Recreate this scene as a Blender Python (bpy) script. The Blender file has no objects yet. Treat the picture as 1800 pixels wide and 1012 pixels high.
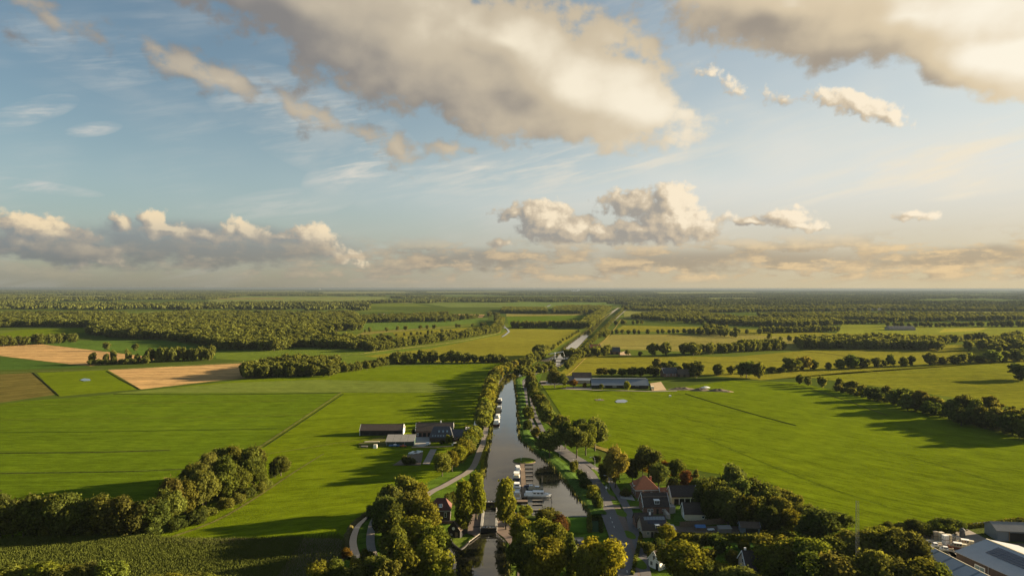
import bpy, bmesh, math, random
import numpy as np
from mathutils import Vector, Matrix
from math import radians as R, sin, cos, tan, atan2, pi, sqrt

SC = bpy.context.scene
COL = SC.collection
RND = random.Random(7)

# ------------------------------------------------------------------ camera
CAM_H, FPX = 80.0, 1200.0            # drone height (m); focal length in photo pixels (photo 1800 x 1012)
cam = bpy.data.cameras.new('drone_camera')
cam.sensor_width = 36.0
cam.lens = 36.0 * FPX / 1800.0
cam.clip_start, cam.clip_end = 0.5, 200000.0
camo = bpy.data.objects.new('drone_camera', cam)
COL.objects.link(camo)
camo.location = (0, 0, CAM_H)
camo.rotation_euler = (R(90.0) + 0.3 / FPX, 0, 0)
camo.rotation_euler = (Matrix.Rotation(R(90.0) + 0.3 / FPX, 3, 'X') @ Matrix.Rotation(math.atan(2 / 1800), 3, 'Z')).to_euler()
SC.camera = camo

# ------------------------------------------------------------------ light
SUN_EL, SUN_AZ = R(11.5), R(74.0)    # azimuth clockwise from the view direction (+Y) towards +X
EXPO = 2.25
SC.view_settings.view_transform = 'Standard'
SC.view_settings.look = 'None'
SC.view_settings.gamma = 1.0
SC.view_settings.use_curve_mapping = False
SC.view_settings.exposure = EXPO
sun = bpy.data.lights.new('sun', 'SUN')
sun.energy = 4.6
sun.angle = R(0.9)
sun.color = (1.0, 0.81, 0.53)
suno = bpy.data.objects.new('sun', sun)
COL.objects.link(suno)
sdir = Vector((sin(SUN_AZ) * cos(SUN_EL), cos(SUN_AZ) * cos(SUN_EL), sin(SUN_EL)))
suno.rotation_euler = (-sdir).to_track_quat('-Z', 'Y').to_euler()
suno.location = (300, 100, 120)


# ------------------------------------------------------------------ node helper
class N:
    """A float or a node socket, with arithmetic that adds Math nodes."""
    def __init__(s, nt, v): s.nt, s.v = nt, v
    def _m(s, op, *o, clamp=False):
        n = s.nt.nodes.new('ShaderNodeMath'); n.operation = op; n.use_clamp = clamp
        for i, a in enumerate((s,) + o):
            a = a.v if isinstance(a, N) else a
            if isinstance(a, (int, float)): n.inputs[i].default_value = a
            else: s.nt.links.new(a, n.inputs[i])
        return N(s.nt, n.outputs[0])
    def __add__(s, o): return s._m('ADD', o)
    __radd__ = __add__
    def __sub__(s, o): return s._m('SUBTRACT', o)
    def __rsub__(s, o): return N(s.nt, o)._m('SUBTRACT', s)
    def __mul__(s, o): return s._m('MULTIPLY', o)
    __rmul__ = __mul__
    def __truediv__(s, o): return s._m('DIVIDE', o)
    def __neg__(s): return s * -1.0
    def sqrt(s): return s._m('SQRT')
    def abs(s): return s._m('ABSOLUTE')
    def pow(s, e): return s._m('POWER', e)
    def max(s, o): return s._m('MAXIMUM', o)
    def min(s, o): return s._m('MINIMUM', o)
    def smax(s, o, k): return s._m('SMOOTH_MAX', o, k)
    def clamp(s): return s._m('ADD', 0.0, clamp=True)
    def smooth(s, a, b):
        n = s.nt.nodes.new('ShaderNodeMapRange'); n.interpolation_type = 'SMOOTHSTEP'
        s.nt.links.new(s.v, n.inputs['Value'])
        n.inputs['From Min'].default_value = a; n.inputs['From Max'].default_value = b
        return N(s.nt, n.outputs['Result'])


def xyz(nt, x, y, z):
    n = nt.nodes.new('ShaderNodeCombineXYZ')
    for i, a in enumerate((x, y, z)):
        if isinstance(a, N): a = a.v
        if isinstance(a, (int, float)): n.inputs[i].default_value = a
        else: nt.links.new(a, n.inputs[i])
    return n.outputs[0]


def noise(nt, vec, scale, detail=4.0, rough=0.55, dist=0.0, typ='FBM', lac=2.0, dim='3D'):
    n = nt.nodes.new('ShaderNodeTexNoise'); n.noise_type = typ; n.noise_dimensions = dim
    if typ == 'FBM': n.normalize = True
    nt.links.new(vec, n.inputs['Vector'])
    n.inputs['Scale'].default_value = scale; n.inputs['Detail'].default_value = detail
    n.inputs['Roughness'].default_value = rough; n.inputs['Distortion'].default_value = dist
    n.inputs['Lacunarity'].default_value = lac
    return N(nt, n.outputs['Fac'])


def voro(nt, vec, scale, detail=2.0, rough=0.5, smooth=0.5):
    n = nt.nodes.new('ShaderNodeTexVoronoi'); n.voronoi_dimensions = '2D'; n.feature = 'F1'; n.normalize = True
    nt.links.new(vec, n.inputs['Vector'])
    n.inputs['Scale'].default_value = scale; n.inputs['Detail'].default_value = detail
    n.inputs['Roughness'].default_value = rough
    return N(nt, n.outputs['Distance'])


def mixc(nt, fac, a, b, blend='MIX'):
    n = nt.nodes.new('ShaderNodeMix'); n.data_type = 'RGBA'; n.blend_type = blend
    f = fac.v if isinstance(fac, N) else fac
    if isinstance(f, (int, float)): n.inputs[0].default_value = f
    else: nt.links.new(f, n.inputs[0])
    for s, i in ((a, 6), (b, 7)):
        if isinstance(s, N): s = s.v
        if isinstance(s, tuple): n.inputs[i].default_value = (*s[:3], 1)
        else: nt.links.new(s, n.inputs[i])
    return n.outputs[2]


# ------------------------------------------------------------------ sky: Nishita daylight with clouds that belong to the sky
def sky_dir(px, py):
    """azimuth and elevation in degrees of a direction measured on the photograph"""
    a = math.atan((px - 900) / FPX)
    return math.degrees(a), math.degrees(math.atan((506 - py) / FPX * cos(a)))


def field_group(name, body):
    """node group (azimuth, elevation) -> one or more fields; small trees keep the build quick"""
    g = bpy.data.node_groups.new(name, 'ShaderNodeTree')
    g.interface.new_socket('A', in_out='INPUT', socket_type='NodeSocketFloat')
    g.interface.new_socket('E', in_out='INPUT', socket_type='NodeSocketFloat')
    gi = g.nodes.new('NodeGroupInput')
    outs = body(g, N(g, gi.outputs[0]), N(g, gi.outputs[1]))
    for i, o in enumerate(outs): g.interface.new_socket('F%d' % i, in_out='OUTPUT', socket_type='NodeSocketFloat')
    go = g.nodes.new('NodeGroupOutput')
    for i, o in enumerate(outs): g.links.new(o.v, go.inputs[i])
    def call(nt, A, E):
        n = nt.nodes.new('ShaderNodeGroup'); n.node_tree = g
        nt.links.new(A.v, n.inputs[0]); nt.links.new(E.v, n.inputs[1])
        return [N(nt, o) for o in n.outputs]
    return call


def blobs(A, E, lst):
    f = None
    for px, py, ra, rb, ang, wt in lst:
        a0, e0 = sky_dir(px, py)
        k = 0.0477 * cos(math.atan((px - 900) / FPX)) ** 1.5
        c, s = cos(R(ang)), sin(R(ang))
        # squared distance in the ellipse's own axes, written as linear forms
        u = A * (c / (ra * k)) + E * (-s / (ra * k)) + (-(a0 * c - e0 * s) / (ra * k))
        v = A * (s / (rb * k)) + E * (c / (rb * k)) + (-(a0 * s + e0 * c) / (rb * k))
        g = wt - (u * u + v * v).sqrt() * wt
        f = g if f is None else f.smax(g, 0.25)
    return f


BANKS = [(730, 70, 450, 132, 15, 1.0), (1000, 160, 245, 98, 14, 1.0), (560, 10, 280, 80, 12, .9), (890, 78, 200, 80, 28, 1.0), (1090, 190, 120, 62, 10, .9),
         (1600, 30, 330, 95, 5, 1.0), (1750, 100, 200, 84, 20, 1.0), (1400, 15, 230, 62, 8, .8),
         (385, 146, 150, 24, 24, .36), (560, 205, 160, 24, 25, .30), (700, 256, 60, 18, 20, .24), (780, 260, 50, 13, 10, .24),
         (90, 40, 120, 40, 20, .18), (1070, 55, 150, 50, 22, .3), (1290, 30, 120, 50, 10, .35)]
CUMULI = [(955, 385, 60, 38, 0, 1.0), (1010, 405, 105, 26, 4, .9), (905, 378, 40, 15, 0, .5), (1110, 355, 62, 26, -4, .8),
          (1180, 352, 48, 36, 0, 1.0), (1190, 392, 85, 36, 8, 1.0), (1130, 405, 90, 26, 0, .8),
          (1385, 382, 52, 20, 4, .8), (1325, 388, 50, 9, 8, .5), (1430, 398, 40, 10, 5, .5), (1612, 378, 50, 10, 0, .5),
          (272, 388, 34, 24, 0, .8), (208, 388, 24, 24, 0, .7), (300, 408, 80, 18, 6, .7), (400, 400, 22, 22, 0, .7), (432, 408, 44, 20, 0, .7), (360, 416, 120, 14, 2, .5),
          (545, 416, 52, 24, 0, .7), (500, 420, 90, 14, 0, .5), (600, 446, 50, 18, 24, .5), (60, 402, 120, 28, 8, .7), (140, 446, 80, 28, 8, .8), (40, 432, 80, 22, 4, .6),
          (1500, 182, 82, 24, 17, .7), (1565, 205, 40, 18, 25, .6), (1285, 150, 40, 12, 32, .25), (1372, 170, 36, 11, 12, .25), (880, 425, 14, 15, 0, .5), (1240, 130, 26, 9, 20, .2)]
STRATUS = [(390, 432, 290, 50, 2, 1.0), (90, 440, 190, 40, 4, .9), (850, 455, 170, 24, 0, .7), (1250, 455, 420, 26, 0, .55), (1720, 450, 160, 26, 0, .8)]


def soft_field(nt, A, E):
    p = xyz(nt, A, E * 1.25, 0)
    w1 = noise(nt, p, 0.16, 2, 0.5, dim='2D') - 0.5
    w2 = noise(nt, xyz(nt, A + 31.0, E * 1.25 + 17.0, 0), 0.16, 2, 0.5, dim='2D') - 0.5
    f = blobs(A + w1 * 3.6, E + w2 * 3.0, BANKS)
    n2 = noise(nt, xyz(nt, A + 5.0, E * 1.4 + 71.0, 0), 0.17, 2, 0.5, dim='2D') - 0.5
    b = 0.45 - voro(nt, xyz(nt, A + w2 * 2.0, E * 1.3 + w1 * 2.0, 0), 0.3, 2, 0.45)
    n = noise(nt, xyz(nt, A + 11.0, E * 1.3 + 3.0, 0), 0.42, 6, 0.56, dim='2D') - 0.5
    low = f + n2 * 0.34
    return [low + n * 0.70 + b * 0.24, low * 0.85 + n * 0.13 + b * 0.16]


def cum_field(nt, A, E):
    p = xyz(nt, A + 3.0, E + 8.0, 0)
    w1 = noise(nt, p, 0.5, 2, 0.55, dim='2D') - 0.5
    w2 = noise(nt, xyz(nt, A + 41.0, E + 27.0, 0), 0.5, 2, 0.55, dim='2D') - 0.5
    f = blobs(A + w1 * 1.8, E + w2 * 1.2, CUMULI)
    b = 0.45 - voro(nt, xyz(nt, A + w2 * 0.9, E * 1.15 + w1 * 0.9, 0), 0.75, 4, 0.6)
    n = noise(nt, xyz(nt, A, E * 1.2 + 22.0, 0), 1.0, 5, 0.56, dim='2D') - 0.5
    return [f + n * 0.75 + b * 0.7, f + n * 0.35 + b * 0.6]


def band_field(nt, A, E):
    n = noise(nt, xyz(nt, A * 0.3, E * 1.5 + 61.0, 0), 0.55, 5, 0.6, dim='2D')
    n2 = noise(nt, xyz(nt, A * 0.6, E * 1.1 + 13.0, 0), 0.9, 5, 0.6, dim='2D')
    return [n * 0.6 + n2 * 0.4]


STREAKS = [(62, 195, 80, 24, -24, .9), (165, 228, 50, 14, -14, .8), (620, 300, 95, 40, -22, .8), (560, 225, 210, 80, 20, .55),
           (1000, 290, 320, 46, -5, .75), (1640, 285, 350, 55, -12, .8), (1430, 320, 90, 13, -16, .6), (60, 328, 120, 13, 4, .8),
           (1730, 320, 150, 28, -6, .9), (500, 360, 130, 30, -8, .4), (150, 110, 150, 45, 20, .25), (840, 296, 110, 9, 0, .9)]


def stratus_field(nt, A, E):
    w1 = noise(nt, xyz(nt, A * 0.5 + 19.0, E + 5.0, 0), 0.5, 4, 0.6, dim='2D') - 0.5
    return [blobs(A + w1 * 5.0, E + w1 * 1.6, STRATUS) + w1 * 0.7]


def cirrus_field(nt, A, E):
    f = None
    for px, py, ra, rb, ang, wt in STREAKS:
        g = blobs(A, E, [(px, py, ra, rb, ang, 1.0)]).max(0.0).pow(0.6) * wt
        f = g if f is None else f.max(g)
    ca, sa = cos(R(12)), sin(R(12))
    U, V = A * ca + E * sa, E * ca - A * sa
    cn = noise(nt, xyz(nt, U * 0.13, V * 1.0, 0), 1.0, 6, 0.62, 0.25, dim='2D')
    cs = noise(nt, xyz(nt, U * 0.3 + 3.0, V * 0.7, 0), 0.4, 4, 0.55, dim='2D')
    cn2 = noise(nt, xyz(nt, A * 0.3 + 7.0, E * 0.6, 0), 0.35, 2, 0.5, dim='2D')
    return [((cn.smooth(0.40, 0.72) * 0.62 + cs.smooth(0.35, 0.75) * 0.42) * (f * 1.6 + 0.24 * cn2.smooth(.35, .7))).clamp(), cn2]


def build_sky():
    w = bpy.data.worlds.new('World'); SC.world = w; w.use_nodes = True
    w.cycles.sampling_method = 'MANUAL'; w.cycles.sample_map_resolution = 256
    nt = w.node_tree; nt.nodes.clear()
    out = nt.nodes.new('ShaderNodeOutputWorld'); bg = nt.nodes.new('ShaderNodeBackground')
    nt.links.new(bg.outputs[0], out.inputs[0])
    sky = nt.nodes.new('ShaderNodeTexSky'); sky.sky_type = 'NISHITA'; sky.sun_disc = False
    sky.sun_elevation = SUN_EL; sky.sun_rotation = SUN_AZ
    sky.altitude = 80; sky.air_density = 1.0; sky.dust_density = 1.0; sky.ozone_density = 1.6
    STR = 0.05
    bg.inputs['Strength'].default_value = STR
    K = 1.0 / (2 ** EXPO) / STR
    def C(r, g, b):                       # a display colour (sRGB 0..255) as a radiance before the exposure
        f = lambda c: (c / 255 / 12.92) if c < 11 else ((c / 255 + 0.055) / 1.055) ** 2.4
        return (f(r) * K, f(g) * K, f(b) * K)
    tc = nt.nodes.new('ShaderNodeTexCoord'); sp = nt.nodes.new('ShaderNodeSeparateXYZ')
    nt.links.new(tc.outputs['Generated'], sp.inputs[0])
    dx, dy, dz = (N(nt, sp.outputs[i]) for i in range(3))
    AZ = dx._m('ARCTAN2', dy) * (180 / pi)          # azimuth, degrees right of +Y
    EL = dz._m('ARCSINE') * (180 / pi)              # elevation, degrees
    soft, cum = field_group('bank_field', soft_field), field_group('cumulus_field', cum_field)
    band, cirrus = field_group('band_field', band_field), field_group('cirrus_field', cirrus_field)
    LX, LY = 0.95, 0.32
    def lit(fn, step, gain):
        a, l0 = fn(nt, AZ, EL); l1 = fn(nt, AZ + LX * step, EL + LY * step)[1]
        return a, ((l0 - l1) * gain + 0.5).clamp(), l0
    ds, ls, l0 = lit(soft, 2.8, SOFT_GAIN)
    l9 = soft(nt, AZ + 10.0, EL - 1.2)[1]
    ls = (ls * 0.46 + ((l0 - l9) * 0.5 + 0.40).clamp() * 0.54) * ((l0.smooth(-0.1, 0.4) * 0.46 + 0.54) * (1.0 - AZ.smooth(-12, 12)) + AZ.smooth(-12, 12))
    dc, lc, c0 = lit(cum, 0.55, 1.05)
    lc = lc * 0.55 + ((c0 - cum(nt, AZ + 2.6, EL + 0.9)[1]) * 0.55 + 0.46).clamp() * 0.45
    st = field_group('stratus_field', stratus_field)(nt, AZ, EL)[0]
    warm = AZ.smooth(-45, 45)                       # the clouds nearer the sun are warmer and brighter
    base = mixc(nt, 1.0, sky.outputs[0], SKY_TINT, 'MULTIPLY')
    cfac, cn2 = cirrus(nt, AZ, EL)
    # a milky veil, thicker towards the sun
    veil = (AZ.smooth(-34, 36) * EL.smooth(34, 2) * 0.85 + EL.smooth(16, 0) * 0.5 + 0.06) * (0.75 + 0.5 * cn2)
    vcol = mixc(nt, EL.smooth(0, 9), mixc(nt, warm, C(146, 148, 144), C(212, 196, 160)), mixc(nt, warm, C(176, 192, 196), C(228, 228, 220)))
    col = mixc(nt, veil.clamp(), base, vcol)
    col = mixc(nt, cfac, col, mixc(nt, warm, C(205, 205, 200), C(240, 230, 208)))
    # cumulus
    drk = mixc(nt, warm, C(136, 142, 144), C(172, 162, 148))
    mid = mixc(nt, warm, C(184, 172, 154), C(212, 194, 166))
    brt = mixc(nt, warm, C(240, 218, 180), C(255, 240, 214))
    cc = mixc(nt, lc.smooth(0.3, 0.62), drk, mid)
    cc = mixc(nt, lc.smooth(0.55, 0.86), cc, brt)
    col = mixc(nt, dc.smooth(0.02, 0.38) * 0.95, col, cc)
    # low band
    bn = band(nt, AZ, EL)[0]
    col = mixc(nt, st.smooth(-0.05, 0.5) * EL.smooth(0.5, 1.4) * (0.93 - dc.smooth(0.0, 0.4) * EL.smooth(1.6, 4.6) * 0.6), col, mixc(nt, EL.smooth(1.2, 5.0), mixc(nt, warm, C(122, 126, 124), C(184, 166, 138)), mixc(nt, warm, C(136, 146, 150), C(190, 180, 160))))
    bfac = bn.smooth(0.43, 0.56) * EL.smooth(0.2, 1.0) * EL.smooth(4.6, 2.6) * (AZ.smooth(-30, 0) * 0.6 + 0.3)
    bl = (bn - band(nt, AZ + 0.8, EL + 0.5)[0]) * 3.0 + 0.5
    bcol = mixc(nt, bl.clamp(), mixc(nt, warm, C(128, 130, 130), C(178, 162, 138)), mixc(nt, warm, C(176, 164, 146), C(238, 208, 160)))
    col = mixc(nt, bfac.clamp(), col, bcol)
    # soft banks
    drk = mixc(nt, warm, C(126, 126, 128), C(164, 152, 136))
    mid = mixc(nt, warm, C(180, 171, 156), C(224, 205, 172))
    brt = mixc(nt, warm, C(240, 224, 192), C(255, 246, 226))
    sc = mixc(nt, ls.smooth(0.20, 0.52), drk, mid)
    sc = mixc(nt, ls.smooth(0.49, 0.80), sc, brt)
    col = mixc(nt, ds.smooth(0.02, 0.28) * 0.97, col, sc)
    nt.links.new(col, bg.inputs['Color'])


SOFT_GAIN = 0.66
SKY_TINT = (0.57, 0.585, 0.555)
build_sky()


# ------------------------------------------------------------------ ground measuring and scene helpers
def hz(px): return 505.3 + 2.0 * px / 1800.0            # true horizon row of the photograph at column px
def G(px, py, h=0.0):
    """world point at height h on the line of sight through a photo pixel (used once, to survey the place)"""
    y = (CAM_H - h) * FPX / (py - hz(px))
    return Vector(((px - 900.0) / FPX * y, y, h))


def tag(o, label=None, cat=None, group=None, kind=None):
    if label: o['label'] = label
    if cat: o['category'] = cat
    if group: o['group'] = group
    if kind: o['kind'] = kind
    return o


def link(name, me, parent=None, loc=None, rot=0.0):
    o = bpy.data.objects.new(name, me); COL.objects.link(o)
    if parent is not None: o.parent = parent
    if loc is not None: o.location = loc
    if rot: o.rotation_euler = (0, 0, rot)
    return o


def mesh(name, verts, faces, mats, mi=None, smooth=False):
    me = bpy.data.meshes.new(name)
    me.from_pydata([tuple(v) for v in verts], [], faces)
    for m in (mats if isinstance(mats, (list, tuple)) else [mats]): me.materials.append(m)
    if mi is not None: me.polygons.foreach_set('material_index', mi)
    if smooth: me.polygons.foreach_set('use_smooth', [True] * len(me.polygons))
    me.update()
    return me


def catmull(pts, n=6):
    """smooth polyline through points (any dimension)"""
    P = [np.array(p, float) for p in pts]
    P = [2 * P[0] - P[1]] + P + [2 * P[-1] - P[-2]]
    out = []
    for i in range(1, len(P) - 2):
        for k in range(n):
            t = k / n
            a, b, c, d_ = P[i - 1], P[i], P[i + 1], P[i + 2]
            out.append(0.5 * (2 * b + (c - a) * t + (2 * a - 5 * b + 4 * c - d_) * t * t + (3 * b - a - 3 * c + d_) * t ** 3))
    out.append(P[-2])
    return out


# ------------------------------------------------------------------ materials
def new_mat(name):
    m = bpy.data.materials.new(name); m.use_nodes = True
    nt = m.node_tree; bs = nt.nodes['Principled BSDF']
    return m, nt, bs


def coords(nt, kind='Object'):
    tc = nt.nodes.new('ShaderNodeTexCoord'); return tc.outputs[kind]


def wpos(nt):
    g = nt.nodes.new('ShaderNodeNewGeometry'); return g.outputs['Position']


def setin(bs, nt, key, v):
    if isinstance(v, N): v = v.v
    if isinstance(v, (int, float)): bs.inputs[key].default_value = v
    elif isinstance(v, tuple): bs.inputs[key].default_value = (*v[:3], 1)
    else: nt.links.new(v, bs.inputs[key])


def bump(nt, bs, h, strength, dist):
    b = nt.nodes.new('ShaderNodeBump'); b.inputs['Strength'].default_value = strength; b.inputs['Distance'].default_value = dist
    nt.links.new(h.v, b.inputs['Height']); nt.links.new(b.outputs[0], bs.inputs['Normal'])


def flat(name, col, rough=0.7, var=0.18, scale=0.8, metal=0.0, bumpy=0.0, spec=0.3, detail=4):
    """a plain surface with uneven tone (weathering) from two noises"""
    m, nt, bs = new_mat(name)
    p = wpos(nt)
    n = noise(nt, p, scale, detail, 0.6); n2 = noise(nt, p, scale * 7, 3, 0.6)
    f = (n - 0.5) * var * 2.4 + (n2 - 0.5) * var * 1.4 + 1.0
    c = mixc(nt, 1.0, col, xyz(nt, f, f, f), 'MULTIPLY')
    setin(bs, nt, 'Base Color', c); bs.inputs['Roughness'].default_value = rough; bs.inputs['Metallic'].default_value = metal
    bs.inputs['Specular IOR Level'].default_value = spec
    if bumpy: bump(nt, bs, n2, bumpy, 0.05)
    return m


def grass_mat(name, grain=1.0, stripes=0.5):
    """meadow: tint from the object's own colour, mowing lines along the object's stripe angle"""
    m, nt, bs = new_mat(name)
    p = wpos(nt)
    oi = nt.nodes.new('ShaderNodeObjectInfo')
    at = nt.nodes.new('ShaderNodeAttribute'); at.attribute_type = 'OBJECT'; at.attribute_name = 'stripe'
    sp = nt.nodes.new('ShaderNodeSeparateXYZ'); nt.links.new(p, sp.inputs[0])
    X, Y = N(nt, sp.outputs[0]), N(nt, sp.outputs[1])
    a = N(nt, at.outputs['Fac'])
    ca, sa = a._m('COSINE'), a._m('SINE')
    U, V = X * ca + Y * sa, Y * ca - X * sa
    big = noise(nt, p, 0.006, 4, 0.6); mid = noise(nt, p, 0.045, 4, 0.6)
    fine = noise(nt, xyz(nt, U * 0.22, V, 0.0), 0.55, 5, 0.75, dim='2D')
    tuft = noise(nt, p, 1.3, 4, 0.8)
    clump = noise(nt, xyz(nt, U * 0.35, V + 40.0, 0.0), 0.22, 4, 0.7, dim='2D')
    line = noise(nt, xyz(nt, U * 0.004, V, 0.0), 0.11, 4, 0.7, dim='2D')
    line2 = noise(nt, xyz(nt, U * 0.006 + 9.0, V, 0.0), 0.5, 3, 0.7, dim='2D')
    tl = ((V * (1 / 21.0))._m('FRACT') - 0.5).abs().smooth(0.035, 0.0) * noise(nt, p, 0.012, 2, 0.5).smooth(0.4, 0.7)
    f = tl * (-0.22 * stripes) + (big - 0.5) * 0.75 + (mid - 0.5) * 0.4 + (fine - 0.5) * 1.0 * grain + (tuft - 0.5) * 1.0 * grain + (clump - 0.5) * 0.9 * grain \
        + (line - 0.5) * 1.1 * stripes + (line2 - 0.5) * 0.7 * stripes + 1.0
    f = f.max(0.35)
    c = mixc(nt, 1.0, oi.outputs['Color'], xyz(nt, f, f, f), 'MULTIPLY')
    yel = (mid - 0.5) * 1.6 + (line - 0.5) * 1.2 * stripes
    c = mixc(nt, yel.clamp() * 0.5, c, mixc(nt, 1.0, c, (1.35, 1.12, 0.9), 'MULTIPLY'))
    setin(bs, nt, 'Base Color', c)
    bs.inputs['Roughness'].default_value = 0.9; bs.inputs['Specular IOR Level'].default_value = 0.0
    bump(nt, bs, fine * 0.5 + tuft * 0.5, 0.9, 0.45)
    return m


M = {}
M['grass'] = grass_mat('meadow_grass')
M['lawn'] = grass_mat('lawn_grass', 0.6, 0.15)
M['crop'] = grass_mat('stubble', 1.1, 1.6)
M['verge'] = grass_mat('rough_verge_grass', 1.5, 0.1)
M['asphalt'] = flat('asphalt', (0.125, 0.115, 0.112), 0.85, 0.16, 0.35, bumpy=0.2)
M['path'] = flat('clinker_path', (0.22, 0.185, 0.15), 0.9, 0.2, 0.5, bumpy=0.3)
M['paving'] = flat('brick_paving', (0.16, 0.115, 0.09), 0.9, 0.22, 0.6, bumpy=0.3)
M['gravel'] = flat('gravel', (0.25, 0.21, 0.17), 0.95, 0.25, 0.5, bumpy=0.4)
M['soil'] = flat('bare_soil', (0.13, 0.095, 0.065), 0.95, 0.3, 0.4, bumpy=0.6)
M['sand'] = flat('sandy_track', (0.36, 0.25, 0.13), 0.95, 0.25, 0.4, bumpy=0.4)
M['marking'] = flat('road_paint', (0.62, 0.6, 0.55), 0.7, 0.2, 2.0)
M['brick_red'] = flat('brown_brick', (0.20, 0.11, 0.078), 0.85, 0.25, 1.2, bumpy=0.2)
M['brick_dark'] = flat('dark_brick', (0.075, 0.055, 0.048), 0.85, 0.25, 1.2, bumpy=0.2)
M['brick_pale'] = flat('pale_brick', (0.38, 0.32, 0.26), 0.85, 0.2, 1.0, bumpy=0.2)
M['tile_red'] = flat('red_roof_tile', (0.30, 0.105, 0.05), 0.75, 0.28, 1.3, bumpy=0.3)
M['tile_rust'] = flat('rust_roof_tile', (0.10, 0.040, 0.030), 0.8, 0.28, 1.3, bumpy=0.3)
M['tile_dark'] = flat('dark_roof_tile', (0.068, 0.054, 0.047), 0.85, 0.34, 1.3, bumpy=0.3, spec=0.08)
M['tile_brown'] = flat('brown_roof_tile', (0.115, 0.085, 0.065), 0.85, 0.32, 1.3, bumpy=0.3, spec=0.08)
M['slate'] = flat('slate_roof', (0.06, 0.062, 0.072), 0.75, 0.25, 1.0, bumpy=0.2)
M['metal_grey'] = flat('grey_sheet_metal', (0.33, 0.34, 0.35), 0.45, 0.14, 0.5, metal=0.0, spec=0.5)
M['metal_dull'] = flat('dull_sheet_metal', (0.22, 0.21, 0.19), 0.6, 0.2, 0.6)
M['metal_blue'] = flat('blue_grey_cladding', (0.16, 0.185, 0.21), 0.5, 0.15, 0.5, spec=0.5)
M['timber_black'] = flat('tarred_timber', (0.022, 0.02, 0.018), 0.75, 0.3, 1.5)
M['timber'] = flat('weathered_timber', (0.17, 0.12, 0.08), 0.85, 0.25, 1.5)
M['timber_grey'] = flat('silvered_timber', (0.20, 0.175, 0.15), 0.85, 0.25, 1.5)
M['green_paint'] = flat('green_cladding', (0.025, 0.05, 0.035), 0.6, 0.2, 1.0)
M['white'] = flat('white_paint', (0.80, 0.79, 0.76), 0.55, 0.07, 1.0)
M['cream'] = flat('cream_paint', (0.60, 0.53, 0.38), 0.55, 0.1, 1.0)
M['concrete'] = flat('concrete', (0.30, 0.285, 0.26), 0.85, 0.2, 0.7, bumpy=0.2)
M['dark'] = flat('near_black_shade', (0.015, 0.014, 0.013), 0.8, 0.2, 1.0)  # on wall panels this black stands in for interior shade
M['navy'] = flat('navy_paint', (0.02, 0.03, 0.07), 0.4, 0.1, 1.0)
M['blue'] = flat('blue_tarpaulin', (0.07, 0.16, 0.33), 0.6, 0.15, 1.0)
M['canvas'] = flat('beige_canvas', (0.45, 0.36, 0.24), 0.8, 0.12, 1.0)
M['orange'] = flat('orange_paint', (0.5, 0.12, 0.03), 0.6, 0.1, 1.0)
M['rubber'] = flat('tyre_rubber', (0.02, 0.02, 0.02), 0.8, 0.1, 2.0)
M['steel'] = flat('galvanised_steel', (0.36, 0.36, 0.36), 0.45, 0.1, 2.0, metal=0.3)
M['silver'] = flat('silver_car_paint', (0.5, 0.51, 0.53), 0.3, 0.04, 1.0, spec=0.6)
M['car_dark'] = flat('dark_car_paint', (0.03, 0.033, 0.045), 0.25, 0.05, 1.0, spec=0.6)
M['bark'] = flat('bark', (0.075, 0.058, 0.042), 0.9, 0.3, 1.5)
def glass_mat(name, col, rough=0.08):
    m, nt, bs = new_mat(name)
    bs.inputs['Base Color'].default_value = (*col, 1); bs.inputs['Roughness'].default_value = rough
    bs.inputs['Specular IOR Level'].default_value = 0.8
    return m
M['glass'] = glass_mat('window_glass', (0.03, 0.035, 0.04))
M['pv'] = glass_mat('solar_cell', (0.025, 0.022, 0.035), 0.2)
M['pale_glass'] = glass_mat('pale_glazing', (0.22, 0.3, 0.33), 0.15)

def water_mat(name, body=(0.014, 0.014, 0.010)):
    m, nt, bs = new_mat(name)
    p = wpos(nt)
    n = noise(nt, p, 0.35, 4, 0.6); n2 = noise(nt, p, 0.03, 3, 0.5)
    setin(bs, nt, 'Base Color', mixc(nt, n2, tuple(c * 0.8 for c in body), tuple(c * 1.25 for c in body)))
    setin(bs, nt, 'Roughness', n2.smooth(0.35, 0.7) * 0.06 + 0.02)
    bs.inputs['IOR'].default_value = 1.5; bs.inputs['Specular IOR Level'].default_value = 0.95
    bump(nt, bs, n, 0.08, 0.2)
    return m
M['water'] = water_mat('canal_water')
M['ditch_water'] = water_mat('ditch_water', (0.05, 0.053, 0.055))


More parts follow.
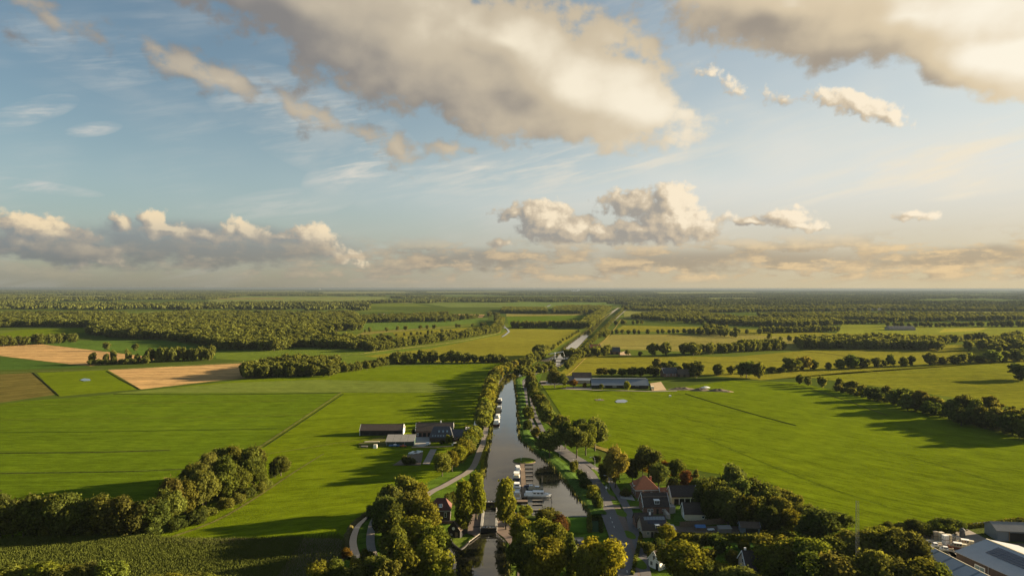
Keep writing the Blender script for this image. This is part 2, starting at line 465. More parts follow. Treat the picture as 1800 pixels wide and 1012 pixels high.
# ------------------------------------------------------------------ ground
g = bpy.data.meshes.new('ground')
bm = bmesh.new()
rad = [0, 150, 400, 900, 2000, 4500, 10000, 20000, 34000]
cv = bm.verts.new((0, 0, 0)); prev = None
for r in rad[1:]:
    ring = [bm.verts.new((r * sin(2 * pi * k / 96), r * cos(2 * pi * k / 96), 0)) for k in range(96)]
    for k in range(96):
        if prev is None: bm.faces.new((cv, ring[(k + 1) % 96], ring[k]))
        else: bm.faces.new((prev[k], prev[(k + 1) % 96], ring[(k + 1) % 96], ring[k]))
    prev = ring
for f in bm.faces:
    if f.normal.z < 0: f.normal_flip()
bm.to_mesh(g); bm.free()
def ground_mat():
    m, nt, bs = new_mat('countryside')
    p = wpos(nt)
    v = nt.nodes.new('ShaderNodeTexVoronoi'); v.voronoi_dimensions = '2D'; v.inputs['Scale'].default_value = 1 / 420.0
    nt.links.new(p, v.inputs['Vector'])
    sp = nt.nodes.new('ShaderNodeSeparateColor'); nt.links.new(v.outputs['Color'], sp.inputs[0])
    rnd = N(nt, sp.outputs[0])
    n = noise(nt, p, 0.03, 5, 0.7); n2 = noise(nt, p, 0.6, 4, 0.7)
    c = mixc(nt, rnd.smooth(0.3, 0.75), (0.058, 0.080, 0.012), (0.100, 0.125, 0.016))
    f = (n - 0.5) * 0.6 + (n2 - 0.5) * 0.5 + 1.0
    setin(bs, nt, 'Base Color', mixc(nt, 1.0, c, xyz(nt, f, f, f), 'MULTIPLY'))
    bs.inputs['Roughness'].default_value = 0.95; bs.inputs['Specular IOR Level'].default_value = 0.0
    return m
g.materials.append(ground_mat())
tag(link('ground', g), 'flat green countryside reaching to the horizon', None, None, 'structure')

Z = {'field': 0.05, 'patch': 0.24, 'water': 0.28, 'path': 0.34, 'road': 0.38, 'mark': 0.40}
def sheet(name, pts, mat, z, color=None, label=None, stripe=0.0, world=False, kind='structure'):
    P = [Vector((p[0], p[1], 0)) for p in pts] if world else [G(*p) for p in pts]
    me = mesh(name, [(p.x, p.y, z) for p in P], [tuple(range(len(P)))], mat)
    if me.polygons[0].normal.z < 0: me.flip_normals()
    o = link(name, me)
    if color: o.color = (*color, 1)
    o['stripe'] = float(stripe)
    return tag(o, label, None, None, kind)

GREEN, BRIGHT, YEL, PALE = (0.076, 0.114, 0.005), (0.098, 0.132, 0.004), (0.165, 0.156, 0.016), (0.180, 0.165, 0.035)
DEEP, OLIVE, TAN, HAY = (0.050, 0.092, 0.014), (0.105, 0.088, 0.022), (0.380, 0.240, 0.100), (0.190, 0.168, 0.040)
NF = [0]
def field(pts, color, label, stripe=0.0, mat='grass', z=None, name='field'):
    NF[0] += 1                                        # every sheet a few millimetres above the one before
    return sheet(name, pts, M[mat], (z or Z['field'] - .03) + NF[0] * .0035, color, label, stripe)
FZ = Z['field']
# left of the canal
field([(560, 1080), (600, 900), (760, 830), (838, 780), (868, 690), (900, 640), (960, 640), (940, 690), (1010, 760), (1090, 830), (1260, 880), (1480, 930), (1600, 1080)], (0.070, 0.115, 0.012), 'rough grass of the canal verges and gardens', 0.4, 'verge', name='verge')
field([(-60, 716), (60, 703), (150, 697), (240, 688), (600, 690), (455, 786), (430, 830), (250, 940), (-60, 945)], GREEN, 'broad green hay meadow mown in horizontal bands at left', 0.02)
field([(600, 690), (240, 688), (430, 667), (570, 660), (640, 645), (886, 638), (866, 690), (846, 740), (836, 790), (770, 838), (640, 905), (606, 950), (270, 950), (430, 830), (456, 787)], BRIGHT, 'bright green meadow between the wood and the left farm', 0.35)
field([(200, 691), (400, 673), (560, 667), (760, 672), (800, 690), (600, 690)], (0.115, 0.145, 0.024), 'paler strip of unmown meadow below the pine copse', 0.0, z=FZ + .03)
field([(-60, 660), (58, 655), (100, 693), (-60, 716)], OLIVE, 'brownish cut field at the left edge', 0.9, 'crop')
field([(65, 655), (190, 650), (240, 684), (100, 697)], BRIGHT, 'small green paddock with a muddy puddle', 0.6)
field([(190, 650), (330, 643), (470, 636), (480, 660), (370, 670), (248, 684)], TAN, 'golden stubble field beside the dark copse', 0.1, 'crop', name='stubble_field')
field([(-60, 610), (75, 605), (170, 616), (290, 630), (160, 643), (125, 640), (-60, 618)], TAN, 'far golden stubble field at the left edge', 0.05, 'crop', name='stubble_field')
field([(-60, 622), (125, 641), (160, 645), (-60, 652)], DEEP, 'dark green wedge of field below the far stubble', 0.1)
field([(75, 605), (130, 598), (300, 598), (380, 618), (380, 628), (290, 630), (170, 616)], (0.07, 0.115, 0.016), 'green field behind the row of poplars', 0.0)
field([(-30, 592), (40, 579), (150, 576), (160, 583), (30, 596)], BRIGHT, 'small bright clearing in the left woods', 0.0)
field([(380, 618), (520, 609), (620, 616), (740, 614), (870, 586), (895, 580), (880, 638), (640, 645), (470, 637), (380, 630)], (0.10, 0.135, 0.016), 'long meadow below the big wood', 0.15)
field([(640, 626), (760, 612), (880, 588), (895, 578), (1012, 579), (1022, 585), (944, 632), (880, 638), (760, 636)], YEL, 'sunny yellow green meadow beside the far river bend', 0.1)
field([(890, 556), (1028, 554), (1036, 560), (1012, 578), (896, 577)], GREEN, 'green field between two dark tree belts', 0.0)
field([(890, 551), (1022, 550), (1026, 554), (890, 556)], HAY, 'thin tan strip of ripe crop', 0.0)
field([(880, 530), (1080, 532), (1074, 537), (1040, 541), (880, 541)], (0.10, 0.14, 0.03), 'far green field left of the canal line', 0.0)
field([(630, 562), (860, 559), (850, 566), (720, 578), (620, 580)], (0.085, 0.13, 0.02), 'field strip behind the riverside trees', 0.0)
field([(690, 584), (830, 575), (860, 570), (800, 586), (700, 598)], YEL, 'bright strip of field behind the riverside trees', 0.1)
field([(620, 592), (660, 586), (830, 572), (760, 576), (640, 583)], HAY, 'sandy strip along the field behind the trees', 0.0)
field([(785, 556), (800, 552), (852, 553), (848, 558)], TAN, 'small distant stubble patch', 0.0, 'crop', name='stubble_field')
field([(366, 527), (430, 521), (690, 522), (655, 532), (370, 533)], (0.14, 0.16, 0.04), 'distant bright clearing among woods', 0.0)
field([(740, 533), (890, 531), (890, 540), (790, 540)], (0.11, 0.14, 0.03), 'distant green strip left of the canal', 0.0)
field([(215, 556), (262, 548), (325, 548), (318, 553), (230, 559)], (0.15, 0.165, 0.035), 'narrow bright clearing deep in the left woods', 0.0)
# right of the canal
field([(950, 672), (1150, 686), (1290, 668), (1400, 672), (1560, 706), (1860, 790), (1860, 922), (1640, 934), (1430, 930), (1300, 840), (1080, 800), (1000, 748)], BRIGHT, 'big bright meadow right of the road', -0.8)
field([(1340, 668), (1640, 640), (1860, 630), (1860, 730), (1690, 700), (1400, 660)], (0.142, 0.148, 0.012), 'yellow green meadow behind the diagonal tree row', 0.12)
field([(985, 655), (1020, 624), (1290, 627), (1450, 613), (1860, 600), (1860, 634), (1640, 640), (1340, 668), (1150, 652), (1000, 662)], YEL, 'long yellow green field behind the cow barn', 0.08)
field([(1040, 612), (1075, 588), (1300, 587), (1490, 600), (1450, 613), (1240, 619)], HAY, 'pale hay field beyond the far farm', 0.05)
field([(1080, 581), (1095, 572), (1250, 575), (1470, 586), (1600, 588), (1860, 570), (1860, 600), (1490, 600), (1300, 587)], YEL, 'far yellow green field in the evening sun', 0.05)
field([(1095, 545), (1200, 544), (1190, 551), (1130, 562), (1098, 560)], (0.16, 0.165, 0.04), 'far field right of the canal line', 0.0)
field([(1240, 556), (1500, 554), (1520, 561), (1280, 563)], HAY, 'far pale strip of field', 0.0)
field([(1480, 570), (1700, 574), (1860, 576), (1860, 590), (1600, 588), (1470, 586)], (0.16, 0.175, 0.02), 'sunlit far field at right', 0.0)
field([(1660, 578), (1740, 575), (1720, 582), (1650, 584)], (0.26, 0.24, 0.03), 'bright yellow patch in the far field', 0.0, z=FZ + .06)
field([(1560, 549), (1790, 546), (1780, 551), (1570, 552)], (0.17, 0.175, 0.04), 'distant bright strip at right', 0.0)
field([(1360, 542), (1600, 540), (1600, 542), (1400, 544)], (0.15, 0.16, 0.05), 'thin distant clearing at right', 0.0)
field([(1430, 560), (1560, 557), (1560, 560), (1450, 562)], (0.16, 0.17, 0.04), 'thin distant field at right', 0.0)
for q in [[(560, 512.6), (720, 512.4), (730, 515.2), (560, 515.4)], [(740, 512.2), (900, 512.0), (900, 514.4), (750, 514.6)], [(400, 511.5), (540, 511.4), (540, 513.6), (390, 513.8)], [(1140, 513.2), (1330, 513.2), (1330, 515.6), (1150, 515.8)], [(1240, 524), (1340, 523.5), (1350, 527), (1240, 527.5)], [(60, 520), (200, 519), (200, 522), (50, 523)]]:
    field(q, (.17, .175, .05), 'distant clearing seen as a thin light line near the horizon', 0.0)['group'] = 'distant clearings near the horizon'
for k in range(26):                                   # far clearings that only show as thin light lines
    px = RND.uniform(-100, 1900); py = RND.uniform(510.5, 534)
    if 1000 < px < 1130: continue
    wd = RND.uniform(30, 170); hh = (py - 507) * RND.uniform(.04, .11)
    field([(px, py), (px + wd, py - hh * .3), (px + wd * 1.1, py + hh), (px - wd * .1, py + hh)], (RND.uniform(.1, .2), RND.uniform(.12, .17), .04), 'distant clearing seen as a thin light line near the horizon', 0.0)['group'] = 'distant clearings near the horizon'


# ------------------------------------------------------------------ water
def poly_smooth(px, n=4): return [G(*p) for p in px]
CANAL_L = [(851, 889), (850, 865), (851, 840), (857, 800), (866, 750), (871, 718), (877, 690), (884, 672), (893, 660), (912, 652), (940, 648), (968, 642), (975, 632), (985, 619), (1000, 605), (1018, 592), (1034, 579), (1050, 566), (1064, 555), (1078, 546), (1086, 541)]
CANAL_R = [(873, 889), (886, 882), (905, 884), (925, 890), (936, 905), (990, 907), (1037, 907), (1024, 888), (1008, 868), (990, 843), (968, 819), (948, 803), (930, 787), (914, 772), (911, 740), (908, 700), (905, 675), (907, 666), (930, 658), (958, 653), (985, 643), (1004, 622), (1020, 606), (1032, 593), (1044, 580), (1057, 567), (1069, 556), (1082, 546), (1089, 541)]
cw = sheet('canal', CANAL_L + CANAL_R[::-1], M['water'], Z['water'], label='still canal water running straight to the horizon')
CHAMBER = [(852, 891), (873, 891), (871, 936), (847, 936)]
sheet('lock_water', CHAMBER, M['water'], Z['water'] - .02, label='water in the lock chamber between the two gates')
POOL_L = [(846, 937), (838, 945), (826, 955), (820, 963), (810, 968), (800, 963), (792, 955), (788, 945), (780, 935), (763, 922), (756, 918), (770, 935), (783, 950), (788, 965), (786, 1000), (784, 1060)]
POOL_R = [(871, 937), (880, 947), (888, 957), (893, 968), (895, 1012), (897, 1060)]
sheet('lower_pool', POOL_L + POOL_R[::-1], M['water'], Z['water'] - .03, label='dark lower canal pool below the lock')
DITCH = [(662, 900), (652, 906), (640, 915), (630, 925), (624, 938), (621, 952), (623, 966), (628, 982)]
def strip_pts(px, w, world=False):
    P = catmull([(p[0], p[1]) if world else tuple(G(*p))[:2] for p in px], 5)
    L, Rr = [], []
    n = len(P)
    for i in range(n):
        t = P[min(i + 1, n - 1)] - P[max(i - 1, 0)]; t /= (np.linalg.norm(t) + 1e-9)
        ww = w if isinstance(w, (int, float)) else np.interp(i / (n - 1), np.linspace(0, 1, len(w)), w)
        nn = np.array((-t[1], t[0])) * ww / 2
        L.append(P[i] + nn); Rr.append(P[i] - nn)
    return L, Rr
def strip(name, px, w, mat, z, label=None, color=None, kind='structure', world=False, crown=0.0, cat=None):
    L, Rr = strip_pts(px, w, world)
    n = len(L); v, f = [], []
    for i in range(n):
        v.append((*L[i], z))
        if crown: v.append((*((L[i] + Rr[i]) / 2), z + crown))
        v.append((*Rr[i], z))
    k = 3 if crown else 2
    for i in range(n - 1):
        for j in range(k - 1): f.append((i * k + j, i * k + j + 1, (i + 1) * k + j + 1, (i + 1) * k + j))
    me = mesh(name, v, f, mat)
    if me.polygons[0].normal.z < 0: me.flip_normals()
    o = link(name, me)
    if color: o.color = (*color, 1)
    o['stripe'] = 0.0
    return tag(o, label, cat, None, kind)
strip('ditch', DITCH, [1.4, 1.6, 2.2, 2.4], M['ditch_water'], Z['water'], 'curved pale ditch beside the maize field')
strip('ditch', [(836, 748), (845, 712), (852, 690), (856, 676)], 2.2, M['ditch_water'], Z['water'], 'thin bright ditch behind the willow row')
strip('ditch', [(1680, 926), (1710, 922), (1752, 917)], 1.6, M['ditch_water'], Z['water'], 'short bright ditch behind the yard at lower right')
strip('ditch', [(1774, 916), (1812, 913)], 1.8, M['ditch_water'], Z['water'], 'short bright ditch beside the grey shed')
sheet('river', [(880, 593), (888, 587), (893, 583), (889, 577), (879, 577), (879, 567), (886, 566), (888, 574), (894, 579), (897, 583), (890, 589), (884, 592)], M['ditch_water'], Z['water'], label='pale bend of a small river in the far meadow')
sheet('river', [(950, 541), (962, 538), (966, 536), (960, 535), (968, 535), (968, 537), (956, 541)], M['ditch_water'], Z['water'], label='tiny pale river bend in the far green field')
sheet('puddle', [(1081, 706), (1086, 702.5), (1097, 702), (1104, 705), (1099, 708), (1085, 708)], M['ditch_water'], Z['water'], label='white shining puddle in the big meadow')
sheet('puddle', [(140, 668), (148, 665), (158, 666), (160, 669), (148, 670)], M['ditch_water'], Z['water'], label='muddy puddle in the small paddock')
strip('canal', [(1014, 531), (1018, 533)], 3, M['ditch_water'], Z['water'], 'far glint of water')


# ------------------------------------------------------------------ banks: raised edges that fall to the water
def bank(name, px, prof, mat, label, color=(0.10, 0.13, 0.02), side=1, world=False, cat=None, kind='structure', jitter=0.0):
    """prof: list of (offset away from the water, height)"""
    P = catmull([(p[0], p[1]) if world else tuple(G(*p))[:2] for p in px], 6)
    n = len(P); k = len(prof); v, f = [], []
    for i in range(n):
        t = P[min(i + 1, n - 1)] - P[max(i - 1, 0)]; t /= (np.linalg.norm(t) + 1e-9)
        nn = np.array((-t[1], t[0])) * side
        for o, h in prof:
            j = RND.uniform(-jitter, jitter)
            q = P[i] + nn * (o + j); v.append((q[0], q[1], max(0.02, h * (1 + j * .5))))
    for i in range(n - 1):
        for j in range(k - 1): f.append((i * k + j, i * k + j + 1, (i + 1) * k + j + 1, (i + 1) * k + j))
    me = mesh(name, v, f, mat)
    if sum(p.normal.z for p in me.polygons) < 0: me.flip_normals()
    o = link(name, me); o.color = (*color, 1); o['stripe'] = 1.2
    return tag(o, label, cat, None, kind)
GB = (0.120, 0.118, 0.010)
WB = [(-.2, .05), (.4, .4), (1.0, .52), (1.7, .45), (2.3, .2)]
bank('canal_bank', CANAL_L[1:9], WB, M['verge'], 'sunny grass bank on the left side of the canal', GB, 1, jitter=.2)
bank('canal_bank', CANAL_L[8:], WB, M['verge'], 'far left grass bank of the canal', (0.17, 0.155, 0.03), 1, jitter=.25)
bank('canal_bank', CANAL_R[6:19], [(-.2, .05), (.25, .55), (2.5, .9), (5.0, .8), (7.5, .1)], M['verge'], 'shaded green bank between the water and the road', (0.055, 0.095, 0.018), -1, jitter=.25)  # the bank's shade is put into this darker green
bank('canal_bank', CANAL_R[18:], WB, M['verge'], 'far right bank of the canal', (0.15, 0.14, 0.03), -1, jitter=.25)
bank('ditch_bank', DITCH, [(1.1, .08), (1.5, .7), (2.3, .9), (3.2, .1)], M['verge'], 'reed fringe on the left of the curved ditch', (0.10, 0.085, 0.03), -1, jitter=.3)


# ------------------------------------------------------------------ roads and paths
ROAD_C = [(1113, 1060), (1104, 1012), (1096, 975), (1087, 946), (1079, 925), (1071, 905), (1063, 883), (1055, 863), (1042, 843), (1030, 827), (1014, 813), (996, 800), (974, 786), (956, 772), (941, 759), (931, 743), (926, 727), (922, 711), (921, 695), (920.5, 680), (922, 672), (930, 664), (945, 654), (962, 645)]
strip('road', ROAD_C, [5.6, 5.6, 5.2, 5.2, 5.0], M['asphalt'], Z['road'], 'two lane asphalt road curving along the canal', crown=.05)
ROAD_FAR = [(962, 645), (985, 636), (1004, 622), (1024, 604), (1046, 583), (1066, 565), (1080, 552), (1092, 542)]
strip('road', [(x + 12, y) for x, y in ROAD_FAR], [3, 3, 3, 3], M['path'], Z['road'], 'far straight road beside the canal')
PATH_C = [(1145, 1060), (1136, 1012), (1128, 975), (1118, 946), (1107, 905), (1097, 884), (1084, 863), (1071, 842), (1052, 827), (1028, 812), (1003, 797), (982, 782), (966, 770), (955, 758), (948, 744), (941, 730), (937, 716), (934, 700), (932, 686)]
strip('verge', [(x + 5, y) for x, y in [(834, 815), (846, 790), (852, 776), (858, 748), (863, 726), (868, 703)]], 2.2, M['verge'], Z['path'] - .05, 'dry yellow grass between towpath and canal bank', (.15, .135, .02))
strip('cycle_path', PATH_C, [3.0, 3.0, 2.6, 2.4], M['asphalt'], Z['path'], 'narrow cycle path beside the road')
TOW = [(748, 905), (742, 882), (758, 866), (780, 855), (805, 841), (822, 831), (834, 818), (844, 792), (850, 778), (856, 749), (861, 727), (866, 704), (871, 688), (878, 673), (888, 662), (905, 654), (935, 645), (958, 640)]
strip('towpath', TOW, [3.0, 3.0, 2.8, 2.6, 2.4], M['path'], Z['path'], 'grey towpath on the left bank of the canal')
strip('track', [(668, 898), (660, 912), (655, 925), (652, 942), (652, 958), (656, 975), (662, 990)], 2.6, M['path'], Z['path'], 'curved track under the avenue of trees')
strip('track', [(743, 905), (742, 892), (744, 880)], 3.0, M['paving'], Z['path'] + .01, 'reddish track behind the lock house')
strip('verge', [(1090, 800), (1062, 790), (1030, 780), (1005, 768), (985, 756), (967, 740), (957, 722), (950, 705)], 4.0, M['verge'], Z['patch'], 'dry verge on the meadow side of the road', (0.22, 0.17, 0.05))
def blob(px, py, a, b, rot, n=16): # an oval measured in metres round a surveyed point
    c = G(px, py)
    return [(c.x + a * cos(t) * cos(rot) - b * sin(t) * sin(rot), c.y + a * cos(t) * sin(rot) + b * sin(t) * cos(rot)) for t in [2 * pi * k / n for k in range(n)]]
for px, py, a, b, lab in [(1049, 832, 7.0, 1.0, 'north of the drives'), (1074, 867, 5.0, 1.2, 'by the street lamp'), (1082, 884, 3.4, 1.5, 'second of the row'), (1091, 902, 4.6, 1.9, 'third of the row'), (1107, 941, 4.0, 1.7, 'fourth of the row'), (1122, 990, 5.0, 2.0, 'nearest the camera')]:
    sheet('grass_island', blob(px, py, a, b, R(100)), M['lawn'], Z['path'] + .03, (0.10, 0.15, 0.02), 'oval grass island between road and cycle path, ' + lab, world=True)
strip('drive', [(1133, 1030), (1121, 990), (1108, 955), (1099, 930), (1091, 905), (1080, 880), (1066, 856)], [4.5, 4.5, 3.2, 2.2, 1.2], M['paving'], Z['path'] - .02, 'brown paved strip between road and cycle path')
strip('drive', [(1040, 824), (1065, 824)], 2.4, M['gravel'], Z['path'] + .02, 'pale field entrance across the verge')
strip('drive', [(1104, 893), (1128, 893)], 2.4, M['gravel'], Z['path'] + .02, 'gravel drive to the red roofed house')
strip('drive', [(1115, 918), (1132, 922)], 4.0, M['paving'], Z['path'] + .02, 'brown drive to the dark roofed house')
# centre dashes
L_, R_ = strip_pts(ROAD_C[:22], 5.2)
C_ = [(a + b) / 2 for a, b in zip(L_, R_)]
v, f = [], []
acc = 0.0
for i in range(len(C_) - 1):
    a, b = C_[i], C_[i + 1]; ln = np.linalg.norm(b - a); t = (b - a) / ln; nn = np.array((-t[1], t[0]))
    s = (-acc) % 4.5
    while s + 1.6 < ln:
        for off in (0.0,):
            p, q = a + t * s + nn * off, a + t * (s + 1.6) + nn * off; k = len(v)
            v += [(*(p + nn * .09), Z['mark'] + .04), (*(p - nn * .09), Z['mark'] + .05), (*(q - nn * .09), Z['mark'] + .05), (*(q + nn * .09), Z['mark'] + .05)]; f.append((k, k + 1, k + 2, k + 3))
        s += 4.5
    acc += ln
me = mesh('road_markings', v, f, M['marking'])
if me.polygons[0].normal.z < 0: me.flip_normals()
tag(link('road_markings', me), 'white centre dashes on the asphalt road', None, None, 'structure')

strip('verge', [(285, 950), (400, 905), (520, 828), (570, 797)], [1.5, 1.2, .9, .5], M['verge'], Z['patch'] - .1, 'pale grass edge between wood and green meadow', (.12, .115, .03))
for px, w, lab, col in [([(600, 690), (545, 727), (500, 757), (458, 785)], 1.1, 'diagonal ditch with a pale reed edge in the left meadow', (.13, .125, .035)),
                        ([(604, 692), (549, 729), (504, 759), (463, 786)], 1.0, 'dark bank along the diagonal ditch', (.035, .045, .012)),
                        ([(1105, 697), (1150, 716), (1210, 736), (1270, 752)], 0.8, 'faint dark wheel line across the big right meadow', (.072, .10, .005)),
                        ([(1240, 770), (1340, 812), (1460, 858), (1560, 890)], 0.8, 'long faint drainage line in the big right meadow', (.075, .104, .005)),
                        ([(1530, 786), (1640, 814), (1760, 850)], 0.8, 'second faint drainage line in the big right meadow', (.075, .104, .005)),
                        ([(1500, 648), (1560, 657), (1660, 668), (1760, 690)], 2.2, 'bright mown strip in the yellow green meadow', (.19, .185, .015)),
                        ([(-20, 712), (200, 709), (520, 704)], 1.6, 'thin mowing line high in the broad left meadow', (.105, .125, .01)),
                        ([(-20, 760), (200, 758), (500, 753)], 1.8, 'dark edge of a mown band in the broad left meadow', (.05, .08, .005)),
                        ([(-20, 738), (300, 734), (540, 729)], 1.2, 'thin mowing line in the middle of the broad left meadow', (.10, .12, .01)),
                        ([(455, 800), (520, 790), (640, 772), (735, 764)], 1.1, 'faint track towards the left farm', (.12, .13, .02))]:
    strip('track', px, w, M['verge'], Z['patch'] - .08, lab, col)
# thin ditches and fence lines in the meadows
REED = [(-.7, .05), (-.25, .32), (.25, .28), (.7, .05)]
for px, lab, col in [([(200, 693), (420, 693), (600, 690)], 'dark ditch along the top of the broad left meadow', (.03, .035, .012)),
                     ([(-40, 796), (150, 795), (300, 791)], 'shallow ditch across the broad left meadow', (.05, .055, .015)),
                     ([(-40, 832), (200, 829), (330, 824)], 'faint field line above the wood', (.06, .075, .015)),
                     ([(58, 655), (80, 674), (104, 696)], 'ditch between the brown field and the paddock', (.02, .022, .01)),
                     ([(188, 652), (215, 668), (246, 684)], 'ditch between the paddock and the stubble', (.03, .03, .012)),
                     ([(1205, 692), (1270, 712), (1340, 732), (1400, 748)], 'straight dark ditch in the big right meadow', (.022, .03, .01)),
                     ([(1285, 668), (1400, 678), (1470, 698), (1560, 730)], 'reedy ditch below the diagonal tree row', (.07, .06, .02)),
                     ([(1000, 640), (1020, 638), (1250, 637), (1400, 634)], 'thin ditch in the field behind the cow barn', (.05, .055, .015)),
                     ([(1390, 616), (1440, 620), (1490, 626)], 'thin diagonal ditch in the far right field', (.04, .045, .015)),
                     ([(1020, 608), (1200, 607), (1420, 600)], 'dark ditch through the pale hay field', (.04, .045, .015)),
                     ([(640, 621), (700, 613), (800, 601), (870, 587), (880, 582)], 'tan dyke path below the riverside trees', (.17, .14, .045)),
                     ([(0, 655), (60, 653), (190, 649), (330, 642), (460, 634), (560, 626), (640, 622)], 'grassy track along the stubble fields', (.12, .12, .04)),
                     ([(990, 663), (1003, 655), (1018, 640), (1040, 618)], 'dry golden verge of the far road', (.19, .145, .04)),
                     ([(1036, 622), (1060, 600), (1080, 578), (1092, 560)], 'golden verge of the straight far road', (.19, .145, .04)),
                     ([(1520, 582), (1560, 585), (1590, 588)], 'thin dark ditch in the far sunlit field', (.05, .05, .015)),
                     ([(640, 634), (760, 631), (890, 628)], 'thin ditch in the meadow by the far river', (.06, .07, .02))]:
    d0 = G(*px[0]).y
    k = max(1.0, d0 / 700)
    bank('ditch_bank', px, [(a * k, b * (1 + (k - 1) * .5)) for a, b in REED], M['verge'], lab, col, 1, jitter=.12)


# ------------------------------------------------------------------ reeds at the water's edge
def reeds(name, px, dens, h, side, label, col):
    rng = np.random.default_rng(len(px)); P = catmull([tuple(G(*p))[:2] for p in px], 6); V, F = [], []
    for a, b in zip(P, P[1:]):
        ln = np.linalg.norm(b - a); t = (b - a) / (ln + 1e-9); nn = np.array((-t[1], t[0])) * side
        n = int(ln * dens); patch = rng.uniform(.25, 1.0)
        for k in range(int(n * patch)):
            q = a + t * rng.uniform(0, ln) + nn * rng.normal(.1, .45); an = rng.uniform(0, pi); w = rng.uniform(.12, .3); hh = rng.uniform(*h)
            d_ = np.array((cos(an), sin(an))) * w; lean = rng.normal(0, .2, 2); o = len(V)
            V += [(*(q - d_), .2), (*(q + d_), .2), (*(q + d_ * .5 + lean), .2 + hh), (*(q - d_ * .5 + lean), .2 + hh)]; F.append((o, o + 1, o + 2, o + 3))
    o = link(name, mesh(name, V, F, M['reed'])); return tag(o, label, None, None, 'stuff')
M['reed'] = flat('reed', (0.105, 0.10, 0.025), 0.9, 0.5, 2.0, spec=0.0)
reeds('reeds', CANAL_L[2:9], 5, (.7, 1.5), 1, 'reeds fringing the left side of the canal', None)
reeds('reeds', CANAL_R[6:19], 5, (.7, 1.6), -1, 'reeds fringing the right side of the canal and basin', None)
reeds('reeds', CANAL_L[9:17], 3, (1.0, 2.2), 1, 'reeds on the far left canal edge', None)
reeds('reeds', POOL_R[2:], 5, (.6, 1.3), -1, 'reeds on the right edge of the lower pool', None)


# ------------------------------------------------------------------ trees
def leaf_mat(name, col, trans=0.30):
    m, nt, bs = new_mat(name)
    nt.nodes.remove(bs)
    out = nt.nodes['Material Output']
    oi = nt.nodes.new('ShaderNodeObjectInfo'); geo = nt.nodes.new('ShaderNodeNewGeometry')
    isl = N(nt, geo.outputs['Random Per Island']); rnd = N(nt, oi.outputs['Random'])
    n = noise(nt, coords(nt), 0.45, 3, 0.6)
    f = (isl - 0.5) * 0.7 + (n - 0.5) * 0.9 + (rnd - 0.5) * 0.45 + 1.0
    c = mixc(nt, 1.0, oi.outputs['Color'], xyz(nt, f * col[0], f * col[1], f * col[2]), 'MULTIPLY')
    rv = (rnd * 7.31)._m('FRACT')
    c = mixc(nt, (rv * 0.55 + isl * 0.3).clamp(), c, mixc(nt, 1.0, c, (1.14, 1.05, 0.85), 'MULTIPLY'))
    d = nt.nodes.new('ShaderNodeBsdfDiffuse'); t = nt.nodes.new('ShaderNodeBsdfTranslucent'); mx = nt.nodes.new('ShaderNodeMixShader')
    nt.links.new(c, d.inputs[0]); nt.links.new(mixc(nt, 1.0, c, (1.25, 1.15, 0.6), 'MULTIPLY'), t.inputs[0])
    mx.inputs[0].default_value = trans
    nt.links.new(d.outputs[0], mx.inputs[1]); nt.links.new(t.outputs[0], mx.inputs[2])
    nt.links.new(mx.outputs[0], out.inputs[0])
    return m
LEAF = leaf_mat('foliage', (0.098, 0.112, 0.026), 0.46)

def leaf_quads(P, Nn, size, rng, aspect=1.0):
    """one small quad per leaf clump at points P facing roughly Nn"""
    n = len(P)
    nn = Nn + rng.normal(0, 0.55, (n, 3)); nn /= np.linalg.norm(nn, axis=1, keepdims=True) + 1e-9
    up = rng.normal(0, 1, (n, 3)); a = np.cross(nn, up); a /= np.linalg.norm(a, axis=1, keepdims=True) + 1e-9
    b = np.cross(nn, a)
    s = size * np.clip(np.exp(rng.normal(-.05, .42, (n, 1))), .35, 1.55); a, b = a * s * .5, b * s * .5 * aspect
    tip = nn * s * 0.18
    V = np.stack([P - a - b * .6, P + a * .8 - b, P + a + b * .7 + tip, P - a * .6 + b + tip], 1).reshape(-1, 3)
    return V


ICO = None
def ico():
    global ICO
    if ICO is None:
        b = bmesh.new(); bmesh.ops.create_icosphere(b, subdivisions=1, radius=1.0)
        ICO = (np.array([v.co[:] for v in b.verts]), [[v.index for v in f.verts] for f in b.faces]); b.free()
    return ICO


